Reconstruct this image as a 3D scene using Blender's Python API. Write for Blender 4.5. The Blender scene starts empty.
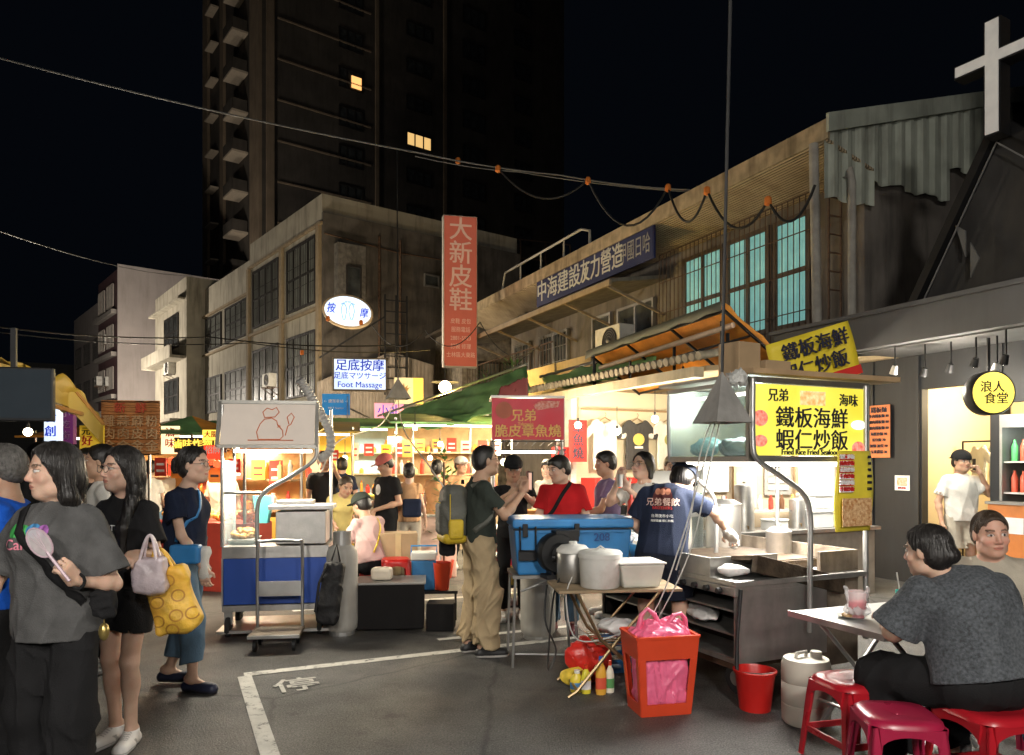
import bpy, bmesh, math, random
import numpy as np
from mathutils import Vector, Matrix, Euler
from mathutils.bvhtree import BVHTree
from mathutils import noise as mnoise
random.seed(7)
R = math.radians
SC = bpy.context.scene
COL = SC.collection

# ------------------------------------------------------------------ camera, sky, exposure
F = 740.0          # focal length in pixels of a 1024 wide frame
HOR = 462.0        # horizon row
CH = 1.6           # camera height
cam_d = bpy.data.cameras.new('camera')
cam = bpy.data.objects.new('camera', cam_d); COL.objects.link(cam)
cam.location = (0, 0, CH); cam.rotation_euler = (R(90), 0, 0)
cam_d.sensor_width = 36; cam_d.lens = F / 1024 * 36
cam_d.shift_y = (HOR - 377.5) / 1024
cam_d.clip_end = 600; cam_d.clip_start = 0.05
SC.camera = cam
W_ = bpy.data.worlds.new('World'); SC.world = W_; W_.use_nodes = True
bg = W_.node_tree.nodes['Background']
bg.inputs['Color'].default_value = (0.12, 0.14, 0.22, 1); bg.inputs['Strength'].default_value = 0.010
SC.view_settings.view_transform = 'Standard'; SC.view_settings.look = 'None'
SC.view_settings.exposure = 0.68; SC.view_settings.gamma = 1
SC.cycles.use_denoising = True
SC.cycles.max_bounces = 6; SC.cycles.diffuse_bounces = 3; SC.cycles.glossy_bounces = 3
SC.cycles.transmission_bounces = 4; SC.cycles.transparent_max_bounces = 8
SC.cycles.caustics_reflective = False; SC.cycles.caustics_refractive = False
SC.cycles.sample_clamp_indirect = 3.0

TH = R(24.5)       # the street runs away from the camera, turned this much to the left
U = Vector((-math.sin(TH), math.cos(TH), 0)); V = Vector((math.cos(TH), math.sin(TH), 0))
def P(px, py, Y): return Vector(((px - 512) / F * Y, Y, CH + (HOR - py) / F * Y))
def G(px, Y, z=0.0): return Vector(((px - 512) / F * Y, Y, z))

# ------------------------------------------------------------------ materials
MT = {}
def mat(name, col, rough=0.6, metal=0.0, var=0.12, scale=6.0, bump=0.15, bscale=None, emit=None, es=1.0,
        streak=0.0, alpha=None, trans=0.0, spec=None, wave=None, dirt=None, coat=0.0, fine=False, vcol=False, ecol2=None, sheen=0):
    if name in MT: return MT[name]
    m = bpy.data.materials.new(name); m.use_nodes = True; MT[name] = m
    nt = m.node_tree; N = nt.nodes; L = nt.links; b = N['Principled BSDF']
    b.inputs['Roughness'].default_value = rough; b.inputs['Metallic'].default_value = metal
    if spec is not None: b.inputs['Specular IOR Level'].default_value = spec
    if coat: b.inputs['Coat Weight'].default_value = coat; b.inputs['Coat Roughness'].default_value = 0.15
    if sheen: b.inputs['Sheen Weight'].default_value = sheen
    tc = N.new('ShaderNodeTexCoord')
    no = N.new('ShaderNodeTexNoise'); no.inputs['Scale'].default_value = scale; no.inputs['Detail'].default_value = 5
    L.new(tc.outputs['Object'], no.inputs['Vector'])
    mx = N.new('ShaderNodeMix'); mx.data_type = 'RGBA'
    rp = N.new('ShaderNodeMapRange'); rp.inputs['From Min'].default_value = 0.3; rp.inputs['From Max'].default_value = 0.7
    L.new(no.outputs['Fac'], rp.inputs['Value']); L.new(rp.outputs['Result'], mx.inputs['Factor'])
    if vcol:
        at = N.new('ShaderNodeAttribute'); at.attribute_name = 'Col'
        lo = N.new('ShaderNodeMix'); lo.data_type = 'RGBA'; lo.blend_type = 'MULTIPLY'; lo.inputs['Factor'].default_value = 1
        L.new(at.outputs['Color'], lo.inputs['A']); v = 1 - var; lo.inputs['B'].default_value = (v, v * .94, v * .9, 1)
        L.new(lo.outputs['Result'], mx.inputs['A']); L.new(at.outputs['Color'], mx.inputs['B'])
    else:
        mx.inputs['A'].default_value = (*[c * (1 - var) for c in col], 1)
        mx.inputs['B'].default_value = (*[min(1, c * (1 + var)) for c in col], 1)
    out = mx.outputs['Result']
    if streak > 0 or dirt:
        mp = N.new('ShaderNodeMapping'); mp.inputs['Scale'].default_value = (2.5, 2.5, 0.35) if streak > 0 else (3, 3, 3)
        n2 = N.new('ShaderNodeTexNoise'); n2.inputs['Scale'].default_value = 1.2; n2.inputs['Detail'].default_value = 8
        n2.inputs['Roughness'].default_value = 0.65
        L.new(tc.outputs['Object'], mp.inputs['Vector']); L.new(mp.outputs['Vector'], n2.inputs['Vector'])
        r2 = N.new('ShaderNodeMapRange'); r2.inputs['From Min'].default_value = 0.48; r2.inputs['From Max'].default_value = 0.72
        r2.inputs['To Max'].default_value = streak or 0.6
        L.new(n2.outputs['Fac'], r2.inputs['Value'])
        m2 = N.new('ShaderNodeMix'); m2.data_type = 'RGBA'
        d = dirt or [c * 0.3 for c in col]
        m2.inputs['B'].default_value = (*d, 1)
        L.new(out, m2.inputs['A']); L.new(r2.outputs['Result'], m2.inputs['Factor']); out = m2.outputs['Result']
        rr = N.new('ShaderNodeMapRange'); rr.inputs['To Min'].default_value = rough; rr.inputs['To Max'].default_value = min(1, rough + .25)
        L.new(n2.outputs['Fac'], rr.inputs['Value']); L.new(rr.outputs['Result'], b.inputs['Roughness'])
    elif rough < 0.6:
        rr = N.new('ShaderNodeMapRange'); rr.inputs['To Min'].default_value = max(0.03, rough - .1); rr.inputs['To Max'].default_value = rough + .14
        L.new(no.outputs['Fac'], rr.inputs['Value']); L.new(rr.outputs['Result'], b.inputs['Roughness'])
    L.new(out, b.inputs['Base Color'])
    if bump > 0:
        bp = N.new('ShaderNodeBump'); bp.inputs['Strength'].default_value = min(1, bump * 2); bp.inputs['Distance'].default_value = 0.01
        if wave:
            w = N.new('ShaderNodeTexWave'); w.bands_direction = wave[0]; w.inputs['Scale'].default_value = wave[1]
            w.inputs['Distortion'].default_value = wave[2] if len(wave) > 2 else 0
            L.new(tc.outputs['Object'], w.inputs['Vector']); L.new(w.outputs['Fac'], bp.inputs['Height'])
            bp.inputs['Strength'].default_value = min(1, bump * 3); bp.inputs['Distance'].default_value = 0.02
        else:
            n3 = N.new('ShaderNodeTexNoise'); n3.inputs['Scale'].default_value = bscale or scale * 5; n3.inputs['Detail'].default_value = 6
            L.new(tc.outputs['Object'], n3.inputs['Vector']); L.new(n3.outputs['Fac'], bp.inputs['Height'])
        L.new(bp.outputs['Normal'], b.inputs['Normal'])
    if emit:
        b.inputs['Emission Strength'].default_value = es
        if ecol2:
            em = N.new('ShaderNodeMix'); em.data_type = 'RGBA'; em.inputs['A'].default_value = (*emit, 1); em.inputs['B'].default_value = (*ecol2, 1)
            L.new(rp.outputs['Result'], em.inputs['Factor']); L.new(em.outputs['Result'], b.inputs['Emission Color'])
        else: b.inputs['Emission Color'].default_value = (*emit, 1)
    if alpha is not None: b.inputs['Alpha'].default_value = alpha
    if trans: b.inputs['Transmission Weight'].default_value = trans
    return m

def glow(name, col, es):   # things that give off light
    return mat(name, col, 0.4, bump=0, var=0.03, emit=col, es=es)

# ------------------------------------------------------------------ mesh builder
class MB:
    def __init__(s): s.v = []; s.f = []; s.m = []; s.mats = []; s.cur = 0; s.X = Matrix.Identity(4)
    def use(s, m):
        if m not in s.mats: s.mats.append(m)
        s.cur = s.mats.index(m); return s
    def at(s, loc=(0, 0, 0), rot=(0, 0, 0)): s.X = Matrix.Translation(loc) @ Euler(rot).to_matrix().to_4x4(); return s
    def add(s, vs, fs):
        b = len(s.v); s.v += [tuple(s.X @ Vector(p)) for p in vs]
        s.f += [tuple(b + i for i in f) for f in fs]; s.m += [s.cur] * len(fs); return s
    def box(s, x0, x1, y0, y1, z0, z1):
        return s.add([(x0, y0, z0), (x1, y0, z0), (x1, y1, z0), (x0, y1, z0), (x0, y0, z1), (x1, y0, z1), (x1, y1, z1), (x0, y1, z1)],
                     [(3, 2, 1, 0), (4, 5, 6, 7), (0, 1, 5, 4), (1, 2, 6, 5), (2, 3, 7, 6), (3, 0, 4, 7)])
    def frustum(s, b, t, z0, z1):   # b,t = (x0,x1,y0,y1)
        return s.add([(b[0], b[2], z0), (b[1], b[2], z0), (b[1], b[3], z0), (b[0], b[3], z0), (t[0], t[2], z1), (t[1], t[2], z1), (t[1], t[3], z1), (t[0], t[3], z1)],
                     [(3, 2, 1, 0), (4, 5, 6, 7), (0, 1, 5, 4), (1, 2, 6, 5), (2, 3, 7, 6), (3, 0, 4, 7)])
    def prism(s, pts, z0, z1, axis='z'):   # polygon extruded along an axis
        n = len(pts)
        mp = {'z': lambda p, h: (p[0], p[1], h), 'y': lambda p, h: (p[0], h, p[1]), 'x': lambda p, h: (h, p[0], p[1])}[axis]
        return s.add([mp(p, z0) for p in pts] + [mp(p, z1) for p in pts],
                     [tuple(range(n))[::-1], tuple(range(n, 2 * n))] + [(i, (i + 1) % n, n + (i + 1) % n, n + i) for i in range(n)])
    def lathe(s, prof, n=20, c=(0, 0, 0), sx=1, sy=1, cap=True):
        vs = []; fs = []
        for r, z in prof:
            for i in range(n):
                a = 2 * math.pi * i / n; vs.append((c[0] + r * sx * math.cos(a), c[1] + r * sy * math.sin(a), c[2] + z))
        for k in range(len(prof) - 1):
            for i in range(n):
                j = (i + 1) % n; fs.append((k * n + i, k * n + j, (k + 1) * n + j, (k + 1) * n + i))
        if cap:
            fs.append(tuple(range(n))[::-1]); fs.append(tuple(range((len(prof) - 1) * n, len(prof) * n)))
        return s.add(vs, fs)
    def tube(s, pts, r, n=8, cap=True):
        pts = [Vector(p) for p in pts]; vs = []; fs = []
        rs = r if isinstance(r, (list, tuple)) else [r] * len(pts)
        ref = None
        for k, p in enumerate(pts):
            t = (pts[min(k + 1, len(pts) - 1)] - pts[max(k - 1, 0)])
            if t.length < 1e-9: t = Vector((0, 0, 1))
            t.normalize()
            if ref is None: ref = Vector((0, 0, 1)) if abs(t.z) < .9 else Vector((1, 0, 0))
            a = t.cross(ref); 
            if a.length < 1e-4: a = t.cross(Vector((0, 1, 0.3)))
            a.normalize(); b = a.cross(t).normalized(); ref = b
            for i in range(n):
                an = 2 * math.pi * i / n; vs.append(p + (a * math.cos(an) + b * math.sin(an)) * rs[k])
        for k in range(len(pts) - 1):
            for i in range(n):
                j = (i + 1) % n; fs.append((k * n + i, k * n + j, (k + 1) * n + j, (k + 1) * n + i))
        if cap: fs.append(tuple(range(n))[::-1]); fs.append(tuple(range((len(pts) - 1) * n, len(pts) * n)))
        return s.add(vs, fs)
    def bar(s, a, b, w, h=None):
        a = Vector(a); b = Vector(b); d = b - a; h = h or w
        X = s.X; q = d.to_track_quat('Y', 'Z').to_matrix().to_4x4()
        s.X = X @ Matrix.Translation(a) @ q; s.box(-w / 2, w / 2, 0, d.length, -h / 2, h / 2); s.X = X; return s
    def ball(s, c, r, n=12, sz=1):
        pr = [(max(1e-4, r * math.sin(math.pi * k / (n // 2 + 2))), -r * sz * math.cos(math.pi * k / (n // 2 + 2))) for k in range(n // 2 + 3)]
        return s.lathe(pr, n, c)
    def sheet(s, nx, ny, fn):   # fn(u,v)->point
        vs = [fn(i / nx, j / ny) for j in range(ny + 1) for i in range(nx + 1)]
        fs = [(j * (nx + 1) + i, j * (nx + 1) + i + 1, (j + 1) * (nx + 1) + i + 1, (j + 1) * (nx + 1) + i) for j in range(ny) for i in range(nx)]
        return s.add(vs, fs)
    def build(s, name, m=None, parent=None, smooth=False, bevel=0, solid=0, loc=None):
        me = bpy.data.meshes.new(name); me.from_pydata(s.v, [], s.f)
        for x in ([m] if m else []) + (s.mats if not m else []): me.materials.append(x)
        if not m and len(s.mats) > 1: me.polygons.foreach_set('material_index', s.m)
        if smooth: me.polygons.foreach_set('use_smooth', [True] * len(me.polygons))
        me.update(); o = bpy.data.objects.new(name, me); COL.objects.link(o)
        if parent: o.parent = parent
        if loc is not None: o.location = loc
        if solid: md = o.modifiers.new('s', 'SOLIDIFY'); md.thickness = solid; md.offset = 0
        if bevel: md = o.modifiers.new('b', 'BEVEL'); md.width = bevel; md.segments = 2; md.limit_method = 'ANGLE'; md.angle_limit = R(40)
        if smooth and not (len(s.v) and smooth == 'all'):
            try: me.set_sharp_from_angle(angle=R(45))
            except Exception: pass
        return o

def tag(o, label=None, cat=None, group=None, kind=None):
    if label: o['label'] = label
    if cat: o['category'] = cat
    if group: o['group'] = group
    if kind: o['kind'] = kind
    return o
def thing(name, loc=(0, 0, 0), rz=0.0, label=None, cat=None, group=None):
    o = bpy.data.objects.new(name, None); COL.objects.link(o); o.location = loc; o.rotation_euler = (0, 0, rz)
    o.empty_display_size = 0.1
    return tag(o, label, cat, group)
KIDS = {}
def copy_tree(o, parent=None, memo=None):
    if memo is None:
        memo = {}
        for x in COL.objects:
            if x.parent: memo.setdefault(x.parent.name, []).append(x)
    c = o.copy(); COL.objects.link(c)
    if parent: c.parent = parent
    for k in memo.get(o.name, []): copy_tree(k, c, memo)
    return c
def lamp(name, loc, power, col=(1, .85, .65), size=0.1, kind='POINT', rot=None, sy=None, spread=None):
    d = bpy.data.lights.new(name, kind); d.energy = power; d.color = col
    if kind == 'POINT' or kind == 'SPOT': d.shadow_soft_size = size
    if kind == 'AREA':
        d.size = size
        if sy: d.shape = 'RECTANGLE'; d.size_y = sy
        if spread: d.spread = spread
    o = bpy.data.objects.new(name, d); COL.objects.link(o); o.location = loc
    if rot: o.rotation_euler = rot
    return o
TXN = [0]
def text(s, size, m, parent=None, loc=(0, 0, 0), rot=(0, 0, 0), name='lettering', ext=0.004, off=0.0, align='CENTER', sx=1.0, sy=1.0, line=1.0, subdiv=0):
    c = bpy.data.curves.new(name, 'FONT'); c.body = s; c.size = size; c.align_x = align; c.align_y = 'CENTER'
    c.extrude = ext; c.space_line = line; c.resolution_u = 3
    o = bpy.data.objects.new('tmp_text', c); COL.objects.link(o)
    dg = bpy.context.evaluated_depsgraph_get(); me = bpy.data.meshes.new_from_object(o.evaluated_get(dg))
    bpy.data.objects.remove(o); bpy.data.curves.remove(c)
    me.materials.clear(); me.materials.append(m); me.name = name
    me.transform(Matrix.Diagonal((sx, sy, 1, 1)))
    if off > 0:      # heavier strokes: the glyphs again, shifted a hair sideways and in depth
        bm = bmesh.new(); k = min(off, .03) * size * .55
        for i, (dx, dy) in enumerate(((0, 0), (k, 0), (-k, 0), (0, k * .8))):
            n0 = len(bm.verts); bm.from_mesh(me); bm.verts.ensure_lookup_table(); bmesh.ops.translate(bm, verts=bm.verts[n0:], vec=(dx, dy, .0006 * i))
        bm.to_mesh(me); bm.free()
    o = bpy.data.objects.new(name, me); COL.objects.link(o); o.location = loc; o.rotation_euler = rot
    if parent: o.parent = parent
    return o
# rotation that puts text upright on a wall whose outward normal is -x / -y of the local frame
UPX = (R(90), 0, R(-90))     # read by someone looking along +x
UPY = (R(90), 0, 0)          # read by someone looking along +y
# ------------------------------------------------------------------ organic surfaces: blended rounded shapes meshed as one skin
import openvdb
def _np(v): return np.array([v[0], v[1], v[2]], dtype=np.float32)
def dist(op, X, Y, Z):
    t = op['t']
    if t == 'cone':
        a = op['a']; b = op['b']; px = X - a[0]; py = Y - a[1]; pz = Z - a[2]; d = b - a; L = float(d @ d) + 1e-12
        h = np.clip((px * d[0] + py * d[1] + pz * d[2]) / L, 0, 1)
        qx = px - h * d[0]; qy = py - h * d[1]; qz = pz - h * d[2]
        if op.get('sq'):
            n, f = op['sq']; c = qx * n[0] + qy * n[1] + qz * n[2]; c2 = c * (f - 1)
            qx = qx + n[0] * c2; qy = qy + n[1] * c2; qz = qz + n[2] * c2
        D = np.sqrt(qx * qx + qy * qy + qz * qz) - (op['r1'] + (op['r2'] - op['r1']) * h)
    else:
        c = op['c']; M = op['M']; r = op['r']; px = X - c[0]; py = Y - c[1]; pz = Z - c[2]
        u = (px * M[0, 0] + py * M[1, 0] + pz * M[2, 0]) / r[0]; v = (px * M[0, 1] + py * M[1, 1] + pz * M[2, 1]) / r[1]
        w = (px * M[0, 2] + py * M[1, 2] + pz * M[2, 2]) / r[2]
        if t == 'ell':
            k0 = np.sqrt(u * u + v * v + w * w) + 1e-9
            k1 = np.sqrt((u / r[0]) ** 2 + (v / r[1]) ** 2 + (w / r[2]) ** 2) + 1e-9
            D = k0 * (k0 - 1) / k1
        else:   # rounded box
            e = op['e']; a_ = np.abs(u * r[0]) - r[0] + e; b_ = np.abs(v * r[1]) - r[1] + e; c_ = np.abs(w * r[2]) - r[2] + e
            D = np.sqrt(np.maximum(a_, 0) ** 2 + np.maximum(b_, 0) ** 2 + np.maximum(c_, 0) ** 2) + np.minimum(np.maximum(np.maximum(a_, b_), c_), 0) - e
    for o, n in op.get('trim', ()):
        D = np.maximum(D, (X - o[0]) * n[0] + (Y - o[1]) * n[1] + (Z - o[2]) * n[2])
    return D
class Sdf:
    def __init__(s): s.ops = []; s.noise = []; s.late = []
    def cone(s, a, b, r1, r2=None, k=0.02, op='u', sq=None, trim=()):
        r2 = r1 if r2 is None else r2
        s.ops.append(dict(t='cone', a=_np(a), b=_np(b), r1=r1, r2=r2, k=k, op=op, sq=(_np(sq[0]), sq[1]) if sq else None, trim=[(_np(o), _np(n)) for o, n in trim])); return s
    def ell(s, c, r, M=None, k=0.02, op='u', trim=(), box=None):
        M = np.array(M if M is not None else Matrix.Identity(3), dtype=np.float32)
        r = (r, r, r) if isinstance(r, float) else r
        s.ops.append(dict(t='box' if box else 'ell', e=box or 0, c=_np(c), r=r, M=M, k=k, op=op, trim=[(_np(o), _np(n)) for o, n in trim])); return s
    def cut(s, o, n): s.ops.append(dict(t='cut', o=_np(o), n=_np(n))); return s
    def bounds(s):
        lo = np.full(3, 9e9); hi = -lo
        for q in s.ops:
            if q['t'] in ('cut', 'mark') or q['op'] != 'u': continue
            b = s.bb(q); lo = np.minimum(lo, b[0]); hi = np.maximum(hi, b[1])
        return lo, hi
    def bb(s, q):
        if q['t'] == 'cone':
            r = max(q['r1'], q['r2']); return np.minimum(q['a'], q['b']) - r, np.maximum(q['a'], q['b']) + r
        e = np.sqrt(((np.abs(q['M']) * np.array(q['r'])) ** 2).sum(1)) if q['t'] == 'ell' else (np.abs(q['M']) * np.array(q['r'])).sum(1)
        return q['c'] - e, q['c'] + e
    def mesh(s, vox, keep=None, drop=()):   # keep=(centre,radius) sphere ; drop=[(centre,radius)]
        lo, hi = s.bounds()
        if keep: lo = np.maximum(lo, _np(keep[0]) - keep[1]); hi = np.minimum(hi, _np(keep[0]) + keep[1])
        lo = lo - 3 * vox; hi = hi + 3 * vox
        n = np.maximum(2, np.ceil((hi - lo) / vox).astype(int) + 1)
        ax = [(lo[i] + vox * np.arange(n[i])).astype(np.float32) for i in range(3)]
        D = np.full(tuple(n), 0.3, dtype=np.float32)
        D0 = None
        for q in s.ops:
            if q['t'] == 'mark': D0 = D.copy(); continue
            if q['t'] == 'cut':
                o, nn = q['o'], q['n']
                D = np.maximum(D, (ax[0][:, None, None] - o[0]) * nn[0] + (ax[1][None, :, None] - o[1]) * nn[1] + (ax[2][None, None, :] - o[2]) * nn[2]); continue
            b0, b1 = s.bb(q); m = q['k'] + 3 * vox
            i0 = np.maximum(0, np.floor((b0 - m - lo) / vox).astype(int)); i1 = np.minimum(n, np.ceil((b1 + m - lo) / vox).astype(int) + 1)
            if (i1 <= i0).any(): continue
            sl = tuple(slice(i0[i], i1[i]) for i in range(3))
            d = dist(q, ax[0][sl[0]][:, None, None], ax[1][sl[1]][None, :, None], ax[2][sl[2]][None, None, :])
            A = D[sl]; k = max(q['k'], 1e-4)
            if q['op'] == 'u': h = np.maximum(k - np.abs(A - d), 0) / k; D[sl] = np.minimum(A, d) - h * h * k * 0.25
            else: d = -d; h = np.maximum(k - np.abs(A - d), 0) / k; D[sl] = np.maximum(A, d) + h * h * k * 0.25
        for fn in s.noise:
            w = np.nonzero(np.abs(D) < 5 * vox + .01); pts = np.stack([ax[i][w[i]] for i in range(3)], 1)
            D[w] += fn(pts)
            if D0 is not None: w = np.nonzero(np.abs(D0) < 5 * vox + .01); D0[w] += fn(np.stack([ax[i][w[i]] for i in range(3)], 1))
        def sph(c, r):
            return np.sqrt((ax[0][:, None, None] - c[0]) ** 2 + (ax[1][None, :, None] - c[1]) ** 2 + (ax[2][None, None, :] - c[2]) ** 2) - r
        for o, nn, c, r in sorted(s.late, key=lambda t: t[2] is None):
            if c is None and D0 is not None: D = np.minimum(D, D0); D0 = None
            pl = (ax[0][:, None, None] - o[0]) * nn[0] + (ax[1][None, :, None] - o[1]) * nn[1] + (ax[2][None, None, :] - o[2]) * nn[2]
            D = np.maximum(D, pl) if c is None else np.maximum(D, np.minimum(pl, -sph(c, r)))
        if keep: D = np.maximum(D, sph(*keep))
        for c, r in drop: D = np.maximum(D, -sph(c, r))
        D[0] = D[-1] = .3; D[:, 0] = D[:, -1] = .3; D[:, :, 0] = D[:, :, -1] = .3
        g = openvdb.FloatGrid(0.3); g.copyFromArray(D)
        pts, quads = g.convertToQuads(0.0)
        return np.asarray(pts, dtype=np.float64) * vox + lo, np.asarray(quads)
def folds(seed, amp=0.006, f=22.0, direc=None, gather=()):
    rg = np.random.RandomState(seed); ks = rg.randn(5, 3) * f * np.array([1, 1, .55]); ph = rg.rand(5) * 6.3; kw = rg.randn(3, 3) * f * .35
    def fn(p):
        wv = np.stack([np.sin(p @ kw[i] + i) for i in range(3)], 1) * 0.06
        q = p + wv; r = np.zeros(len(p))
        for i in range(5): r += (1 - np.abs(np.sin(q @ ks[i] * .5 + ph[i]))) ** 2
        g = np.ones(len(p))
        for c, rad, a in gather: g += a * np.exp(-((p - np.array(c)) ** 2).sum(1) / rad ** 2)
        return ((1.6 - r) * amp * g * 0.5).astype(np.float32)
    return fn
def strands(c, seed, amp=0.003, n=34):
    rg = np.random.RandomState(seed)
    def fn(p):
        q = p - np.array(c); a = np.arctan2(q[:, 0], q[:, 1]); z = q[:, 2]
        return (amp * (np.sin(a * n + 1.5 * np.sin(z * 9 + a * 2)) * .6 + np.sin(a * n * 1.9 + 2 * np.sin(z * 12) + 1.3) * .4)).astype(np.float32)
    return fn
def skin_mesh(name, parts, m, parent, cols=None):
    vs = []; fs = []; b = 0
    for v, f in parts: vs.append(v); fs.append(f + b); b += len(v)
    v = np.concatenate(vs); f = np.concatenate(fs)
    me = bpy.data.meshes.new(name); me.vertices.add(len(v)); me.vertices.foreach_set('co', v.astype(np.float32).ravel())
    me.loops.add(f.size); me.loops.foreach_set('vertex_index', f.astype(np.int32).ravel())
    me.polygons.add(len(f)); me.polygons.foreach_set('loop_start', np.arange(0, f.size, 4, dtype=np.int32))
    me.polygons.foreach_set('use_smooth', np.ones(len(f), bool)); me.update(calc_edges=True); me.validate()
    me.materials.append(m)
    if cols is not None:
        at = me.attributes.new('Col', 'FLOAT_COLOR', 'POINT'); c = np.ones((len(v), 4), np.float32); c[:, :3] = cols(v); at.data.foreach_set('color', c.ravel())
    o = bpy.data.objects.new(name, me); COL.objects.link(o); o.parent = parent
    return o
SKIN = mat('skin', (1, 1, 1), 0.5, var=.12, scale=14, bump=.06, bscale=120, vcol=True, spec=.35)
MT['skin'].node_tree.nodes['Principled BSDF'].inputs['Subsurface Weight'].default_value = .12
MT['skin'].node_tree.nodes['Principled BSDF'].inputs['Subsurface Scale'].default_value = .02
HAIRB = mat('hair_black', (.012, .010, .009), 0.42, var=.4, scale=60, bump=.15, bscale=140)
HAIRG = mat('hair_grey', (.10, .095, .088), 0.55, var=.5, scale=60, bump=.5, bscale=90)
HAIRN = mat('hair_brown', (.05, .032, .020), 0.5, var=.4, scale=60, bump=.5, bscale=90)
SHOE = mat('shoe', (1, 1, 1), 0.5, vcol=True, var=.1, bump=.1)
def fabric(name, col, rough=.9, var=.12, **k): return mat('cloth_' + name, col, rough, var=var, scale=9, bump=.25, bscale=180, spec=.2, **k)
LAST = {}
def person(label, loc, yaw, H=1.7, w=1.0, pose=None, head=(0, 0, 0), hair='short', hmat=None, top=None, bottom=None, shoes=((.8, .8, .78), (.8, .8, .8)),
           skin=(.52, .33, .235), vox=.009, fem=False, glasses=False, cap=None, beard=False, belly=0.0, look=0, loose=.014, name='person', seed=None, group=None):
    s = H / 1.7; seed = seed or (abs(hash(label)) % 1000 if False else sum(map(ord, label)) % 997)
    root = thing(name, loc, yaw, label, 'person', group)
    J = dict(pelvis=(0, 0, .93), chest=(0, 0, 1.26), neck=(0, -.015, 1.425), head=(0, .02, 1.580),
             sR=(.152, -.01, 1.355), sL=(-.152, -.01, 1.355), eR=(.215, -.04, 1.09), eL=(-.215, -.04, 1.09), wR=(.245, .05, .86), wL=(-.245, .05, .86),
             hR=(.088, 0, .89), hL=(-.088, 0, .89), kR=(.10, .02, .49), kL=(-.10, .02, .49), aR=(.10, -.03, .085), aL=(-.10, -.03, .085),
             fR=(0, .15, -1), fL=(0, .15, -1), nR=(-1, .1, 0), nL=(1, .1, 0), cR=.45, cL=.45, tR=.12, tL=-.12)
    if fem: J.update(sR=(.138, -.01, 1.35), sL=(-.138, -.01, 1.35), eR=(.195, -.04, 1.09), eL=(-.195, -.04, 1.09), hR=(.09, 0, .89), hL=(-.09, 0, .89))
    J.update(pose or {})
    if w != 1:
        for k in ('sR', 'sL'):
            if k not in (pose or {}): J[k] = (J[k][0] * (1 + (w - 1) * .7), *J[k][1:])
    S = {k: (Vector(v) * s if isinstance(v, tuple) and k[0] != 'f' and k[0] != 'n' or k == 'neck' else v) for k, v in J.items()}
    for k in ('fR', 'fL', 'nR', 'nL'): S[k] = Vector(J[k]).normalized()
    up = (S['chest'] - S['pelvis']).normalized(); rt = (S['sR'] - S['sL']).normalized(); fw = up.cross(rt).normalized(); rt = fw.cross(up).normalized()
    TM = Matrix((rt, fw, up)).transposed()
    hd = S['head']; HM = Euler((R(head[1]), R(head[2]), R(head[0])), 'ZXY').to_matrix() if False else (Matrix.Rotation(R(head[0]), 3, 'Z') @ Matrix.Rotation(R(head[1]), 3, 'X') @ Matrix.Rotation(R(head[2]), 3, 'Y'))
    hs = s * (1.08 if H > 1.4 else 1.2)
    def h(x, y, z): return hd + HM @ Vector((x, y, z)) * hs
    def hr(*r): return tuple(q * hs for q in r)
    fk = .9 if fem else 1.0
    def torso(B, e, k=.05, upto=True):
        c, p = S['chest'], S['pelvis']
        B.ell(p, ((.155 * (1.04 if fem else 1)) * s * w + e, .112 * s * w + e, .13 * s + e), TM, k)
        B.ell(p.lerp(c, .5), ((.125 if fem else .142) * s * w + e, .10 * s * w + e, .15 * s + e), TM, k)
        B.ell(c, (.150 * fk * s * w + e, .112 * s * w + e, .17 * s + e), TM, k)
        if belly: B.ell(p.lerp(c, .35) + fw * .05 * s, (.14 * s * w + e, belly * s + .07 * s + e, .14 * s + e), TM, k)
        if fem:
            for q in (-1, 1): B.ell(c + TM @ Vector((q * .065, .085, -.0)) * s, ((.06) * s * w + e, .055 * s * w + e, .062 * s + e), TM, .04)
        B.cone(S['sL'], S['sR'], .045 * s * fk + e * .6, None, k)
        B.cone(c + up * .06 * s, S['neck'], .09 * s * fk * w + e, .045 * s * fk + e * .5, k * 1.2, sq=(fw, 1.1))
    def arm(B, q, e=0.0):
        B.cone(S['s' + q], S['e' + q], (.047 * fk * w + e) * s, (.036 * fk * w + e) * s, .03)
        B.cone(S['e' + q], S['w' + q], (.037 * fk * w + e) * s, (.024 * fk + e) * s, .02)
        m = S['e' + q].lerp(S['w' + q], .28); B.ell(m, (.038 * fk * w * s,) * 3, None, .03)
    B = Sdf(); torso(B, 0)
    hands = []
    for q in 'RL':
        arm(B, q)
        # hand
        f = S['f' + q]; n = S['n' + q]; n = (n - f * n.dot(f)).normalized(); sd = f.cross(n) * (1 if q == 'R' else -1)
        wq = S['w' + q]; HS = s * fk * 1.02; cu = S['c' + q]
        pm = wq + f * .05 * HS; PMx = Matrix((sd, f, n)).transposed()
        B.ell(pm, (.041 * HS, .052 * HS, .018 * HS), PMx, .012, box=.014)
        hands.append((wq + f * .08 * HS, .13 * HS))
        fv = vox if vox < .007 else .0
        rr = 1.0 if vox < .008 else 1.15
        for i, (o, ln) in enumerate(((.031, .070), (.0105, .080), (-.0105, .075), (-.031, .058))):
            p0 = wq + (f * .092 + sd * o * 1.04) * HS; an = cu * .55; d = (f + sd * o * 2.2).normalized()
            for j, (fr, r1, r2) in enumerate(((.45, .0098, .0088), (.31, .0088, .008), (.24, .008, .0068))):
                dd = (d * math.cos(an) + n * math.sin(an)).normalized(); p1 = p0 + dd * ln * fr * HS
                B.cone(p0, p1, r1 * HS * rr, r2 * HS * rr, .003); p0 = p1; an += cu * 1.15 + .05
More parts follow.
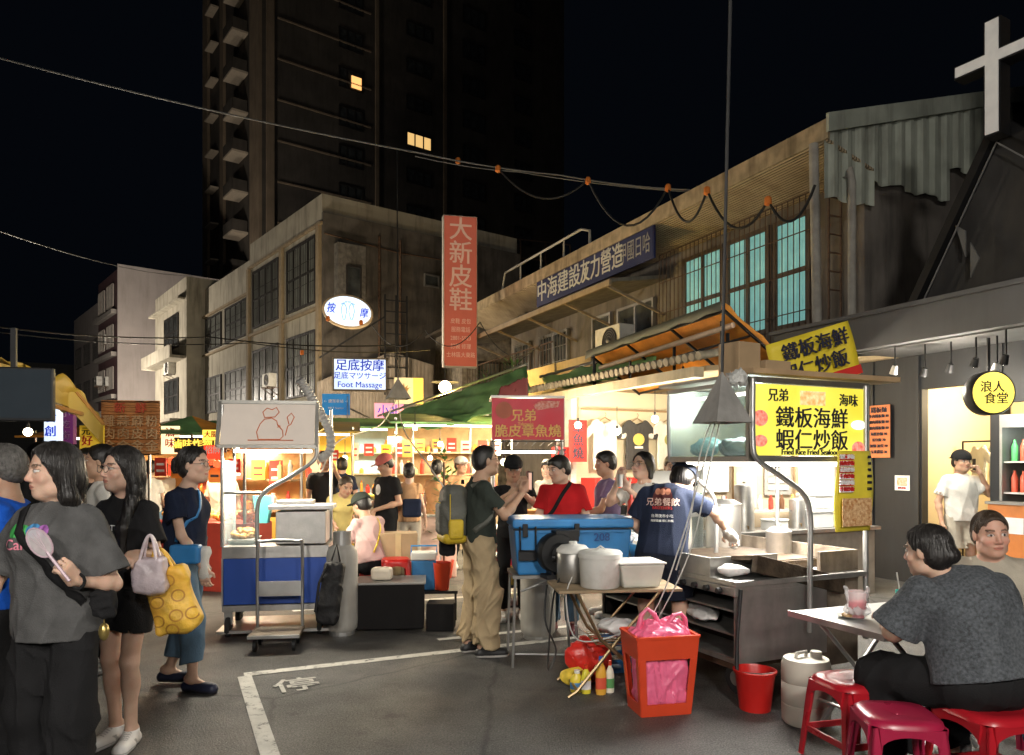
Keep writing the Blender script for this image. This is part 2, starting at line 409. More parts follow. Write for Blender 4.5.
        t0 = wq + (f * .03 + sd * .032) * HS; t1 = t0 + (f * .55 + sd * .6 + n * (.2 + cu * .5)).normalized() * .042 * HS; t2 = t1 + (f * .9 + sd * .15 + n * (.15 + cu * .6) - sd * cu * .5).normalized() * .032 * HS
        B.cone(t0, t1, .0135 * HS, .0105 * HS, .012); B.cone(t1, t2, .0105 * HS, .0085 * HS, .003)
    for q in 'RL':
        B.cone(S['h' + q], S['k' + q], .078 * s * w, .052 * s * w, .03); B.cone(S['k' + q], S['a' + q], .050 * s * w, .032 * s, .03)
        m = S['k' + q].lerp(S['a' + q], .3); B.ell(m - fw * .012 * s, (.05 * s * w, .052 * s * w, .09 * s), None, .03)
        kd = (S['a' + q] - S['k' + q]).normalized(); ty = S['t' + q]
        fd = Vector((math.sin(ty), math.cos(ty), -.02)); 
        if 'd' + q in S: fd = Vector(J['d' + q]).normalized()
        B.cone(S['a' + q] - fd * .03 * s, S['a' + q] + fd * .12 * s - Vector((0, 0, .045 * s)), .033 * s, .026 * s, .03)
    # neck, head, face
    B.cone(S['neck'] - up * .03 * s, h(0, -.015, -.06), (.053 if fem else .06) * s * (.6 + .4 * w), (.050 if fem else .057) * hs, .03)
    B.ell(h(0, -.012, .03), hr(.074, .094, .088), HM, .02)
    B.ell(h(0, .02, -.035), hr(.0605 if fem else .064, .070, .074), HM, .03)
    B.ell(h(0, .052, -.088), hr(.030 if fem else .035, .030, .022), HM, .03)
    for q in (-1, 1):
        B.ell(h(q * .042, .058, -.022), hr(.020, .016, .018), HM, .02)
        B.ell(h(q * .045, .015, -.07), hr(.018, .03, .02), HM, .03)
        B.ell(h(q * .031, .088, .013), hr(.016, .012, .010), HM, .012, op='s')
        B.ell(h(q * .031, .070, .011), hr(.0135, .0135, .0105), HM, .003)
        B.ell(h(q * .030, .078, .033), hr(.020, .008, .0055), HM, .012)
        B.ell(h(q * .073, -.008, .002), hr(.009, .020, .031), Matrix(HM) @ Matrix.Rotation(q * -.35, 3, 'Z'), .006)
        B.ell(h(q * .012, .090, -.026), hr(.009, .009, .0075), HM, .006)
    B.cone(h(0, .078, .022), h(0, .100, -.020), .0075 * hs, .0105 * hs, .012)
    B.ell(h(0, .083, -.049), hr(.024, .009, .0060), HM, .006); B.ell(h(0, .081, -.060), hr(.020, .010, .0065), HM, .006)
    hc = h(0, .0, .0); hrad = .155 * hs
    hv = min(vox, .006) if vox > .007 else .0032
    gv = .0042 if vox < .007 else (.006 if vox < .0095 else vox)
    parts = []
    if vox < .0115:
        parts.append(B.mesh(vox, drop=[(hc, hrad - 1.2 * vox)] + [(c, r - 1.2 * vox) for c, r in hands]))
        parts.append(B.mesh(hv, keep=(hc, hrad)))
        for c, r in hands: parts.append(B.mesh(gv, keep=(c, r)))
    else: parts.append(B.mesh(.009))
    HMi = np.array(HM); hcn = np.array(hd); sk = np.array(skin)
    hcol = np.array((.012, .010, .009)) if hmat is None else np.array(hmat.node_tree.nodes['Mix'].inputs['A'].default_value[:3]) * 1.2
    def paint(v):
        q = ((v - hcn) @ HMi) / hs; c = np.tile(sk, (len(v), 1)); x, y, z = q[:, 0], q[:, 1], q[:, 2]; ax = np.abs(x); fr = y > .045
        def mixc(mask, col, a=1.0): c[mask] = c[mask] * (1 - a) + np.array(col) * a
        ck = np.exp(-(((ax - .04) / .02) ** 2 + ((z + .025) / .018) ** 2)) * fr
        c[:, 1] *= 1 - .16 * ck; c[:, 2] *= 1 - .14 * ck
        nr = np.exp(-((x / .014) ** 2 + ((z + .02) / .014) ** 2)) * (y > .07); c[:, 1] *= 1 - .12 * nr; c[:, 2] *= 1 - .1 * nr
        mixc(fr & ((x / .023) ** 2 + ((z + .054) / .0095) ** 2 < 1), sk * (.75, .42, .42) if not fem else sk * (.85, .36, .38), .75)
        mixc(fr & (np.abs(z + .0545) < .0014) & (ax < .022), sk * .25, .7)
        mixc(fr & (np.abs(z - .0365 + (ax - .032) ** 2 * 8) < .0042) & (ax > .014) & (ax < .049), hcol, .8)
        eye = fr & (((ax - .031) / .0145) ** 2 + ((z - .0115) / .0062) ** 2 < 1)
        mixc(fr & (((ax - .031) / .0175) ** 2 + ((z - .0135) / .0082) ** 2 < 1), sk * .35, .8)
        mixc(eye, (.62, .60, .57)); mixc(eye & ((x - np.sign(x) * .031 - look * .005) ** 2 + (z - .0115) ** 2 < .0062 ** 2), (.015, .01, .008))
        if beard: mixc(fr & (z < -.03) & (z > -.11) & ~((x / .026) ** 2 + ((z + .054) / .011) ** 2 < 1), sk * .55, .35)
        scalp = (z > .055) & (y < .06) | ((y < -.02) & (z > -.06)) ; 
        if hair != 'bald': mixc(scalp & (z > -.03), hcol, .85)
        return c
    body = skin_mesh('body', parts, SKIN, root, paint)
    # hair
    if hair and hair != 'bald':
        Q = Sdf(); hm = hmat or HAIRB; th = .004 if hair == 'crop' else (.007 if hair in ('tied', 'bun') else .010)
        Q.ell(h(0, -.012, .034), hr(.0755 + th, .096 + th, .088 + th), HM, .01)
        if hair in ('short', 'crop', 'mid', 'bowl'):
            Q.ell(h(0, -.05, -.015), hr(.070 + th * .6, .055 + th * .6, .06), HM, .03)
        if hair in ('long', 'mid', 'bun', 'tied'):
            Q.ell(h(0, -.045, -.02), hr(.078, .062, .07), HM, .03)
        if hair == 'bowl': Q.ell(h(0, .05, .075), hr(.062, .035, .032), HM, .02)
        if hair == 'mid':
            for q in (-1, 1): Q.cone(h(q * .06, -.02, .03), h(q * .075, -.03, -.09), .028 * hs, .02 * hs, .03)
        # face opening
        Q.ell(h(0, .15, -.05), hr(.13 if hair not in ('long', 'mid') else .105, .165, .15 if hair == 'short' else (.125 if hair == 'bowl' else .16)), HM, .008, op='s')
        if hair in ('short', 'crop', 'bowl', 'bun', 'tied'):
            for q in (-1, 1): Q.ell(h(q * .088, .014, -.026), hr(.032, .036, .044), HM, .008, op='s')
        if hair in ('short', 'crop', 'bowl'): Q.ops.append(dict(t='cut', o=_np(h(0, -.05, -.058)), n=_np(HM @ Vector((0, .35, -.94)))))
        if hair == 'bun': Q.ell(h(0, -.125, .02), hr(.036, .032, .036), HM, .012); Q.ell(h(0.01, -.135, -.01), hr(.02, .02, .035), HM, .01)
        if hair == 'tied': Q.ell(h(0, -.105, -.02), hr(.045, .034, .038), HM, .02)
        if hair == 'long':
            dn = Vector((0, 0, -1)); bk = -fw
            for q in (-1, 1):
                a = h(q * .062, -.01, .02); b = h(q * .082, -.025, -.10); Q.cone(a, b, .026 * hs, .030 * hs, .03)
                c = Vector((b.x, b.y, 0)) * 1 + Vector((0, 0, S['neck'].z - .04 * s)); 
                c = S['neck'] + rt * q * .085 * s + bk * .045 * s - up * .07 * s
                Q.cone(b, c, .030 * hs, .030 * hs, .03)
                dn_ = c - up * .22 * s + fw * (.0 if not (J.get('hf')) else 0) ; Q.cone(c, dn_, .032 * hs, .010 * hs, .03)
                if J.get('hf') and (J['hf'] == q or J['hf'] == 2):   # locks falling in front of the shoulder
                    c1 = S['neck'] + rt * q * .085 * s + fw * .07 * s - up * .03 * s; c2 = S['chest'] + rt * q * .085 * s + fw * (.145 if fem else .12) * s * w + up * .0 * s
                    c3 = c2 - up * .2 * s
                    Q.cone(b, c1, .028 * hs, .03 * hs, .03); Q.cone(c1, c2, .03 * hs, .028 * hs, .03); Q.cone(c2, c3, .028 * hs, .009 * hs, .03)
            m = h(0, -.07, -.05); Q.cone(m, S['neck'] + bk * .07 * s - up * .06 * s, .055 * hs, .06 * hs, .04, sq=(bk, 1.3)); Q.cone(S['neck'] + bk * .07 * s - up * .06 * s, S['neck'] + bk * .10 * s - up * .26 * s, .06 * hs, .02 * hs, .04, sq=(bk, 1.4))
            Q.ell(h(0, .15, -.05), hr(.10, .16, .148), HM, .008, op='s')
        Q.noise.append(strands(h(0, -.02, .1), seed, (.0015 if hair == 'crop' else .0028) * hs, 44))
        ho = skin_mesh('hair', [Q.mesh(max(.004, min(vox * .8, .008)))], hm, root)
        if vox < .0076 and not cap:     # loose strands lying over the hair
            tm = ho.data; bvh = BVHTree.FromPolygons([v.co for v in tm.vertices], [tuple(p.vertices) for p in tm.polygons]); rg = random.Random(seed); st = MB(); cr = h(0, -.02, .13)
            for _ in range(420 if hair in ('long', 'tied', 'bun') else 260):
                a = rg.uniform(0, 6.283); d0 = HM @ Vector((math.cos(a), math.sin(a), 0)); p0 = cr + d0 * rg.uniform(.004, .075); hit = bvh.find_nearest(p0); 
                if hit[0] is None: continue
                p = hit[0]; dr = d0.copy(); pts = []; off = rg.uniform(.0005, .0035)
                for k in range(rg.randint(7, 26) if hair == 'long' else rg.randint(4, 12)):
                    hit = bvh.find_nearest(p)
                    if hit[0] is None or (hit[0] - p).length > .03: break
                    n = hit[1]; q_ = hit[0] + n * off; pts.append(q_); dr = (dr * .55 + Vector((0, 0, -.55)) + (-fw * .12 if hair != 'long' else Vector()) + Vector((rg.gauss(0, .05), rg.gauss(0, .05), 0))).normalized(); dr = (dr - n * dr.dot(n)).normalized(); p = q_ + dr * .014
                if len(pts) > 3: st.tube(pts, [.0012] * (len(pts) - 1) + [.0004], 3, cap=False)
            if st.v: st.build('strands', mat('strand_' + hm.name, tuple(min(1, c * 2.2 + .01) for c in hm.node_tree.nodes['Mix'].inputs['A'].default_value[:3]), .35, bump=0, var=.4, scale=40), ho, smooth='all')
    # clothes
    lo = loose * s
    if top:
        T = Sdf(); torso(T, lo, .05); hem = S['pelvis'] + up * top.get('hem', -.06) * s
        if top.get('drape', 1): T.cone(S['chest'] - up * .02 * s, hem - up * .1 * s, (.145 * w * fk + (.03 if fem else 0)) * s + lo, (.155 * w) * s + lo * 1.3, .05, sq=(fw, 1.28 if not belly else 1.1))
        T.late.append((hem, -up, None, 0)); T.ops.append(dict(t='mark'))
        for q in 'RL':
            sl = top.get('sleeve', .62); a = S['s' + q]; e_ = S['e' + q]; d = (e_ - a).normalized(); r0 = (.051 * fk * w) * s + lo * .9; r1 = (.047 * fk * w + top.get('wide', .012)) * s + lo
            if top.get('tank'): continue
            if sl <= 1:
                en = a.lerp(e_, sl); T.cone(a, en + d * .05, r0, r1 + .002, .04, trim=[(en + d * .012, d)]); T.late.append((en, d, en + d * .055, r1 + .04))
                if vox < .0095: T.cone(en - d * .010 * s, en + d * .05, r1 * .72, r1 * .72, .003, op='s')
            else:
                wq = S['w' + q]; d2 = (wq - e_).normalized(); en = e_.lerp(wq, sl - 1)
                T.cone(a, e_, r0, r1, .04); T.cone(e_, en + d2 * .05, r1, r1 - .012 * s, .03, trim=[(en, d2)])
        T.ell(S['neck'] + up * .045 * s + fw * .018 * s, ((.068 if fem else .064) * s * (.5 + .5 * w),) * 3, TM, .008, op='s')
        if top.get('v'): T.ell(S['neck'] + fw * .06 * s - up * .01 * s, (.03 * s, .04 * s, .07 * s), TM, .01, op='s')
        gat = [(tuple(S['s' + q] - up * .07 * s), .1, .9) for q in 'RL'] + [(tuple(S['pelvis'] + up * .05 * s), .16, .7)]
        T.noise.append(folds(seed, top.get('fold', .012) * s, 20 / s, gather=gat))
        tv = max(.006, vox)
        LAST['top'] = skin_mesh(top.get('name', 'shirt'), [T.mesh(tv)], top['m'], root)
    if bottom:
        T = Sdf(); e = bottom.get('loose', .012) * s; p = S['pelvis']
        T.ell(p - up * .01, ((.150 * (1.05 if fem else 1)) * s * w + e, .108 * s * w + e, .125 * s + e), TM, .04)
        ln = bottom.get('len', 1.93); wd = bottom.get('wide', 0.0) * s
        for q in 'RL':
            hq, k_, a_ = S['h' + q], S['k' + q], S['a' + q]; rt1 = .083 * s * w + e; rk = .060 * s * w + e + wd * .7
            if ln <= 1:
                en = hq.lerp(k_, ln); d = (k_ - hq).normalized(); T.cone(hq, en + d * .05, rt1, rt1 * .95 + wd, .035, trim=[(en + d * .012, d)]); T.late.append((en, d, en + d * .05, rt1 + wd + .02))
                if vox < .0095: T.cone(en - d * .015 * s, en + d * .05, rt1 * .95 + wd - .02, None, .003, op='s')
            else:
                en = k_.lerp(a_, ln - 1); d = (a_ - k_).normalized(); ra = .040 * s * w + e + wd
                T.cone(hq, k_, rt1, rk, .035); T.cone(k_, en + d * .05, rk, ra, .03, trim=[(en, d)])
        T.cut(p + up * bottom.get('rise', .13) * s, up)
        gat = [(tuple(S['k' + q]), .12, 1.0) for q in 'RL'] + [(tuple(S['a' + q] + Vector((0, 0, .05))), .12, 1.3) for q in 'RL']
        T.noise.append(folds(seed + 5, bottom.get('fold', .012) * s, 19 / s, gather=gat))
        LAST['bottom'] = skin_mesh(bottom.get('name', 'trousers'), [T.mesh(max(.007, vox))], bottom['m'], root)
    if shoes:
        for q in 'RL':
            a = S['a' + q]; ty = S['t' + q]; fd = Vector((math.sin(ty), math.cos(ty), 0))
            if 'd' + q in J: fd = Vector(J['d' + q]).normalized()
            sd = fd.cross(Vector((0, 0, 1))).normalized() if abs(fd.z) < .95 else Vector((1, 0, 0)); upf = sd.cross(fd)
            b0 = a - upf * .085 * s; T = Sdf()
            hl = b0 - fd * .045 * s + upf * .035 * s; toe = b0 + fd * .155 * s + upf * .028 * s
            T.cone(hl, toe, .040 * s, .034 * s, .02, sq=(upf, 1.0)); T.cone(b0 + fd * .05 * s + upf * .03 * s, toe, .043 * s, .040 * s, .02)
            if not (isinstance(shoes, tuple) and len(shoes) > 2): T.cone(a - fd * .005, b0 + fd * .07 * s + upf * .045 * s, .043 * s, .03 * s, .03)
            T.cut(b0, -upf); T.cut(a + upf * .012 * s, upf)
            if len(shoes) > 2: T.ell(a + fd * .01 * s - upf * .0, (.03 * s, .05 * s, .05 * s), Matrix((sd, fd, upf)).transposed(), .006, op='s')
            bn = np.array(b0); un = np.array(upf); c1 = np.array(shoes[0]); c2 = np.array(shoes[1])
            fn_ = np.array(fd); sn_ = np.array(sd)
            def pc(v):
                q = v - bn; z = q @ un; t = q @ fn_; x = q @ sn_; c = np.where((z < .022 * s)[:, None], c2, c1)
                if len(shoes) < 3:
                    c[(z > .045 * s) & (t > .03 * s) & (t < .12 * s) & (np.abs(x) < .022 * s) & (np.sin(t * 420) > .1)] *= .55
                    c[(z > .024 * s) & (z < .06 * s) & (np.abs(x) > .03 * s) & (np.abs(t - z * .8 - .01 * s) < .012 * s)] *= .45
                    c[(np.abs(z - .0235 * s) < .003 * s)] *= .5
                return c
            skin_mesh('shoe', [T.mesh(max(.005, vox * .8))], SHOE, root, pc)
    if cap:
        T = Sdf(); T.ell(h(0, -.012, .045), hr(.096, .115, .100), HM, .01, trim=[(h(0, -.01, .038), HM @ Vector((0, -.15, -1)))])
        bd = cap.get('dir', 1)
        T.ell(h(0, bd * .105, .048), hr(.066, .075, .009), HM, .01, op='u')
        T.ell(h(0, -.012, .03), hr(.080, .099, .086), HM, .004, op='s')
        T.noise.append(folds(seed, .002, 40))
        skin_mesh('cap', [T.mesh(.005)], cap['m'], root)
    if glasses:
        g = MB(); gm = mat('glasses_frame', (.05, .045, .04), .3, .6)
        for q in (-1, 1):
            g.tube([h(q * .033 + .024 * math.cos(t), .104 - .006 * abs(math.cos(t)), .010 + .019 * math.sin(t)) for t in [i * math.pi / 8 for i in range(17)]], .0014 * hs, 5)
            g.tube([h(q * .058, .098, .014), h(q * .078, .05, .014), h(q * .081, -.01, .010)], .0013 * hs, 5)
        g.tube([h(-.009, .106, .014), h(.009, .106, .014)], .0013 * hs, 5); g.build('glasses', gm, root, smooth=True)
    LAST.update(root=root, S=S, h=h, s=s, fw=fw, up=up, rt=rt, HM=HM, body=body)
    return root
def decal(s, target, origin, direc, m, size, name='print', off=.0025, upv=None, sx=1, boldness=0.01, parent=None, line=1.0):
    """lettering pressed onto a garment: origin and direction in the garment's own space"""
    o = text(s, size, m, name=name, ext=0, off=boldness, sx=sx, line=line) if isinstance(s, str) else s
    me = o.data; bm = bmesh.new(); bm.from_mesh(me)
    bmesh.ops.triangulate(bm, faces=bm.faces[:]); 
    for _ in range(2):
        es = [e for e in bm.edges if e.calc_length() > .018]
        if es: bmesh.ops.subdivide_edges(bm, edges=es, cuts=1); bmesh.ops.triangulate(bm, faces=bm.faces[:])
    d = Vector(direc).normalized(); upv = Vector(upv or (0, 0, 1)); x = d.cross(upv).normalized(); y = x.cross(d)
    tm = target.data; bvh = BVHTree.FromPolygons([v.co for v in tm.vertices], [tuple(p.vertices) for p in tm.polygons])
    o0 = Vector(origin); miss = []
    for v in bm.verts:
        p = o0 + x * v.co.x + y * v.co.y; hit = bvh.ray_cast(p - d * .4, d, .8)
        v.co = (hit[0] + hit[1] * off) if hit[0] is not None and hit[1].dot(d) < 0.2 else p - d * .02
        if hit[0] is None: miss.append(v)
    bmesh.ops.delete(bm, geom=miss, context='VERTS')
    bm.to_mesh(me); bm.free(); o.location = (0, 0, 0); o.parent = parent or target.parent
    return o
# ------------------------------------------------------------------ surfaces of the place
def asphalt():
    m = bpy.data.materials.new('asphalt'); m.use_nodes = True; nt = m.node_tree; N = nt.nodes; L = nt.links; b = N['Principled BSDF']
    tc = N.new('ShaderNodeTexCoord'); 
    def nz(sc, det=6, ro=.6, off=(0, 0, 0)):
        mp = N.new('ShaderNodeMapping'); mp.inputs['Location'].default_value = off; L.new(tc.outputs['Object'], mp.inputs['Vector'])
        n = N.new('ShaderNodeTexNoise'); n.inputs['Scale'].default_value = sc; n.inputs['Detail'].default_value = det; n.inputs['Roughness'].default_value = ro
        L.new(mp.outputs['Vector'], n.inputs['Vector']); return n.outputs['Fac']
    def mr(x, a, c, lo=0, hi=1):
        r = N.new('ShaderNodeMapRange'); r.inputs['From Min'].default_value = a; r.inputs['From Max'].default_value = c; r.inputs['To Min'].default_value = lo; r.inputs['To Max'].default_value = hi
        L.new(x, r.inputs['Value']); return r.outputs['Result']
    def mix(f, A, B):
        x = N.new('ShaderNodeMix'); x.data_type = 'RGBA'; L.new(f, x.inputs['Factor'])
        for k, c in (('A', A), ('B', B)):
            if isinstance(c, tuple): x.inputs[k].default_value = (*c, 1)
            else: L.new(c, x.inputs[k])
        return x.outputs['Result']
    base = mix(mr(nz(.9), .35, .65), (.045, .044, .042), (.060, .058, .055))
    base = mix(mr(nz(95, 3, .8), .46, .66), base, (.17, .165, .155))
    base = mix(mr(nz(70, 3, .8, (9, 1, 0)), .50, .68), base, (.012, .015, .014))
    base = mix(mr(nz(2.3, 9, .7, (5, 2, 0)), .56, .70), base, (.020, .019, .018))
    base = mix(mr(nz(9, 8, .7, (1, 7, 0)), .64, .70), base, (.10, .095, .085))
    vo = N.new('ShaderNodeTexVoronoi'); vo.feature = 'DISTANCE_TO_EDGE'; vo.inputs['Scale'].default_value = .55
    dm = N.new('ShaderNodeMix'); dm.data_type = 'RGBA'; dm.inputs['Factor'].default_value = .12
    nn = N.new('ShaderNodeTexNoise'); nn.inputs['Scale'].default_value = 3; nn.inputs['Detail'].default_value = 6; L.new(tc.outputs['Object'], nn.inputs['Vector'])
    L.new(tc.outputs['Object'], dm.inputs['A']); L.new(nn.outputs['Color'], dm.inputs['B']); L.new(dm.outputs['Result'], vo.inputs['Vector'])
    base = mix(mr(vo.outputs['Distance'], .0, .012, .75, 0), base, (.012, .012, .012))
    L.new(base, b.inputs['Base Color'])
    L.new(mr(nz(1.1, 6, .6, (3, 3, 0)), .35, .65, .38, .72), b.inputs['Roughness'])
    bp = N.new('ShaderNodeBump'); bp.inputs['Strength'].default_value = .9; bp.inputs['Distance'].default_value = .012
    L.new(nz(75, 5, .75), bp.inputs['Height']); L.new(bp.outputs['Normal'], b.inputs['Normal'])
    return m
ASPH = asphalt()
g = MB(); g.box(-160, 160, -30, 260, -.3, 0); tag(g.build('road', ASPH), kind='structure')
def paint_mat():
    m = mat('road_paint', (.52, .51, .47), .7, var=.15, scale=8, bump=.1)
    nt = m.node_tree; N = nt.nodes; L = nt.links; b = N['Principled BSDF']; tc = N['Texture Coordinate']
    n = N.new('ShaderNodeTexNoise'); n.inputs['Scale'].default_value = 11; n.inputs['Detail'].default_value = 10; n.inputs['Roughness'].default_value = .75
    L.new(tc.outputs['Object'], n.inputs['Vector']); r = N.new('ShaderNodeMapRange'); r.inputs['From Min'].default_value = .53; r.inputs['From Max'].default_value = .64
    L.new(n.outputs['Fac'], r.inputs['Value']); x = N.new('ShaderNodeMix'); x.data_type = 'RGBA'
    src = b.inputs['Base Color'].links[0].from_socket; L.new(src, x.inputs['A']); x.inputs['B'].default_value = (.07, .068, .063, 1); L.new(r.outputs['Result'], x.inputs['Factor'])
    L.new(x.outputs['Result'], b.inputs['Base Color']); return m
PAINT = paint_mat()
def line(a, b, w, name='road_marking'):
    a = Vector(a); b = Vector(b); n = (b - a).normalized().cross(Vector((0, 0, 1))) * w / 2; m = MB()
    m.add([a - n, b - n, b + n, a + n], [(0, 1, 2, 3)]); o = m.build(name, PAINT); o.location.z = .004; tag(o, kind='structure'); return o
def gp(px, py): Y = CH * F / (py - HOR); return Vector(((px - 512) / F * Y, Y, 0))
c0 = gp(244, 675); line(c0, c0 + V * 3.6, .10); line(c0 - U * .05 , c0 - U * 4.5, .10)
c1 = gp(330, 608) ; line(c1 - V * .4, c1 + V * 5.5, .10); line(gp(438, 640), gp(440, 640) + V * 1.4, .08)
c2 = gp(250, 702); o = text('停', .34, PAINT, name='road_marking', ext=0, off=.02, loc=(c0 + V * .32 - U * .45) + Vector((0, 0, .006)), rot=(0, 0, TH)); tag(o, kind='structure')
# night sky dome
def skymat():
    m = bpy.data.materials.new('night_sky'); m.use_nodes = True; nt = m.node_tree; N = nt.nodes; L = nt.links; N.clear()
    o = N.new('ShaderNodeOutputMaterial'); e = N.new('ShaderNodeEmission'); tc = N.new('ShaderNodeTexCoord'); n = N.new('ShaderNodeTexNoise'); n.inputs['Scale'].default_value = 1.4
    L.new(tc.outputs['Generated'], n.inputs['Vector']); r = N.new('ShaderNodeMix'); r.data_type = 'RGBA'; L.new(n.outputs['Fac'], r.inputs['Factor'])
    r.inputs['A'].default_value = (.0005, .0007, .0011, 1); r.inputs['B'].default_value = (.0009, .0013, .0022, 1)
    L.new(r.outputs['Result'], e.inputs['Color']); L.new(e.outputs['Emission'], o.inputs['Surface']); return m
d = MB(); d.lathe([(300 * math.cos(a), 300 * math.sin(a) - 5) for a in [i * math.pi / 2 / 10 * .999 for i in range(11)]], 32, cap=False)
tag(d.build('sky', skymat(), smooth=True), kind='structure')

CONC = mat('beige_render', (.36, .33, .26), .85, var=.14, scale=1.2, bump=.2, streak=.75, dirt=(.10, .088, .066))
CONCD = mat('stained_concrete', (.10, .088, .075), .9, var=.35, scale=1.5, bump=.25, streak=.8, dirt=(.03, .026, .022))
GREYW = mat('grey_render', (.30, .27, .26), .85, var=.08, scale=.8, bump=.15, streak=.35, dirt=(.16, .14, .13))
PURP = mat('purple_tile', (.085, .045, .05), .5, var=.2, scale=3, bump=.1, streak=.4)
FRAME = mat('window_frame_dark', (.035, .032, .03), .5, .3, bump=0)
ALU = mat('window_frame_alu', (.30, .29, .27), .4, .6, bump=.05)
GLASS = mat('dark_glass', (.05, .055, .055), .12, 0, var=.5, scale=2, bump=0, spec=.7)
GLASSG = mat('frosted_glass', (.17, .18, .16), .3, 0, var=.35, scale=1.5, bump=.05)
TEAL = mat('teal_curtain_window', (.25, .48, .45), .5, var=.25, scale=3, bump=.2, wave=('Y', 3.5, 1), emit=(.22, .55, .52), es=.30)
BLACKM = mat('black_metal', (.012, .012, .013), .5, .3, bump=.05)
STEEL = mat('stainless_steel', (.50, .49, .47), .3, .9, var=.18, scale=7, bump=.06, bscale=60, streak=.35, dirt=(.20, .18, .15))
GALV = mat('galvanised_pipe', (.42, .42, .41), .38, .8, var=.12, bump=.04)
WIRE = mat('cable_black', (.010, .010, .010), .6, bump=0)
WHITEP = mat('white_plastic', (.62, .61, .57), .45, var=.08, scale=5, bump=.06, dirt=(.35, .31, .25))
RUST = mat('rusty_steel', (.11, .065, .04), .75, .3, var=.4, scale=10, bump=.3)
WOOD = mat('plywood', (.36, .24, .13), .7, var=.2, scale=4, bump=.15)

def window(b, fn, w, h, nx=3, ny=2, glass=GLASS, frame=FRAME, bars=True, t=.06, name='window', wall_t=.0):
    """fn(a,z,d) -> local point on the wall (a along, z up, d outward). one frame mesh with one pane mesh under it"""
    m = MB(); q = MB()
    def bx(M, a0, a1, z0, z1, d0, d1):
        ps = [fn(a, z, d) for z in (z0, z1) for (a, d) in ((a0, d0), (a1, d0), (a1, d1), (a0, d1))]
        M.add(ps, [(3, 2, 1, 0), (4, 5, 6, 7), (0, 1, 5, 4), (1, 2, 6, 5), (2, 3, 7, 6), (3, 0, 4, 7)])
    bx(m, 0, w, 0, t, -.03, .06); bx(m, 0, w, h - t, h, -.03, .06); bx(m, 0, t, t, h - t, -.03, .06); bx(m, w - t, w, t, h - t, -.03, .06)
    for i in range(1, nx): a = w * i / nx; bx(m, a - t / 2, a + t / 2, t, h - t, -.02, .05)
    for j in range(1, ny): z = h * j / ny; bx(m, t, w - t, z - t / 2, z + t / 2, -.018, .048)
    if bars:
        n = int(w / .16)
        for i in range(1, n): bx(m, w * i / n - .006, w * i / n + .006, 0, h, .08, .095)
        for j in range(0, 4): bx(m, 0, w, h * j / 3 - .008 + (.01 if j == 0 else 0), h * j / 3 + .008, .062, .078)
    bx(q, t, w - t, t, h - t, .006, .016)
    o = m.build(name, frame, b); q.build('pane', glass, o); return o
def ac_unit(parent, loc, rz=0, s=1.0, label=None, group='air conditioner boxes on the facades'):
    """outdoor unit facing local -x"""
    t = thing('air_conditioner', loc, rz, label, 'air conditioner', group)
    m = MB(); m.box(-.16 * s, .16 * s, -.42 * s, .42 * s, .04, .60 * s); m.build('casing', WHITEP, t, bevel=.015)
    m = MB(); m.X = Matrix.Translation((-.165 * s, -.1 * s, .32 * s)) @ Matrix.Rotation(R(-90), 4, 'Y')
    m.lathe([(.24 * s, 0), (.24 * s, .02), (.22 * s, .02), (.22 * s, .004)], 24)
    f = m.build('fan_grille', BLACKM, t)
    m = MB(); m.X = Matrix.Translation((-.190 * s, -.1 * s, .32 * s)) @ Matrix.Rotation(R(-90), 4, 'Y')
    for k in range(1, 6): 
        r = .22 * s * k / 5; m.tube([(r * math.cos(a), r * math.sin(a), 0) for a in [i * math.pi / 10 for i in range(21)]], .003, 4)
    m.ball((0, 0, 0), .05 * s); m.build('guard', ALU, t)
    m = MB(); 
    for y in (-.3 * s, .3 * s): m.bar((-.22 * s, y, .02), (.3 * s, y, .02), .03); m.bar((-.2 * s, y, .0), (.3 * s, y, -.3), .025)
    m.build('bracket', RUST, t)
    return t
# ================================================================== right-hand two-storey house
RX0 = G(0, 0); C1 = Vector((4.67, 11.12, 0))
RB = thing('shop_house', C1, TH, 'two-storey house with lit teal windows, long eaves and a stained bare side wall', 'house')
m = MB(); m.use(CONCD)
# main body: walls of the upper floor lie 1 m behind the eaves edge
m.prism([(1.0, 2.9), (9, 2.9), (9, 8.3), (6.5, 8.35), (1.0, 6.62)], .1, 13.5, 'y'); m.box(.9, 9, .12, 13.4, 0, 2.88)
WAL = mat('brown_wall', (.12, .10, .08), .85, var=.3, scale=3, bump=.3, streak=.6)  # streaked dark brown wall colour
m.build('wall', mat('gable_concrete', (.17, .15, .13), .9, var=.25, scale=1.5, bump=.25, streak=.8, dirt=(.05, .044, .038)), RB)
m = MB(); m.prism([(0, 6.62), (7, 8.75), (7, 8.83), (0, 6.74)], -.1, 15.5, 'y'); m.build('roof', mat('roof_sheet', (.10, .10, .09), .7, .3, bump=.2, wave=('Y', 3)), RB)
FASC = mat('fascia_metal', (.50, .40, .26), .42, .5, var=.25, scale=5, bump=.3, bscale=3, streak=.7, dirt=(.13, .09, .05))
m = MB(); m.box(-.03, .015, -.12, 15.4, 6.42, 6.72); m.build('fascia', FASC, RB)
SOFF = mat('ribbed_soffit', (.42, .33, .21), .7, var=.15, scale=2, bump=.5, wave=('X', 6), streak=.5, dirt=(.2, .14, .08))
m = MB(); m.prism([(.02, 6.40), (1.0, 6.10), (1.0, 6.14), (.02, 6.44)], -.08, 15.3, 'y'); m.build('soffit', SOFF, RB)
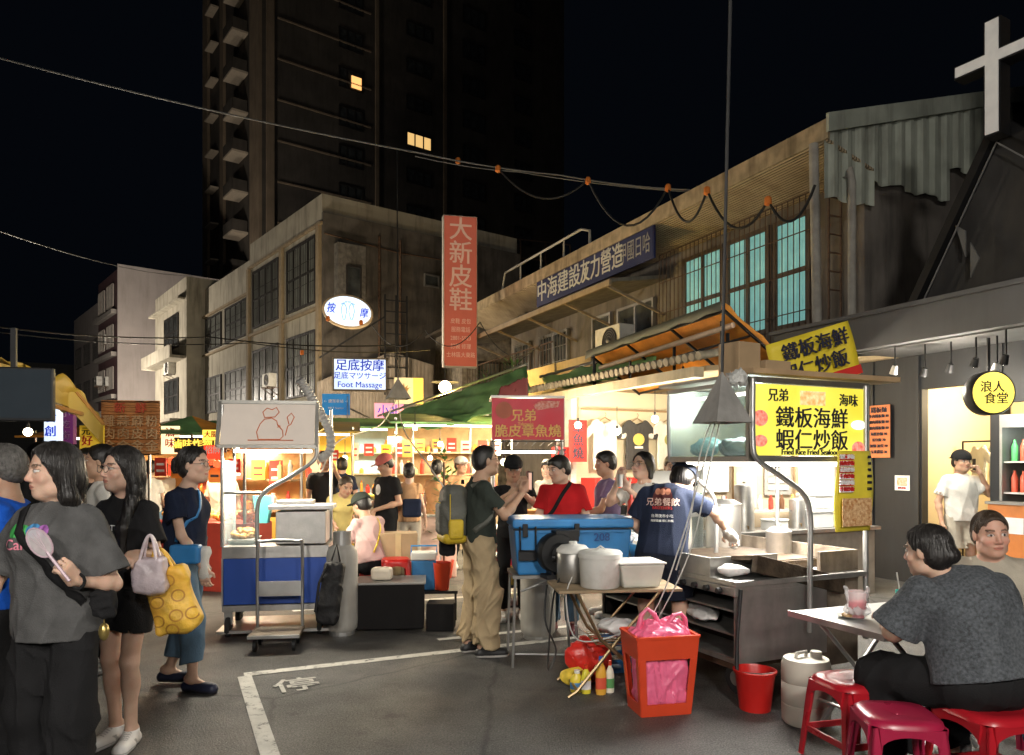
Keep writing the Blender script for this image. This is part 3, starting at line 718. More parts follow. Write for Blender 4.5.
# corrugated gable sheets
CORR = mat('pale_green_sheet', (.42, .45, .38), .6, .2, var=.2, scale=2, bump=.1, streak=.6, dirt=(.10, .09, .07))
m = MB()
steps = [(.0, 1.0, 5.55), (1.0, 1.75, 5.95), (1.75, 2.75, 5.92), (2.75, 4.4, 6.45)]
for (a, b_, zb) in steps:
    n = int((b_ - a) / .07); pts = []
    for i in range(n + 1):
        x = a + (b_ - a) * i / n; pts.append((x, -.03 - (.05 if (int(x / .14) % 2) else 0)))
    zt = lambda x: 6.55 + x * .30
    vs = [(x, y, zb + .12 * math.sin(x * 9) * .3) for x, y in pts] + [(x, y, zt(x)) for x, y in pts]; k = n + 1
    m.add(vs, [(i, i + 1, k + i + 1, k + i) for i in range(n)])
m.build('gable_cladding', CORR, RB, solid=.01)
m = MB(); m.prism([(-.05, 6.50), (7, 8.62), (7, 8.86), (-.05, 6.78)], -.16, -.11, 'y'); m.build('verge_board', CORR, RB)
# teal window wall
def fnR(y0, z0, x0=1.0): return lambda a, z, d: (x0 - d, y0 + a, z0 + z)
for (y0, w, z0, h, nx, ny) in ((1.15, .85, 3.95, 1.95, 1, 2), (2.1, 1.15, 3.95, 1.95, 2, 2), (3.35, 1.25, 3.95, 1.95, 2, 2)):
    window(RB, fnR(y0, z0), w, h, nx, ny, glass=TEAL, frame=mat('brown_frame', (.09, .065, .045), .6, bump=.1), bars=False, t=.08)
m = MB()   # security grille standing proud of the wall
for i in range(34): y = .6 + i * .13; m.bar((.55, y, 3.5), (.55, y, 6.0), .012)
for z in (3.5, 4.1, 4.75, 5.4, 6.0): m.bar((.55, .6, z), (.55, 4.9, z), .016)
m.bar((.55, .6, 3.5), (1.0, .6, 3.5), .03); m.bar((.55, 4.9, 3.5), (1, 4.9, 3.5), .03); m.build('window_grille', RUST, RB)
m = MB(); m.box(.2, 1.0, .3, 5.2, 3.42, 3.5); m.build('ledge', CONCD, RB)
# second bay: small windows, canopy, dark recess
window(RB, fnR(5.6, 4.0, .95), 1.5, 1.3, 2, 1, glass=GLASS, frame=ALU, bars=False)
window(RB, fnR(7.4, 3.9, .95), .9, 1.4, 1, 1, glass=GLASS, frame=ALU, bars=False)
window(RB, fnR(9.6, 4.0, .95), 1.7, 1.25, 2, 1, glass=GLASS, frame=ALU, bars=True)
window(RB, fnR(12.0, 4.0, .95), 1.1, 1.25, 2, 1, glass=GLASS, frame=ALU, bars=True)
m = MB(); m.prism([(-.55, 5.38), (1.0, 5.62), (1.0, 5.70), (-.55, 5.46)], 5.1, 14.6, 'y'); m.build('canopy', mat('grey_sheet', (.20, .18, .15), .6, .3, var=.2, bump=.2, wave=('Y', 3), streak=.5), RB)
m = MB(); m.box(-.6, -.54, 5.05, 14.7, 5.30, 5.42); 
for y in (5.3, 7.2, 9.2, 11.2, 13.4): m.bar((-.5, y, 5.35), (.98, y, 4.85), .05)
m.build('canopy_edge', mat('tan_edge', (.30, .23, .15), .6, bump=.2, streak=.5), RB)
m = MB(); m.box(-.05, 1.0, 5.0, 14.8, 3.42, 3.56); m.box(-.05, .06, 8.6, 14.8, 3.56, 3.95); m.build('balcony_slab', CONC, RB)
m = MB()
for i in range(26): m.bar((-.02, 8.8 + i * .24, 3.95), (-.02, 8.8 + i * .24, 4.7), .014)
m.bar((-.02, 8.7, 4.7), (-.02, 14.8, 4.7), .03); m.build('balcony_railing', RUST, RB)
m = MB(); m.tube([(.4, -.08, 5.9), (.4, -.14, 6.0), (.4, -.18, 5.8), (.4, -.18, 3.1)], .06, 10); m.tube([(-.08, .1, 6.4), (-.05, .05, 3.2)], .07, 10)
m.build('drainpipe', mat('pvc_pipe', (.34, .32, .28), .6, var=.2, bump=.1, streak=.5), RB, smooth=True)
m = MB()
for z in np.arange(4.2, 6.4, .28): m.bar((.1, -.02, z), (.35, -.02, z), .02)
m.bar((.1, -.02, 3.6), (.1, -.02, 6.5), .025); m.bar((.35, -.02, 3.6), (.35, -.02, 6.5), .025); m.build('ladder', RUST, RB)
m = MB(); m.tube([(.2, 7.2, 6.8), (.2, 7.2, 7.15), (.2, 7.6, 7.3), (.2, 12.2, 7.3), (.2, 12.4, 6.8)], .035, 8)
for y in (8.5, 9.8, 11.1): m.tube([(.2, y, 6.8), (.2, y, 7.3)], .025, 6)
m.build('roof_rail', mat('rail_white', (.45, .44, .4), .5, bump=.05), RB, smooth=True)
# dark blue banner along the eaves
def local_sign(parent_loc, rz, name, label, w, h, t, face, side, lines, cat='sign', group=None, facing='x', backlit=False):
    """flat board; facing 'x' faces local -x (text runs towards -y), facing 'y' faces local -y"""
    s = thing(name, parent_loc, rz, label, cat, group)
    m = MB()
    if facing == 'x': m.box(0, t, -w / 2, w / 2, 0, h)
    else: m.box(-w / 2, w / 2, 0, t, 0, h)
    m.build('housing', side, s, bevel=.006)
    m = MB(); e = min(.03, h * .06)
    if facing == 'x': m.box(-.006, -.001, -w / 2 + e, w / 2 - e, e, h - e)
    else: m.box(-w / 2 + e, w / 2 - e, -.006, -.001, e, h - e)
    m.build('face', face, s)
    for (tx, size, mm, a, z, *kw) in lines:
        k = kw[0] if kw else {}
        if facing == 'x': text(tx, size, mm, s, (-.012, a, z), UPX, **k)
        else: text(tx, size, mm, s, (a, -.012, z), UPY, **k)
    return s
NAVY = mat('navy_banner', (.012, .018, .09), .6, var=.15, scale=3, bump=.2, bscale=6)
LETW = mat('letter_white', (.55, .55, .52), .6, bump=0)
bpos = C1 + V * (-.08) + U * 6.85
local_sign(bpos + Vector((0, 0, 5.72)), TH, 'banner', 'long navy blue banner with white characters hung under the roof edge', 5.3, .66, .05, NAVY, NAVY,
           [('中海建設', .58, LETW, 1.45, .33, dict(off=.02)), ('/', .58, LETW, .05, .33, dict(off=.02)), ('友力營造', .58, LETW, -.62, .33, dict(off=.02, sx=.8)), ('甲國日哈', .46, mat('letter_grey', (.3, .3, .3), .6, bump=0), -1.98, .33, dict(sx=.62))], cat='banner')
ac_unit(None, C1 + V * .35 + U * 6.35 + Vector((0, 0, 3.95)), TH, 1.25, 'white outdoor air conditioner with round fan on the ledge under the navy banner')
# ================================================================== black shop under a grey beam, with the church gable above
S0 = Vector((5.5, 9.3, 0))
SH = thing('black_shop', S0, TH, 'black-fronted shop with an open cream doorway under a wide grey beam', 'shop')
BLK = mat('black_panel', (.009, .010, .012), .5, var=.25, scale=2, bump=.08, streak=.3, dirt=(.05, .05, .05))
BEAM = mat('grey_fascia', (.105, .105, .11), .6, var=.12, scale=1.5, bump=.1, streak=.4, dirt=(.08, .08, .08))
CREAM = mat('cream_wall', (.62, .52, .34), .8, var=.06, scale=2, bump=.05)
m = MB(); m.box(0, .12, .38, 1.95, 0, 3.0); m.box(-.04, .0, .40, .46, 0, 2.98); m.box(-.03, .0, 1.1, 1.13, 0, 2.98); m.box(0, .12, -.52, .38, 2.55, 3.0); m.box(-.02, .14, -.66, -.52, 0, 3.0); m.box(0, .12, -4, -.66, 2.3, 3.0)
m.box(.12, 6, 1.83, 1.95, 0, 3.0)
m.build('front_wall', BLK, SH)
m = MB(); m.box(.12, 3.2, 1.2, 1.26, 0, 3); m.box(3.2, 3.26, -4, 1.2, 0, 3); m.box(.13, 3.2, -1.0, -.94, 0, 2.99); m.build('inner_wall', CREAM, SH)
m = MB(); m.box(.13, 3.2, -.94, 1.2, 2.9, 2.96); m.build('inner_ceiling', CREAM, SH)
m = MB(); m.box(-1.0, -.86, -4.2, 1.9, 3.02, 3.42); m.box(-1.0, 0, 1.86, 1.96, 3.021, 3.419); m.build('fascia', BEAM, SH)
m = MB(); m.box(-1.06, 4, -4.2, 2.0, 3.42, 3.47); m.build('flashing', BEAM, SH)
m = MB(); m.box(-.86, 0, -4.2, 1.86, 3.0, 3.06); m.build('soffit', mat('soffit_dark', (.08, .08, .08), .6, bump=.05), SH)
m = MB(); m.box(.13, .5, -4, -.83, 0, .1); m.build('threshold', CONCD, SH)
# tiled gable body of the church over the shop
CHR = thing('church_front', S0, TH, 'dark church front with a black steel gable frame above the shop beam', 'church')
m = MB(); m.prism([(-3.0, 3.48), (.02, 3.48), (-.93, 5.22), (-1.03, 5.22)], -.5, .3, 'x'); m.build('gable_wall', mat('smoked_panel', (.034, .032, .030), .75, 0, var=.3, scale=2, bump=.1, streak=.4), CHR)
m = MB(); m.bar((-.56, .1, 3.46), (-.56, -.98, 5.36), .16, .10); m.bar((-.56, -2.9, 3.5), (-.56, -.98, 5.36), .16, .10); m.build('gable_frame', BLACKM, CHR)
m = MB(); m.bar((-.63, -.08, 3.5), (-.63, -.98, 5.12), .014); m.bar((-.63, -2.7, 3.5), (-.63, -.98, 5.12), .014); m.build('frame_trim', mat('trim_grey', (.14, .14, .14), .5, bump=0), CHR)
FCT = mat('facet', (.13, .13, .125), .4, bump=0)
for pp in ([(-.50, 4.35), (-.62, 4.25), (-.62, 3.95)], [(-.68, 4.1), (-.78, 3.9), (-.68, 3.7)]):
    m = MB(); m.prism(pp, -.62, -.60, 'x'); m.build('glass_facet', FCT, CHR)
m = MB(); m.box(.4, 3.0, -3.2, -1.35, 3.5, 9.5); m.build('tower_wall', mat('dark_brick', (.045, .038, .034), .8, var=.3, scale=6, bump=.4, wave=('Z', 5)), CHR)
m = MB(); m.box(.2, .4, -1.45, -1.25, 3.5, 9.6); m.build('brick_pier', mat('tan_brick', (.30, .22, .14), .8, var=.2, bump=.4, wave=('Z', 6)), CHR)
m = MB()
for i in range(5): m.bar((.2, -1.6, 5 + i * .8), (.2, -3, 5.8 + i * .8), .02); 
for i in range(4): m.bar((.22, -3, 5 + i * .8), (.22, -1.6, 5.8 + i * .8), .02)
m.build('truss', BLACKM, CHR)
# cross
cp = P(992, 133, 7.95); CR = thing('cross', cp, TH - R(84), 'tall white-faced cross with dark sides standing on the gable', 'cross')
def crossp(e): return [(-.085 + e, -.02 + e), (.085 - e, -.02 + e), (.085 - e, .74 + e), (.40 - e, .74 + e), (.40 - e, .885 - e), (.085 - e, .885 - e), (.085 - e, 1.23 - e), (-.085 + e, 1.23 - e), (-.085 + e, .885 - e), (-.40 + e, .885 - e), (-.40 + e, .74 + e), (-.085 + e, .74 + e)]
m = MB(); 
ROTY = Matrix.Rotation(R(90), 4, 'Z')
m.prism([(-a, z) for a, z in crossp(0)], 0, .20, 'y'); m.build('side_casing', BLACKM, CR)
m = MB(); m.prism([(-a, z) for a, z in crossp(.018)], -.012, -.001, 'y'); m.build('face_panel', mat('cross_face', (.50, .49, .46), .5, emit=(.5, .48, .45), es=.18, bump=.02), CR)
# ================================================================== left-hand three-storey house
AL = R(37.5); CLs = Vector((-6.93, 27, 0))
LB = thing('corner_building', CLs, AL, 'three-storey beige building with barred windows and a dark stained side wall', 'building')
m = MB(); m.use(CONC); m.prism([(0, 0), (9, 0), (9, 8), (0, 8)], 0, 11.4); m.prism([(.35, 8), (9, 8), (9, 16.6), (.35, 16.6)], 0, 11.0)
m.prism([(-.6, 16.6), (9, 16.6), (9, 24), (-.6, 24)], 0, 11.6)
m.build('wall', CONC, LB)
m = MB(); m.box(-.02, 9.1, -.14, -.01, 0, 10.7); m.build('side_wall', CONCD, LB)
m = MB(); m.box(-.12, -.01, -.1, 8.05, 10.25, 10.35); m.box(-.12, -.01, .35, 8.05, 7.2, 7.32); m.box(-.12, -.01, -.1, 8.05, 3.75, 3.9)
for y in (.0, 3.75, 7.85): m.box(-.14, -.01, y, y + .28, 3.9, 10.25)
m.box(.2, .34, 8.05, 16.6, 9.4, 9.5); m.box(.2, .34, 8.05, 16.6, 7.3, 7.4); m.build('window_surround', mat('tan_frame', (.26, .20, .12), .7, bump=.15, streak=.5), LB)
for z0, h in ((7.5, 2.5), (4.1, 2.4)):
    for y0, w in ((.5, 2.9), (4.3, 3.2)): window(LB, (lambda y0, z0: lambda a, z, d: (-d - .02, y0 + a, z0 + z))(y0, z0), w, h, 4, 2, glass=GLASSG, t=.09)
for z0, h in ((7.55, 1.75), (4.2, 1.9)):
    for y0, w, n in ((8.6, 4.2, 5), (13.5, 2.8, 3)): window(LB, (lambda y0, z0: lambda a, z, d: (.33 - d, y0 + a, z0 + z))(y0, z0), w, h, n, 2, glass=GLASSG, t=.09)
for z0 in (4.4, 8.0): window(LB, (lambda z0: lambda a, z, d: (-.62 - d, 18.2 + a, z0 + z))(z0), 3.2, 1.9, 3, 2, glass=GLASS, t=.09)
m = MB(); m.box(-1.4, -.61, 16.8, 24, 7.2, 7.35); m.box(-1.4, -1.3, 16.8, 24, 7.35, 7.9); m.build('balcony', CONC, LB); m = MB(); m.box(-1.4, -.61, 16.8, 24, 3.8, 3.95); m.build('balcony', CONC, LB); m = MB(); m.box(-1.0, -.61, 16.8, 24, 10.4, 10.5); m.build('canopy', CONC, LB)
m = MB()   # side wall details: pipes, stains, small windows, sheds
m.box(.4, 1.5, -.5, -.15, 6.9, 9.6); m.build('lean_to', mat('grey_board', (.13, .12, .105), .8, var=.4, bump=.3, streak=.7), LB)
for x0, z0, w, h in ((4.2, 8.6, .7, .5), (.7, 7.4, .6, 1.4), (5.6, 8.4, .7, .6)): window(LB, (lambda x0, z0: lambda a, z, d: (x0 + a, -.52 - d if x0 == .7 else -.15 - d, z0 + z))(x0, z0), w, h, 1, 1, glass=GLASS, frame=ALU if x0 > 3 else FRAME, bars=False)
m = MB()
for x in (2.2, 3.1, 6.2): m.tube([(x, -.22, 3), (x, -.22, 10.2)], .05, 6)
m.tube([(0, -.2, 9.9), (3, -.22, 9.7), (6.5, -.2, 9.8)], .03, 5); m.build('drainpipe', RUST, LB)
for k, (px, py, Y, s) in enumerate(((401 / 3.147 + 50, 468 / 3.147 + 180, 43, 1.1), (377 / 3.147 + 50, 615 / 3.147 + 180, 42, 1.3), (152 / 3.147 + 50, 650 / 3.147 + 180, 55, 1.2), (180 / 3.147 + 50, 652 / 3.147 + 180, 54, 1.2), (690 / 3.147 + 50, 655 / 3.147 + 180, 28, .9), (177 / 3.147 + 50, 520 / 3.147 + 180, 55, 1.2))):
    L_ = ['boxy air conditioner high on the narrow end of the beige building', 'large white air conditioner low on the narrow end of the beige building', 'left one of two air conditioners under a purple building window', 'right one of two air conditioners under a purple building window',
          'small air conditioner under the first-floor barred windows of the beige building', 'air conditioner by the middle window of the purple building'][k]
    q = P(px, py, Y); ac_unit(None, q, AL, s, L_)
# purple tiled building with a blank grey flank, and the pale one beyond
PB = thing('tiled_building', P(118, 462, 52) * 1, R(40), 'narrow purple-tiled building with a tall blank grey side wall', 'building'); PB.location.z = 0
m = MB(); m.box(0, 9, 0, 6.4, 0, 15.2); m.build('wall', PURP, PB)
m = MB(); m.box(-.05, 9.1, -.12, -.01, 0, 15.4); m.box(-.05, 9.1, -.121, -.01, 15.4, 15.5); m.build('side_wall', GREYW, PB)
m = MB(); 
for z in (3.4, 6.4, 9.4, 12.4): m = MB(); m.box(-.35, -.01, .4, 6.3, z - .3, z); m.build('ledge', mat('pale_ledge', (.26, .24, .22), .8, bump=.1, streak=.4), PB)
for z in (3.8, 6.8, 9.8, 12.7):
    for y in (.9, 3.7): window(PB, (lambda y, z0: lambda a, z, d: (-d - .1, y + a, z0 + z))(y, z), 2.0, 1.6, 2, 1, glass=GLASSG, t=.1, frame=mat('pale_frame', (.32, .29, .26), .6, bump=0))
QB = thing('grey_building', PB.location + Vector((-math.sin(R(40)), math.cos(R(40)), 0)) * 6.6, R(40), 'dim grey apartment building beyond the purple-tiled one', 'building')
m = MB(); m.box(.3, 9, 0, 11.5, 0, 14.2); m.build('wall', GREYW, QB)
for z in (3.5, 6.6, 9.7):
    for y in (.8, 4.4, 8): window(QB, (lambda y, z0: lambda a, z, d: (.28 - d, y + a, z0 + z))(y, z), 2.4, 1.7, 3, 1, glass=GLASS, t=.1)
FB = thing('distant_building', P(10, 462, 80) * 1, R(30), 'very dark low building at the far end of the street', 'building'); FB.location.z = 0
m = MB(); m.box(-6, 10, 0, 10, 0, 12.5); m.build('wall', mat('very_dark', (.03, .032, .035), .8, bump=.1), FB)
for i in range(4): window(FB, (lambda i: lambda a, z, d: (-5 + i * 3.6 + a, -d - .02, 8.6 + z))(i), 1.8, 1.4, 2, 1, glass=GLASS)
# ================================================================== tower block
TW = thing('tower_block', P(262, 462, 57) * 1, AL, 'dark high-rise with a column of small balconies and two lit windows', 'tower'); TW.location.z = 0
TWM = mat('tower_tile', (.078, .068, .058), .75, var=.25, scale=.6, bump=.15, streak=.4)
TWM2 = mat('tower_tile_side', (.24, .185, .13), .75, var=.2, scale=.6, bump=.15, streak=.4)
m = MB(); m.box(0, 31, 0, 15, 0, 62); m.build('wall', TWM, TW)
m = MB(); m.box(-.25, -.01, .0, 2.2, 0, 62); m.box(-.25, -.01, 9.2, 10.2, 0, 62); m.box(-.25, -.01, 14, 15.6, 0, 62); m.build('side_pier', TWM2, TW)
for x in (8.8, 17.2, 17.4): pass
m = MB(); m.box(9.6, 9.9, -.2, -.01, 0, 62); m.box(16.4, 16.7, -.2, -.01, 0, 62); m.box(.3, .9, -.2, -.01, 0, 62)
for k in range(20): z = 3.2 * k + 1; m.box(1.2, 9.2, -.12, -.01, z, z + .12)
m.build('front_rib', TWM2, TW)
PALE = mat('balcony_underside', (.55, .47, .37), .8, var=.1, bump=.05)
for k in range(3, 18):
    z = 3.22 * k + .6
    m = MB(); m.box(-1.3, -.02, 3.2, 5.6, z, z + .16); bal = m.build('balcony', PALE, TW)
    m = MB(); m.box(-1.3, -1.24, 3.2, 5.6, z + .161, z + 1.05); m.box(-1.3, -.1, 3.2, 3.26, z + .161, z + 1.05); m.build('parapet', TWM, bal)
    m = MB(); m.box(-.7, -.02, 11.3, 13.2, z - .4, z - .25); m.build('small_ledge', PALE, TW)
LITW = glow('lit_window', (1.0, .62, .22), .55); LITD = glow('lit_window_dim', (1.0, .50, .16), .9)
for k in range(4, 18):
    z = 3.22 * k + .3
    for x, w in ((6.3, 2.2), (12.6, 2.6), (18.5, 2.6), (24.5, 2.2)):
        if (x == 12.6 and k % 1) : continue
        lit = (x == 12.6 and k == 7) or (x == 6.3 and k == 8)
        gl = LITW if (x == 12.6 and k == 9) else GLASS
        wd = window(TW, (lambda x, z0: lambda a, zz, d: (x + a, -d - .02, z0 + zz))(x, z), w, 1.7 if x != 12.6 else 1.3, 3, 1, glass=gl, t=.12, bars=False)
        if x == 6.3 and k == 10:
            m = MB(); m.box(x + 1.1, x + 2.0, -.12, -.10, z + .2, z + 1.2); m.build('lamp_glow', LITD, wd)
# dark house between the two rows with its roof cages
MBd = thing('back_house', G(440, 34), R(20), 'dark low house with a rusty roof cage behind the tall red sign', 'house')
m = MB(); m.box(0, 7, 0, 6, 0, 9.6); m.build('wall', CONCD, MBd)
m = MB()
for x in np.arange(0, 6.6, 1.3):
    for z in (12.2,): m.bar((x, -.1, 9.6), (x, -.1, z), .07)
for z in (9.7, 10.5, 11.3, 12.2): m.bar((0, -.1, z), (6.5, -.1, z), .05)
m.bar((2.6, -.1, 11.3), (5.2, -.1, 9.7), .05); m.build('roof_cage', RUST, MBd)
LH = thing('lean_to_house', G(462, 27), R(24), 'low stone-walled house with a sheet roof behind the red sign', 'house')
m = MB(); m.box(0, 5.5, 0, 4, 0, 6.6); m.build('wall', mat('rubble_wall', (.24, .21, .17), .9, var=.5, scale=5, bump=.5, bscale=7, streak=.6), LH)
m = MB(); m.prism([(-.5, 6.5), (6, 7.6), (6, 7.7), (-.5, 6.6)], -.6, 4.4, 'y'); m.build('roof', mat('sheet_brown', (.12, .10, .08), .6, .2, bump=.3, wave=('Y', 3)), LH)
window(LH, lambda a, z, d: (.6 + a, -d - .02, 3.9 + z), 2.6, 1.4, 3, 1, glass=GLASSG)
window(LH, lambda a, z, d: (3.6 + a, -d - .02, 3.9 + z), 1.4, 1.4, 2, 1, glass=GLASSG)
SHD = thing('sheet_metal_shed', G(318, 25.8), R(24), 'corrugated metal shed under the two massage signs', 'shed')
SHM = mat('pale_corrugated', (.30, .26, .215), .7, .2, var=.2, scale=2, bump=.6, wave=('X', 6), streak=.6, dirt=(.09, .07, .05))
m = MB(); m.prism([(0, 0), (4.2, 0), (4.2, 5.2), (2.6, 5.6), (0, 4.4)], 0, .2, 'y'); m.build('wall', SHM, SHD)
m = MB()
for x in (2.3, 2.7, 3.1): m.bar((x, -.3, 4), (x, -.3, 7.6), .06)
for z in np.arange(4.2, 7.6, .4): m.bar((2.3, -.3, z), (3.1, -.3, z), .04)
m.bar((0, -.3, 5.2), (2.3, -.3, 6.8), .06); m.build('iron_frame', BLACKM, SHD)
# ------------------------------------------------------------------ shared colours
REDP = mat('red_plastic', (.48, .015, .012), .32, var=.08, scale=4, bump=.04, spec=.5)
REDST = mat('red_stool_plastic', (.36, .010, .018), .28, var=.08, scale=5, bump=.03, spec=.5)
PINKP = mat('magenta_stool_plastic', (.30, .012, .045), .28, var=.08, scale=5, bump=.03)
ORP = mat('orange_red_plastic', (.62, .06, .02), .35, var=.06, bump=.03)
BLUEP = mat('blue_plastic', (.03, .20, .48), .4, var=.15, scale=5, bump=.06, streak=.3, dirt=(.05, .10, .18))
BLUEC = mat('blue_panel', (.02, .075, .38), .45, var=.1, scale=4, bump=.04)
DRED = mat('dark_red_sign', (.36, .02, .03), .5, var=.08, bump=.05, emit=(.36, .02, .03), es=.30)
YEL = mat('yellow_sign', (.72, .56, .03), .6, var=.06, scale=3, bump=.08)
INK = mat('ink_black', (.012, .012, .03), .6, bump=0); INKR = mat('ink_red', (.55, .02, .015), .6, bump=0); INKB = mat('ink_blue', (.015, .05, .45), .5, bump=0)
INKW = mat('ink_white', (.8, .8, .78), .6, bump=0); GOLD = mat('ink_gold', (.75, .52, .12), .5, bump=0)
CARD = mat('cardboard', (.36, .25, .14), .85, var=.12, scale=5, bump=.1)
WBAG = mat('white_bag', (.72, .70, .68), .4, var=.1, scale=8, bump=.35, bscale=25)
CLOTHG = mat('green_tarp', (.16, .34, .12), .55, var=.35, scale=2.2, bump=.3, bscale=7, streak=.4, dirt=(.10, .10, .03))
TARPO = mat('orange_tarp', (.75, .30, .04), .55, var=.25, scale=2, bump=.25, bscale=6, streak=.4, dirt=(.20, .08, .02))
TARPY = mat('yellow_tarp', (.62, .42, .05), .5, var=.15, scale=2, bump=.2, bscale=8)
BRS = mat('brassy_tube', (.30, .22, .12), .35, .8, var=.2, bump=.05)
TUBE = glow('led_tube', (1, .96, .88), 3.2)
def food(name, c1, c2, sc=20): 
    m = mat(name, c1, .45, var=0, scale=sc, bump=.6, bscale=sc * 1.3); x = m.node_tree.nodes['Mix']; x.inputs['B'].default_value = (*c2, 1); return m
def F4(name, *poly): pass
def leg_tube(t, a, b, r=.012, name='leg', m=GALV):
    q = MB(); q.tube([a, b], r, 8); return q.build(name, m, t, smooth=True)
def sheet_pts(A, B, C, D, nx=14, ny=8, sag=.1, seed=1, name='sheet', m=None, parent=None, solid=.006):
    A, B, C, D = map(Vector, (A, B, C, D)); q = MB()
    def fn(u, v):
        p = A.lerp(B, u).lerp(D.lerp(C, u), v); z = -sag * 4 * u * (1 - u) * (.4 + v) * .7 + .09 * mnoise.noise(Vector((u * 7 + seed, v * 4, seed))) + .03 * mnoise.noise(Vector((u * 25 + seed, v * 9, seed)))
        return p + Vector((0, 0, z))
    q.sheet(nx * 2, ny * 2, fn); return q.build(name, m, parent, smooth=True, solid=solid)

# ================================================================== plastic stools
def stool(label, loc, rz, m, h=.45, r=.165):
    t = thing('plastic_stool', loc, rz, label, 'stool', 'red plastic stools round the folding table')
    q = MB(); 
    def rr(a, s):  # rounded square radius
        c, d = abs(math.cos(a)), abs(math.sin(a)); return s / ((c ** 4 + d ** 4) ** .25)
    n = 36
    rings = [(.02, h - .012), (.03, h - .016), (.6, h - .004), (.9, h), (1.0, h - .012), (1.04, h - .035), (.98, h - .036), (.93, h - .016), (.5, h - .02), (.02, h - .022)]
    vs = []; fs = []
    for k, z in rings:
        for i in range(n): a = 2 * math.pi * i / n; s = rr(a, r * k); vs.append((s * math.cos(a), s * math.sin(a), z))
    for k in range(len(rings) - 1):
        for i in range(n): j = (i + 1) % n; fs.append((k * n + i, k * n + j, (k + 1) * n + j, (k + 1) * n + i))
    q.add(vs, fs); q.build('seat', m, t, smooth=True)
    for sx in (-1, 1):
        for sy in (-1, 1):
            q = MB(); a = r * .93; b = r * 1.17; w = .05
            for (dx, dy) in ((1, 0), (0, 1)):
                vs = []
                for z, o, ww in ((h - .03, a, w * 1.7), (h - .09, a + .008, w), (0, b, w * .62)):
                    th = .014
                    for (e, f_) in ((0, 0), (-ww, 0), (-ww, -th), (0, -th)):
                        x = o + (e if dx else f_); y = o + (e if dy else f_); vs.append((sx * x, sy * y, z))
                fs = []
                for k in range(2):
                    for i in range(4): j = (i + 1) % 4; fs.append((k * 4 + i, k * 4 + j, k * 4 + 4 + j, k * 4 + 4 + i))
                q.add(vs, fs + [(0, 1, 2, 3), (11, 10, 9, 8)])
            q.build('leg', m, t, bevel=.004)
    for k in range(4):
        q = MB(); q.X = Matrix.Rotation(k * math.pi / 2, 4, 'Z'); o = r * 1.06; z = h * .33
        q.box(-o + .03, o - .03, o - .012, o, z - .018, z + .018); q.build('stretcher', m, t, bevel=.004)
        q = MB(); q.X = Matrix.Rotation(k * math.pi / 2, 4, 'Z'); o = r * .95   # arched apron under the seat
        pts = [(-r * .8, h - .03)] + [(-r * .74 * math.cos(a), h - .12 + .055 * math.sin(a)) for a in [i * math.pi / 10 for i in range(11)]] + [(r * .8, h - .03)]
        q.prism(pts, o, o + .012, 'y'); q.build('apron', m, t)
    return t
stool('dark red plastic stool between the folding table and the white jerry can', G(852, 3.95), R(15), REDST)
stool('magenta plastic stool in front, nearest the bottom edge between two others', G(897, 3.42), R(-8), PINKP)
stool('dark red plastic stool carrying the woman in the charcoal shirt', G(990, 3.46), R(10), REDST, .46, .18)
stool('pinkish red plastic stool carrying the man at the folding table', G(1012, 4.35), R(20), PINKP)
# folding dining table
t = thing('folding_table', G(870, 4.2), R(22), 'small folding table with pale worn top and crossed steel legs', 'table')
q = MB(); q.box(-.30, .62, -.36, .30, .700, .722); q.build('tabletop', mat('table_top', (.42, .43, .42), .28, .3, var=.1, scale=6, bump=.05, streak=.3), t, bevel=.008)
q = MB(); q.box(-.31, .63, -.37, -.36, .69, .725); q.box(-.31, -.30, -.36, .31, .69, .725); q.build('edge_band', STEEL, t)
for y in (-.28, .24):
    for s in (-1, 1): leg_tube(t, (.16 - s * .32, y + s * .012, .69), (.16 + s * .34, y + s * .012, .012), .014)
leg_tube(t, (.48, -.28, .2), (.48, .24, .2), .01, 'crossbar'); leg_tube(t, (-.14, -.28, .2), (-.14, .24, .2), .01, 'crossbar')
tz = .722
def on_table(x, y): return Vector((t.location.x + math.cos(R(22)) * x - math.sin(R(22)) * y, t.location.y + math.sin(R(22)) * x + math.cos(R(22)) * y, tz))
c = thing('drink_cup', P(857, 612, 4.15) * 1, 0, 'clear cup of pink juice in a thin white carrier bag on the folding table', 'cup'); c.location.z = tz
q = MB(); q.lathe([(.038, .002), (.052, .11), (.054, .155), (.050, .155), (.048, .11), (.036, .006)], 20); q.build('cup', mat('clear_plastic', (.8, .7, .7), .1, var=0, bump=0, alpha=.35), c, smooth=True)
q = MB(); q.lathe([(.036, .006), (.048, .10)], 20); q.build('juice', mat('juice', (.75, .05, .10), .2, bump=0), c, smooth=True)
B_ = Sdf(); B_.ell((0, 0, .05), (.075, .065, .035), None, .02); B_.ell((0, 0, .10), (.058, .055, .07), None, .01, op='s'); B_.cone((-.05, 0, .08), (-.06, 0, .17), .012, .016, .02); B_.cone((.05, 0, .08), (.062, 0, .17), .012, .015, .02); B_.noise.append(folds(3, .012, 60))
skin_mesh('carrier_bag', [B_.mesh(.005)], mat('thin_white_bag', (.72, .70, .70), .35, var=.05, bump=.3, bscale=60, alpha=.55), c)
c = thing('lunch_box', on_table(.16, -.06), R(35), 'yellow-lidded paper lunch box lying on the folding table', 'box'); q = MB(); q.frustum((-.08, .08, -.05, .05), (-.09, .09, -.06, .06), 0, .04); q.build('tray', WHITEP, c, bevel=.004)
q = MB(); q.box(-.092, .092, -.062, .062, .041, .05); q.build('lid', mat('pale_yellow', (.62, .58, .30), .6, bump=.05), c, bevel=.004)
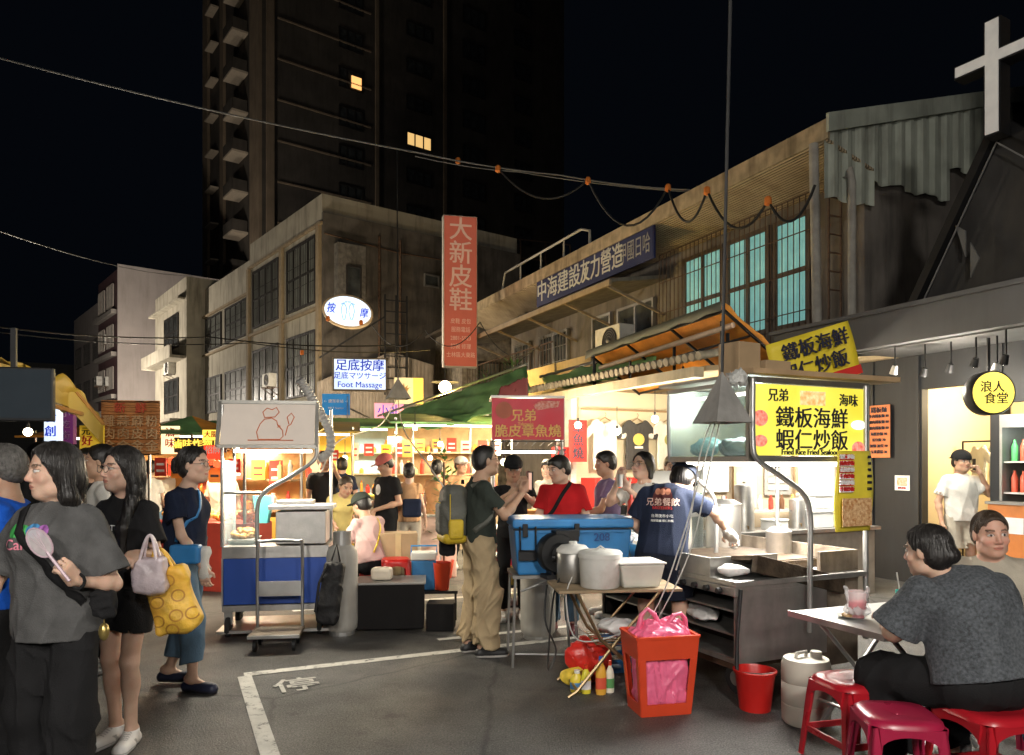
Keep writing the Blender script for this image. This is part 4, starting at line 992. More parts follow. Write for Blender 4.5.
c = thing('tumbler', P(903, 590, 4.2) * 1, 0, 'teal plastic tumbler with a straw beside the woman at the table', 'cup'); c.location.z = tz
q = MB(); q.lathe([(.03, 0), (.04, .15), (.037, .15), (.028, .01)], 18); q.build('cup', mat('teal_plastic', (.03, .50, .48), .35, bump=0), c, smooth=True); leg_tube(c, (0, 0, .02), (-.03, .01, .25), .004, 'straw', WHITEP)
c = thing('snack_plate', on_table(-.12, .02), 0, 'small plate of leftovers beside the pink drink', 'plate'); q = MB(); q.lathe([(.03, 0), (.075, .012), (.08, .016), (.072, .013), (.028, .005)], 20); q.build('plate', WHITEP, c, smooth=True)
B_ = Sdf()
for i in range(9): B_.ell((random.uniform(-.04, .04), random.uniform(-.04, .04), .018), (.018, .014, .012), None, .006)
skin_mesh('food', [B_.mesh(.004)], food('leftovers', (.40, .22, .08), (.60, .45, .25), 60), c)
# jerry can, red bucket, basket
c = thing('jerry_can', G(806, 4.55), R(20), 'tall milky plastic jerry can standing by the steel griddle cart', 'jerry can')
MILK = mat('milky_plastic', (.50, .47, .40), .45, var=.14, scale=3, bump=.06, streak=.4, dirt=(.30, .26, .2))
q = MB(); q.lathe([(.02, .0), (.13, .0), (.145, .02), (.147, .12), (.142, .125), (.147, .13), (.147, .25), (.142, .255), (.147, .26), (.147, .36), (.135, .395), (.05, .405), (.0, .405)], 28, sx=1, sy=.95); q.build('body', MILK, c, smooth=True)
q = MB(); q.lathe([(.035, .40), (.035, .435), (.03, .44), (0, .44)], 16, (.05, -.03, 0)); q.build('lid', MILK, c, smooth=True)
q = MB(); q.tube([(-.08, 0, .395), (-.07, 0, .43), (0, .0, .435), (.0, 0, .40)], .011, 8); q.build('handle', MILK, c, smooth=True)
c = thing('bucket', G(755, 4.80), 0, 'round red plastic bucket on the ground by the cart wheel', 'bucket')
q = MB(); q.lathe([(.0, .003), (.09, .003), (.098, .0), (.125, .22), (.137, .24), (.139, .255), (.128, .258), (.121, .24), (.095, .01), (0, .008)], 30); q.build('body', REDP, c, smooth=True)
q = MB(); q.tube([(-.13, 0, .235), (-.12, -.05, .25), (0, -.13, .262), (.12, -.05, .25), (.13, 0, .235)], .004, 6); q.build('handle', GALV, c, smooth=True)
q = MB(); q.tube([P(741, 590, 4.95) - c.location, P(737, 640, 4.88) - c.location, P(737, 672, 4.84) - c.location, P(745, 680, 4.82) - c.location], .013, 8); tag(q.build('drain_hose', mat('black_rubber', (.015, .015, .016), .5, bump=0), None, smooth=True, loc=c.location), 'black rubber hose draining from the griddle cart into the red bucket', 'hose')
c = thing('laundry_basket', G(659, 4.78), R(12), 'tall orange-red plastic basket with big side openings', 'basket')
q = MB(); W2, D2, H2, b2, d2 = .205, .15, .50, .165, .115
def ring(z0, z1, th=.008):
    for (z, zz) in ((z0, z1),):
        f = lambda zq: (b2 + (W2 - b2) * zq / H2, d2 + (D2 - d2) * zq / H2)
        (x0, y0), (x1, y1) = f(z), f(zz)
        for A, B_, C_, D_ in (((-x0, -y0), (x0, -y0), (x1, -y1), (-x1, -y1)), ((x0, -y0), (x0, y0), (x1, y1), (x1, -y1)), ((x0, y0), (-x0, y0), (-x1, y1), (x1, y1)), ((-x0, y0), (-x0, -y0), (-x1, -y1), (-x1, y1))):
            q.add([(*A, z), (*B_, z), (*C_, zz), (*D_, zz)], [(0, 1, 2, 3)])
ring(.0, .075); ring(.36, .50)
for sx in (-1, 1):
    for sy in (-1, 1):
        q.add([(sx * (b2 + .006), sy * (d2 + .006), .075), (sx * (b2 - .035), sy * (d2 + .006), .075), (sx * (W2 - .055), sy * (D2 - .008), .36), (sx * (W2 - .012), sy * (D2 - .008), .36)], [(0, 1, 2, 3)])
        q.add([(sx * (b2 + .006), sy * (d2 + .006), .075), (sx * (b2 + .006), sy * (d2 - .03), .075), (sx * (W2 - .011), sy * (D2 - .05), .36), (sx * (W2 - .011), sy * (D2 - .009), .36)], [(0, 1, 2, 3)])
q.build('shell', ORP, c, solid=.009); q = MB(); q.box(-.16, .16, -.11, .11, .004, .012); q.build('bottom', ORP, c)
q = MB()
for a, b in (((-W2, -D2), (W2, -D2)), ((W2, -D2), (W2, D2)), ((W2, D2), (-W2, D2)), ((-W2, D2), (-W2, -D2))): q.bar((*a, .5), (*b, .5), .022, .016)
q.build('rim', ORP, c)
PINKB = mat('pink_bag', (.85, .16, .30), .32, var=.1, scale=6, bump=.5, bscale=22, alpha=.93)
B_ = Sdf(); B_.ell((0, 0, .27), (.165, .115, .23), None, .05, box=.06); B_.ell((0, 0, .50), (.20, .145, .06), None, .05); B_.ell((-.05, 0, .53), (.08, .07, .06), None, .04); B_.ell((.10, .02, .53), (.08, .08, .05), None, .04)
B_.noise.append(folds(11, .022, 38)); bag = skin_mesh('pink_liner', [B_.mesh(.008)], PINKB, None); bag.name = 'bin_bag'; bag.location = c.location; bag.rotation_euler = (0, 0, R(12)); tag(bag, 'full pink plastic bag lining the orange-red basket', 'bag')
for pts in ([(-.14, 0, .53), (-.13, -.02, .62), (-.09, -.02, .66), (-.04, -.02, .62), (0, 0, .54)], [(.06, 0, .54), (.09, -.02, .61), (.14, -.02, .62), (.18, 0, .58), (.19, .02, .51)]):
    q = MB(); q.tube(pts, [.022, .016, .013, .016, .022], 8); o = q.build('handle', PINKB, bag, smooth=True)
# ================================================================== seafood griddle cart
A0 = Vector((1.505, 4.95, 0))
K = thing('seafood_cart', A0, TH, 'stainless griddle cart with a lit canopy box and bent tube posts', 'food cart')
def L2W(x, y, z, base=A0, th=TH): return base + Vector((math.cos(th) * x - math.sin(th) * y, math.sin(th) * x + math.cos(th) * y, z))
q = MB(); q.box(0, .82, 0, .02, .24, .76); q.box(.02, .80, -.004, -.001, .27, .73); q.build('front_panel', STEEL, K, bevel=.003)
q = MB(); q.box(.82, 1.2, .06, .09, .12, .95); q.box(1.18, 1.2, .09, 1.7, .12, .95); q.build('side_panel', mat('burnt_steel', (.26, .21, .16), .5, .6, var=.4, scale=6, bump=.2, streak=.7, dirt=(.05, .03, .02)), K)
q = MB()
for z in (.26, .42, .58): q.box(.02, .8, .03, 1.7, z, z + .012)
q.box(0, .03, .02, 1.72, .24, .27); q.box(0, .02, .0, .03, .12, .76); q.box(0, .02, .86, .88, .24, .76); q.box(0, .02, 1.7, 1.72, .1, .76); q.build('shelf', STEEL, K)
q = MB(); q.box(.35, .37, .03, 1.7, .24, .75); q.box(.02, .8, 1.68, 1.7, .24, .75); q.build('inner_panel', mat('near_black', (.02, .018, .016), .8, bump=.2), K)  # near-black panels inside the cart
q = MB(); q.box(-.03, 1.2, -.02, 1.75, .762, .80); q.box(-.035, -.005, -.02, 1.75, .70, .761); q.build('worktop', STEEL, K, bevel=.005)
for i in range(4):
    q = MB(); q.X = Matrix.Translation((-.04, .12 + i * .13, .725)) @ Matrix.Rotation(R(-90), 4, 'Y'); q.lathe([(.022, 0), (.02, .03), (.0, .03)], 12); q.build('knob', BLACKM, K)
GRID = mat('griddle_iron', (.09, .065, .045), .45, .7, var=.5, scale=8, bump=.3, streak=.6, dirt=(.02, .015, .01))
q = MB(); q.box(.02, 1.1, .3, 1.2, .801, .86); q.box(.04, 1.08, .32, 1.18, .861, .868); q.build('griddle', GRID, K, bevel=.004)
q = MB(); q.box(-.02, .0, .25, 1.25, .8, .93); q.box(0, .6, .25, .262, .8, .93); q.box(0, .6, 1.24, 1.252, .8, .95); q.build('splash_guard', STEEL, K)
q = MB(); q.X = Matrix.Translation((.18, -.0, .97)) @ Matrix.Rotation(R(14), 4, 'Y') @ Matrix.Rotation(R(-8), 4, 'X'); q.box(0, .85, 0, .05, -.12, .0); q.box(0, .85, .05, .50, -.03, .0); q.build('lid', GRID, K, bevel=.004)
for (x, y) in ((.12, .12), (.7, .12), (.12, 1.55), (.7, 1.55)):
    w = MB(); w.X = Matrix.Translation((x, y, .11)) @ Matrix.Rotation(R(90), 4, 'Y'); w.lathe([(.05, -.03), (.105, -.025), (.11, 0), (.105, .025), (.05, .03)], 20); o = w.build('wheel', mat('tyre', (.018, .018, .018), .8, bump=.1), K, smooth=True)
    w = MB(); w.X = Matrix.Translation((x, y, .11)) @ Matrix.Rotation(R(90), 4, 'Y'); w.lathe([(.045, -.032), (.05, -.032), (.05, .032), (.045, .032)], 16); w.build('rim', GALV, o)
q = MB(); q.box(.05, .75, .1, 1.6, .18, .22); q.build('chassis', RUST, K)
def tube_px(pts, r, name='post'):
    q = MB(); q.tube(pts, r, 10); return q.build(name, GALV, K, smooth=True)
def smooth_path(pts, n=6):
    pts = [Vector(p) for p in pts]; out = []
    for i in range(len(pts) - 1):
        p0 = pts[max(i - 1, 0)]; p1 = pts[i]; p2 = pts[i + 1]; p3 = pts[min(i + 2, len(pts) - 1)]
        for k in range(n):
            u = k / n; out.append(.5 * ((2 * p1) + (p2 - p0) * u + (2 * p0 - 5 * p1 + 4 * p2 - p3) * u * u + (3 * p1 - p0 - 3 * p2 + p3) * u ** 3))
    return out + [pts[-1]]
tube_px(smooth_path([(.10, -.04, 2.16), (.10, -.04, 1.75), (.13, -.05, 1.62), (.33, -.06, 1.50), (.52, -.07, 1.38), (.585, -.07, 1.22), (.585, -.07, .9), (.585, -.07, .42)]), .019)
tube_px(smooth_path([(.10, .88, 2.12), (.10, .88, 1.72), (.14, .88, 1.60), (.34, .88, 1.48), (.50, .88, 1.36), (.56, .88, 1.2), (.56, .88, .80)]), .018)
tube_px([(1.21, .0, 2.16), (1.21, 0, .3)], .02); tube_px([(1.21, .88, 2.16), (1.21, .88, .8)], .018)
q = MB(); q.tube([(.585, -.07, 1.0), (.585, -.07, 1.02)], .001, 4)
# canopy box
CANO = mat('canopy_metal', (.34, .33, .30), .4, .7, var=.15, bump=.05)
q = MB(); 
for (x0, x1, y0, y1, z0, z1) in ((.1, 1.25, .0, .03, 1.60, 1.64), (.1, 1.25, 0, .03, 2.14, 2.18), (.1, .13, 0, .03, 1.64, 2.14), (1.22, 1.25, 0, .03, 1.64, 2.14), (.1, .13, .03, .88, 1.60, 1.64), (.1, .13, .03, .88, 2.13, 2.16), (1.22, 1.25, .03, .88, 1.6, 1.64), (.1, 1.25, .88, .90, 1.6, 2.16), (.13, 1.22, .04, .87, 1.60, 1.625)): q.box(x0, x1, y0, y1, z0, z1)
q.build('canopy_frame', CANO, K)
q = MB(); q.box(.05, 1.45, -.10, .12, 2.19, 2.225); q.build('roof_plank', WOOD, K); q = MB(); q.box(.05, 1.3, .12, .95, 2.18, 2.20); q.build('roof', CANO, K)
q = MB(); q.box(.108, .114, .05, .86, 1.645, 2.12); q.build('side_glass', mat('side_glass', (.6, .85, .85), .1, var=0, bump=0, alpha=.25), K)
YG = mat('yellow_lightbox', (.6, .5, .04), .4, bump=0, var=.05, scale=1.6, emit=(.62, .52, .03), ecol2=(.88, .80, .16), es=.66)
q = MB(); q.box(.13, 1.22, .005, .02, 1.645, 2.135); q.build('light_box', YG, K)
tx = lambda s_, size, x, z, m_=INK, **k: text(s_, size, m_, K, (x, -.004, z), UPY, ext=.003, **k)
tx('兄弟', .095, .36, 2.055, off=.02); tx('海味', .095, 1.03, 2.04, off=.01); tx('鐵板海鮮', .155, .68, 1.90, off=.014, sx=1.12); tx('蝦仁炒飯', .155, .68, 1.745, off=.014, sx=1.12); tx('Fried Rice Fried Seafood', .055, .66, 1.668, off=.015)
FRE = mat('lit_food', (.75, .42, .15), .5, scale=30, bump=0, emit=(.60, .22, .04), es=.7, ecol2=(.9, .7, .4)); FRE2 = mat('lit_meat', (.60, .08, .04), .5, scale=40, bump=0, emit=(.45, .04, .02), es=.7, ecol2=(.85, .45, .35)); FR = food('picture_food', (.45, .16, .03), (.85, .62, .35), 55); FR2 = food('picture_meat', (.60, .08, .04), (.85, .55, .45), 40)
def pic(parent, pts, m_, y=-.004, name='food_picture'):
    q = MB(); q.prism(pts, y - .002, y + .002, 'y'); return q.build(name, m_, parent)
def oval(cx, cz, rx, rz, n=20): return [(cx + rx * math.cos(2 * math.pi * i / n), cz + rz * math.sin(2 * math.pi * i / n)) for i in range(n)]
pic(K, [(.56, 2.0), (.80, 2.0), (.80, 2.10), (.56, 2.10)], FRE); pic(K, oval(.20, 1.90, .065, .055), FRE2); pic(K, oval(.20, 1.745, .06, .04), FRE2); pic(K, oval(1.13, 1.87, .075, .035), mat('pic_white', (.8, .8, .75), .6, bump=0, emit=(.8,.8,.75), es=.8)); pic(K, oval(1.13, 1.70, .065, .05), FRE2)
q = MB(); q.tube([(.2, .12, 1.585), (1.15, .12, 1.585)], .016, 8); q.build('led_tube', TUBE, K); q = MB(); q.tube([(.2, .8, 1.585), (1.15, .8, 1.585)], .016, 8); q.build('led_tube', TUBE, K)
q = MB(); q.tube([(.3, .2, 2.09), (.3, .8, 2.09)], .014, 8); q.build('led_tube', TUBE, K)
lp = lamp('cart_light', L2W(.68, .45, 1.56), 85, (1, .95, .86), 1.0, 'AREA', (0, 0, TH), .6); lamp('cart_box_light', L2W(.5, .45, 2.05), 16, (.8, 1, .95), .1)
# things on and in the cart
def blob_bag(label, loc, rad, m_, seed, name='plastic_bag', cat='bag', vox=.010, amp=.02, f=30, rz=0, group=None):
    B_ = Sdf(); B_.ell((0, 0, rad[2]), rad, None, .02); rg = random.Random(seed)
    for i in range(5): B_.ell((rg.uniform(-.6, .6) * rad[0], rg.uniform(-.6, .6) * rad[1], rad[2] * rg.uniform(.8, 1.5)), (rad[0] * .5, rad[1] * .5, rad[2] * .55), None, .02)
    B_.cut((0, 0, 0), (0, 0, -1)); B_.noise.append(folds(seed, amp, f)); o = skin_mesh(name, [B_.mesh(vox)], m_, None); o.location = loc; o.rotation_euler = (0, 0, rz)
    return tag(o, label, cat, group)
blob_bag('dark plastic bag behind the side glass of the lit canopy', L2W(.26, .30, 1.626), (.12, .16, .07), mat('black_bag', (.03, .035, .04), .3, var=.4, bump=.4, bscale=30), 5)
blob_bag('pale blue plastic bag crumpled behind the canopy side glass', L2W(.25, .62, 1.626), (.09, .16, .08), mat('blue_bag', (.25, .50, .52), .35, var=.2, bump=.4, bscale=30), 8)
blob_bag('heap of white plastic wrapping on the worktop by the glove', L2W(.22, 1.45, .80), (.20, .20, .10), WBAG, 6, amp=.03)
blob_bag('white plastic bag at the near left edge of the worktop', L2W(.1, .16, .80), (.11, .08, .05), WBAG, 9, amp=.02)
blob_bag('clear-white bag stuffed on the cart shelf', L2W(.16, .55, .432), (.12, .25, .05), WBAG, 12, amp=.02)
BRW = mat('bright_white_paper', (.78, .76, .70), .6, var=.06, bump=.1)
for i in range(7):
    q = MB(); q.X = Matrix.Rotation(R(-25 + i * 11), 4, 'Z') @ Matrix.Rotation(R(22 + 4 * i), 4, 'X'); q.box(-.09, .09, 0, .22, 0, .012)
    o = q.build('paper_packet', BRW, None, loc=L2W(.55 + .04 * (i % 3), 1.45 + .05 * (i // 2), .86 + .022 * i)); tag(o, 'white paper packet in the pile at the back of the griddle, ' + ['lowest', 'second from below', 'third from below', 'middle one', 'third from the top', 'second from the top', 'topmost'][i], 'paper packet', 'paper packets on the griddle cart')
for k, (x, y, r, h, m_, L_) in enumerate(((.95, 1.25, .15, .42, STEEL, 'tall steel stock pot at the right of the griddle'), (.72, 1.6, .13, .3, mat('cream_pot', (.70, .66, .55), .4, bump=0), 'round cream rice container behind the griddle'), (1.05, .7, .10, .22, STEEL, 'short steel pot near the right cart post'))):
    c = thing('stock_pot', L2W(x, y, .802), 0, L_, 'pot'); q = MB(); q.lathe([(r * .96, 0), (r, .01), (r, h), (r * 1.04, h + .005), (r * 1.04, h + .015), (r * .96, h + .012), (r * .95, .02)], 26); q.build('body', m_, c, smooth=True)
    q = MB(); q.lathe([(r * 1.02, h + .016), (r * .6, h + .05), (.02, h + .055), (.02, h + .08), (0, h + .08)], 26); q.build('lid', m_, c, smooth=True)
GLS = mat('shelf_glass', (.7, .8, .8), .08, var=0, bump=0, alpha=.25)
q = MB(); q.box(.05, 1.15, 1.69, 1.71, .80, 1.12); q.box(.05, 1.15, 1.45, 1.70, 1.12, 1.135); q.build('glass_shelf', GLS, K); q = MB(); q.box(.42, 1.12, 1.73, 1.75, .80, 1.52); q.build('back_board', mat('white_board', (.75, .74, .70), .4, bump=.03, streak=.2), K); q = MB(); q.box(.03, 1.17, 1.44, 1.455, 1.115, 1.14); q.build('shelf_edge', STEEL, K)
for i in range(6):
    c = tag(MB().lathe([(.035, 0), (.035, .12), (.015, .15), (.012, .18), (0, .18)], 12).build('sauce_bottle', [mat('sauce_red', (.5, .05, .03), .3, bump=0), mat('sauce_brown', (.12, .05, .02), .3, bump=0), mat('green_veg', (.10, .30, .05), .5, bump=.1)][i % 3], None, smooth=True, loc=L2W(.2 + i * .15, 1.56, 1.136)), ['first', 'second', 'third', 'fourth', 'fifth', 'sixth'][i] + ' sauce bottle from the left on the glass shelf of the griddle cart', 'bottle', 'sauce bottles on the glass shelf')
c = MB(); c.box(-.11, .11, -.1, .1, 0, .26); o = c.build('cardboard_box', CARD, None, bevel=.004, loc=L2W(.33, .35, 2.203)); o.rotation_euler = (0, 0, TH + .1); tag(o, 'plain cardboard box standing on top of the cart canopy', 'box')
c = MB(); c.box(-.12, .12, -.1, .1, 0, .14); o = c.build('cardboard_box', CARD, None, bevel=.004, loc=L2W(.60, .34, 2.203)); o.rotation_euler = (0, 0, TH); tag(o, 'flat cardboard carton beside the taller one on the canopy', 'box')
PC = thing('prep_kitchen', A0, TH, 'crowded prep wall of white sheets, boards and shelves behind the griddle cart', 'kitchen')
q = MB(); q.box(1.85, 4.55, 3.0, 3.06, 0, 2.3); q.build('back_panel', mat('kitchen_panel', (.42, .33, .22), .7, var=.25, scale=3, bump=.2, streak=.5), PC)
for (x, z, w, h_, m_) in ((2.05, 1.25, .45, .55, 'sheet_white'), (2.62, 1.05, .30, .42, 'sheet_cream'), (3.05, 1.2, .42, .36, 'sheet_grey'), (3.6, 1.0, .6, .75, 'sheet_white'), (2.1, 1.9, .9, .3, 'sheet_cream')):
    q = MB(); q.box(x, x + w, 2.975, 2.99, z, z + h_); q.build('wall_sheet', mat(m_, {'sheet_white': (.78, .77, .73), 'sheet_cream': (.66, .56, .38), 'sheet_grey': (.25, .23, .20)}[m_], .6, var=.1, bump=.15), PC)
for i in range(3): q = MB(); q.box(3.10, 3.42, 2.965, 2.973, 1.26 + i * .09, 1.31 + i * .09); q.build('sheet_band', WHITEP, PC)
for x in (2.0, 2.56, 3.52, 4.3): q = MB(); q.box(x - .02, x + .02, 2.93, 2.97, 0, 2.3); q.build('batten', WOOD, PC)
q = MB(); q.box(1.9, 4.4, 2.45, 2.95, .78, .82); q.build('worktop', STEEL, PC); q = MB(); q.box(1.95, 4.35, 2.5, 2.94, 0, .779); q.build('cupboard', mat('kitchen_cupboard', (.30, .27, .23), .5, .4, var=.2, bump=.1, streak=.4), PC)
q = MB(); q.box(2.0, 4.3, 2.65, 2.95, 1.02, 1.04); q.build('glass_shelf', GLS, PC)
q = MB(); q.tube([(2.1, 2.7, 2.2), (4.2, 2.7, 2.2)], .018, 8); q.build('led_tube', TUBE, PC); lamp('kitchen_light', L2W(3.1, 2.35, 2.15), 75, (1, .95, .85), 1.6, 'AREA', (0, 0, TH), .3)
FOAM = mat('foam_white', (.80, .80, .77), .6, var=.04, bump=.08)
for k, (x, y, z, w, d, h_, L_) in enumerate(((3.55, 2.7, .82, .34, .3, .22, 'white foam box on the prep counter, lower one of a stack'), (3.57, 2.7, 1.045, .30, .28, .18, 'white foam box on top of another on the prep counter'), (3.95, 2.68, .82, .28, .26, .30, 'tall white foam box at the right of the prep counter'), (2.9, 2.66, .82, .24, .2, .12, 'low stack of white lunch boxes on the prep counter'))):
    q = MB(); q.box(-w / 2, w / 2, -d / 2, d / 2, 0, h_ * .8); q.box(-w / 2 - .006, w / 2 + .006, -d / 2 - .006, d / 2 + .006, h_ * .8 + .002, h_); o = q.build('foam_box', FOAM, None, bevel=.006, loc=L2W(x, y, z + .001)); o.rotation_euler = (0, 0, TH + .05 * k); tag(o, L_, 'box')
for k, (x, r, h_, L_) in enumerate(((2.45, .11, .5, 'tall steel water boiler on the prep counter'), (3.25, .09, .32, 'steel canister beside the lunch boxes on the prep counter'))):
    c = thing('steel_canister', L2W(x, 2.66, .821), 0, L_, 'canister'); q = MB(); q.lathe([(r, 0), (r, h_), (r * .9, h_ + .02), (.02, h_ + .04), (.02, h_ + .06), (0, h_ + .06)], 22); q.build('body', STEEL, c, smooth=True); q = MB(); q.tube([(0, -r, .06), (0, -r - .04, .06), (0, -r - .04, .03)], .01, 6); q.build('tap', BRS, c)
for i in range(7): 
    q = MB(); q.lathe([(.03, 0), (.032, .11), (.015, .14), (.013, .17), (0, .17)], 10); tag(q.build('spice_bottle', [mat('sauce_red', (.5, .05, .03)), mat('sauce_brown', (.12, .05, .02)), mat('spice_yellow', (.7, .5, .1), .4, bump=0), FOAM][i % 4], None, smooth=True, loc=L2W(2.3 + i * .17, 2.8, 1.041)), ['first', 'second', 'third', 'fourth', 'fifth', 'sixth', 'seventh'][i] + ' spice bottle from the left on the shelf of the prep wall', 'bottle', 'spice bottles on the prep wall')
# yellow cloth banner above the cart
s = thing('cloth_banner', P(818, 357, 6.2), R(8), 'tilted yellow cloth banner with black characters above the cart', 'banner')
q = MB(); q.X = Matrix.Rotation(R(-17), 4, 'Y')
q.sheet(12, 6, lambda u, v: (-.42 + .76 * u, .02 * math.sin(u * 9 + v * 3), -.24 + v * .46)); q.build('cloth', YEL, s, smooth=True, solid=.004)
for z, tt in ((.08, '鐵板海鮮'), (-.10, '蝦仁炒飯')): text(tt, .155, INK, s, (.01 - .05, -.035, z + .01), (R(90), R(-17), 0), off=.03)
q = MB(); q.X = Matrix.Rotation(R(-17), 4, 'Y'); q.box(.06, .335, -.03, -.026, -.235, -.16); q.build('red_band', INKR, s)
# hanging menu and poster on the right end of the cart
s = thing('menu_sheet', L2W(1.03, -.05, 1.10), TH, 'yellow hanging menu with red and white rows and a fried rice photo', 'menu')
q = MB(); q.sheet(10, 12, lambda u, v: (-.18 + .36 * u, .015 * math.sin(v * 5 + u * 2), .58 * v)); q.build('sheet', mat('menu_yellow', (.75, .62, .05), .5, bump=.05), s, smooth=True, solid=.003)
pic(s, [(-.14, .04), (.15, .04), (.15, .24), (-.14, .24)], FR, -.025)
for i in range(6):
    z = .535 - i * .046; pic(s, [(-.165, z - .02), (-.03, z - .02), (-.03, z + .02), (-.165, z + .02)], INKR if i % 2 == 0 else INKW, -.022, 'row'); text('蝦仁炒飯 鮪魚炒飯 花枝炒飯 牛肉炒飯 鮮蚵炒飯 什錦炒飯'.split()[i], .036, INKW if i % 2 == 0 else INKR, s, (-.097, -.026, z), UPY, off=.02); text(['80', '90', '90', '100', '100', '120'][i], .03, INK, s, (.13, -.024, z), UPY)
s = thing('menu_poster', P(881, 427, 8.8) + V * 0, TH, 'orange handwritten menu poster on the black wall', 'poster'); ORPAP = mat('orange_paper', (.62, .20, .07), .7, bump=.08)
s.location = S0 + U * .98 + V * -.05 + Vector((0, 0, 1.66))
s2 = lambda a, z: (-.012, a, z)
q = MB(); q.box(-.006, 0, -.17, .17, 0, .72); q.build('sheet', ORPAP, s)
for i, tt in enumerate(['鐵板麵', '牛肉鐵板麵 80', '豬肉鐵板麵 80', '雞肉鐵板麵 80', '海鮮炒麵 90', '蛋包飯 70', '加麵 加蛋 10', '玉米濃湯 30']): text(tt, .05 if i else .085, INK, s, (-.010, 0, .65 - i * .082), UPX, off=.01)
s = thing('notice', S0 + U * .66 + V * -.005 + Vector((0, 0, 1.22)), TH, 'small white square notice with an orange picture on the black wall', 'notice'); q = MB(); q.box(-.005, 0, -.11, .11, 0, .2); q.build('sheet', INKW, s); q = MB(); q.box(-.008, -.006, -.075, .075, .06, .17); q.build('picture', food('notice_pic', (.8, .3, .1), (.8, .6, .5), 40), s); text('好吃炒飯', .03, INKR, s, (-.010, 0, .03), UPX)
# ================================================================== black shop: round lit sign, spot lamps, goods
s = thing('drum_sign', P(984, 394, 8.1), R(-2), 'round yellow lit drum sign hanging by the black shop door', 'sign')
q = MB(); q.X = Matrix.Rotation(R(90), 4, 'X'); q.lathe([(.0, 0), (.23, 0), (.24, .01), (.24, .16), (.23, .17), (0, .17)], 32); q.X = Matrix.Identity(4); q.build('drum', BLACKM, s, smooth=True)
q = MB(); q.X = Matrix.Translation((0, -.171, 0)) @ Matrix.Rotation(R(90), 4, 'X'); q.lathe([(.0, 0), (.22, 0), (.215, .006), (0, .006)], 32); q.build('face', glow('drum_yellow', (.90, .72, .12), .85), s)
text('浪人', .13, INK, s, (-.02, -.185, .055), UPY, off=.01); text('食堂', .13, INK, s, (.02, -.185, -.07), UPY, off=.01); q = MB(); q.bar((0, -.08, .24), (0, -.08, .60), .025); q.build('hanger', BLACKM, s)
SPOT = glow('spot_white', (1, .95, .85), 14)
for k, (px, py, Y, on) in enumerate(((895, 366, 8.9, 0), (925, 368, 8.8, 1), (951, 364, 8.6, 1), (976, 358, 8.3, 1), (1006, 355, 7.8, 1), (997, 363, 8.2, 0))):
    pz = P(px, py, Y); s = thing('spot_lamp', pz, 0, ['first', 'second', 'third', 'fourth', 'sixth', 'fifth'][k] + ' track spot lamp from the left under the grey beam', 'spot lamp', 'track spot lamps under the grey beam')
    q = MB(); q.X = Matrix.Rotation(R(25), 4, 'X'); q.lathe([(.03, .0), (.045, -.10), (.04, -.10), (.02, .0)], 16); q.build('shade', WHITEP if not on else BLACKM, s, smooth=True)
    q = MB(); q.bar((0, 0, 0), (0, 0, max(.02, 3.0 - pz.z)), .015); q.build('stem', BLACKM, s)
    if on: q = MB(); q.ball((0, .03, -.075), .030); q.build('bulb', SPOT, s)
for a, b in ((925, 8.8), (965, 8.4)): lamp('spot_light', P(a, 375, b) + Vector((0, 0, -.15)), 30, (1, .9, .75), .05)
lamp('shop_light', L2W(1.6, 0, 2.6, S0), 190, (1, .80, .50), .15); lamp('shop_light', L2W(1.0, -2.2, 2.3, S0), 30, (.9, 1, .95), .15)
s = thing('clothes_rail', L2W(1.9, .25, 0, S0), TH, 'rail with pale shirts and dark clothes hanging inside the doorway', 'clothes rail')
q = MB(); q.bar((-.1, .8, 1.9), (-.1, -.5, 1.9), .025); q.bar((-.1, .8, 0), (-.1, .8, 1.9), .02); q.bar((-.1, -.5, 0), (-.1, -.5, 1.9), .02); q.build('rail', BLACKM, s)
def tee(parent, x, y, z, w, h, m_, rz=0, name='garment', printm=None, face='y'):
    B_ = Sdf(); B_.ell((0, 0, -h * .52), (w * .36, .025, h * .46), None, .02, box=.02)
    for q_ in (-1, 1): B_.cone((q_ * w * .26, 0, -h * .10), (q_ * w * .55, 0, -h * .30), w * .13, w * .12, .02, sq=((0, 1, 0), 3.0))
    B_.ell((0, -.01, -h * .03), (w * .12, .04, h * .07), None, .01, op='s'); B_.noise.append(folds(int(x * 99) % 50 + 3, .012, 20)); o = skin_mesh(name, [B_.mesh(.012)], m_, parent); o.location = (x, y, z); o.rotation_euler = (0, 0, rz); return o
for i, (cc, y) in enumerate((((.62, .6, .5), .55), ((.7, .66, .5), .3), ((.62, .45, .35), .05), ((.12, .11, .10), -.2))): tee(s, -.1, y, 1.86, .5, .75, mat('rail_cloth%d' % i, cc, .9, bump=.2), R(60))
q = MB(); q.prism([(-.12, 0), (.12, 0), (.1, .5), (-.1, .5)], 0, .1, 'y'); o = q.build('clothes_rack_bag', mat('dark_cloth', (.03, .03, .035), .9, bump=.2), None, loc=L2W(1.6, .2, .5, S0)); o.name = 'hanging_apron'; o.rotation_euler = (0, 0, TH); tag(o, 'dark apron hanging just inside the doorway', 'apron')
s = thing('exit_sign', L2W(3.19, -.55, 1.98, S0), TH, 'green and white emergency exit sign with a number plate on the cream wall', 'sign'); q = MB(); q.box(-.02, 0, -.22, .22, 0, .32); q.build('plate', INKW, s); q = MB(); q.box(-.026, -.021, -.2, .2, .16, .3); q.build('panel', glow('exit_green', (.02, .45, .12), .8), s); text('100', .13, mat('green_ink', (.02, .3, .1), .5, bump=0), s, (-.03, -.02, .08), UPX, off=.02)
s = thing('display_fridge', L2W(-.10, -.98, 0, S0), TH, 'narrow glass-front drinks fridge at the right of the doorway', 'fridge')
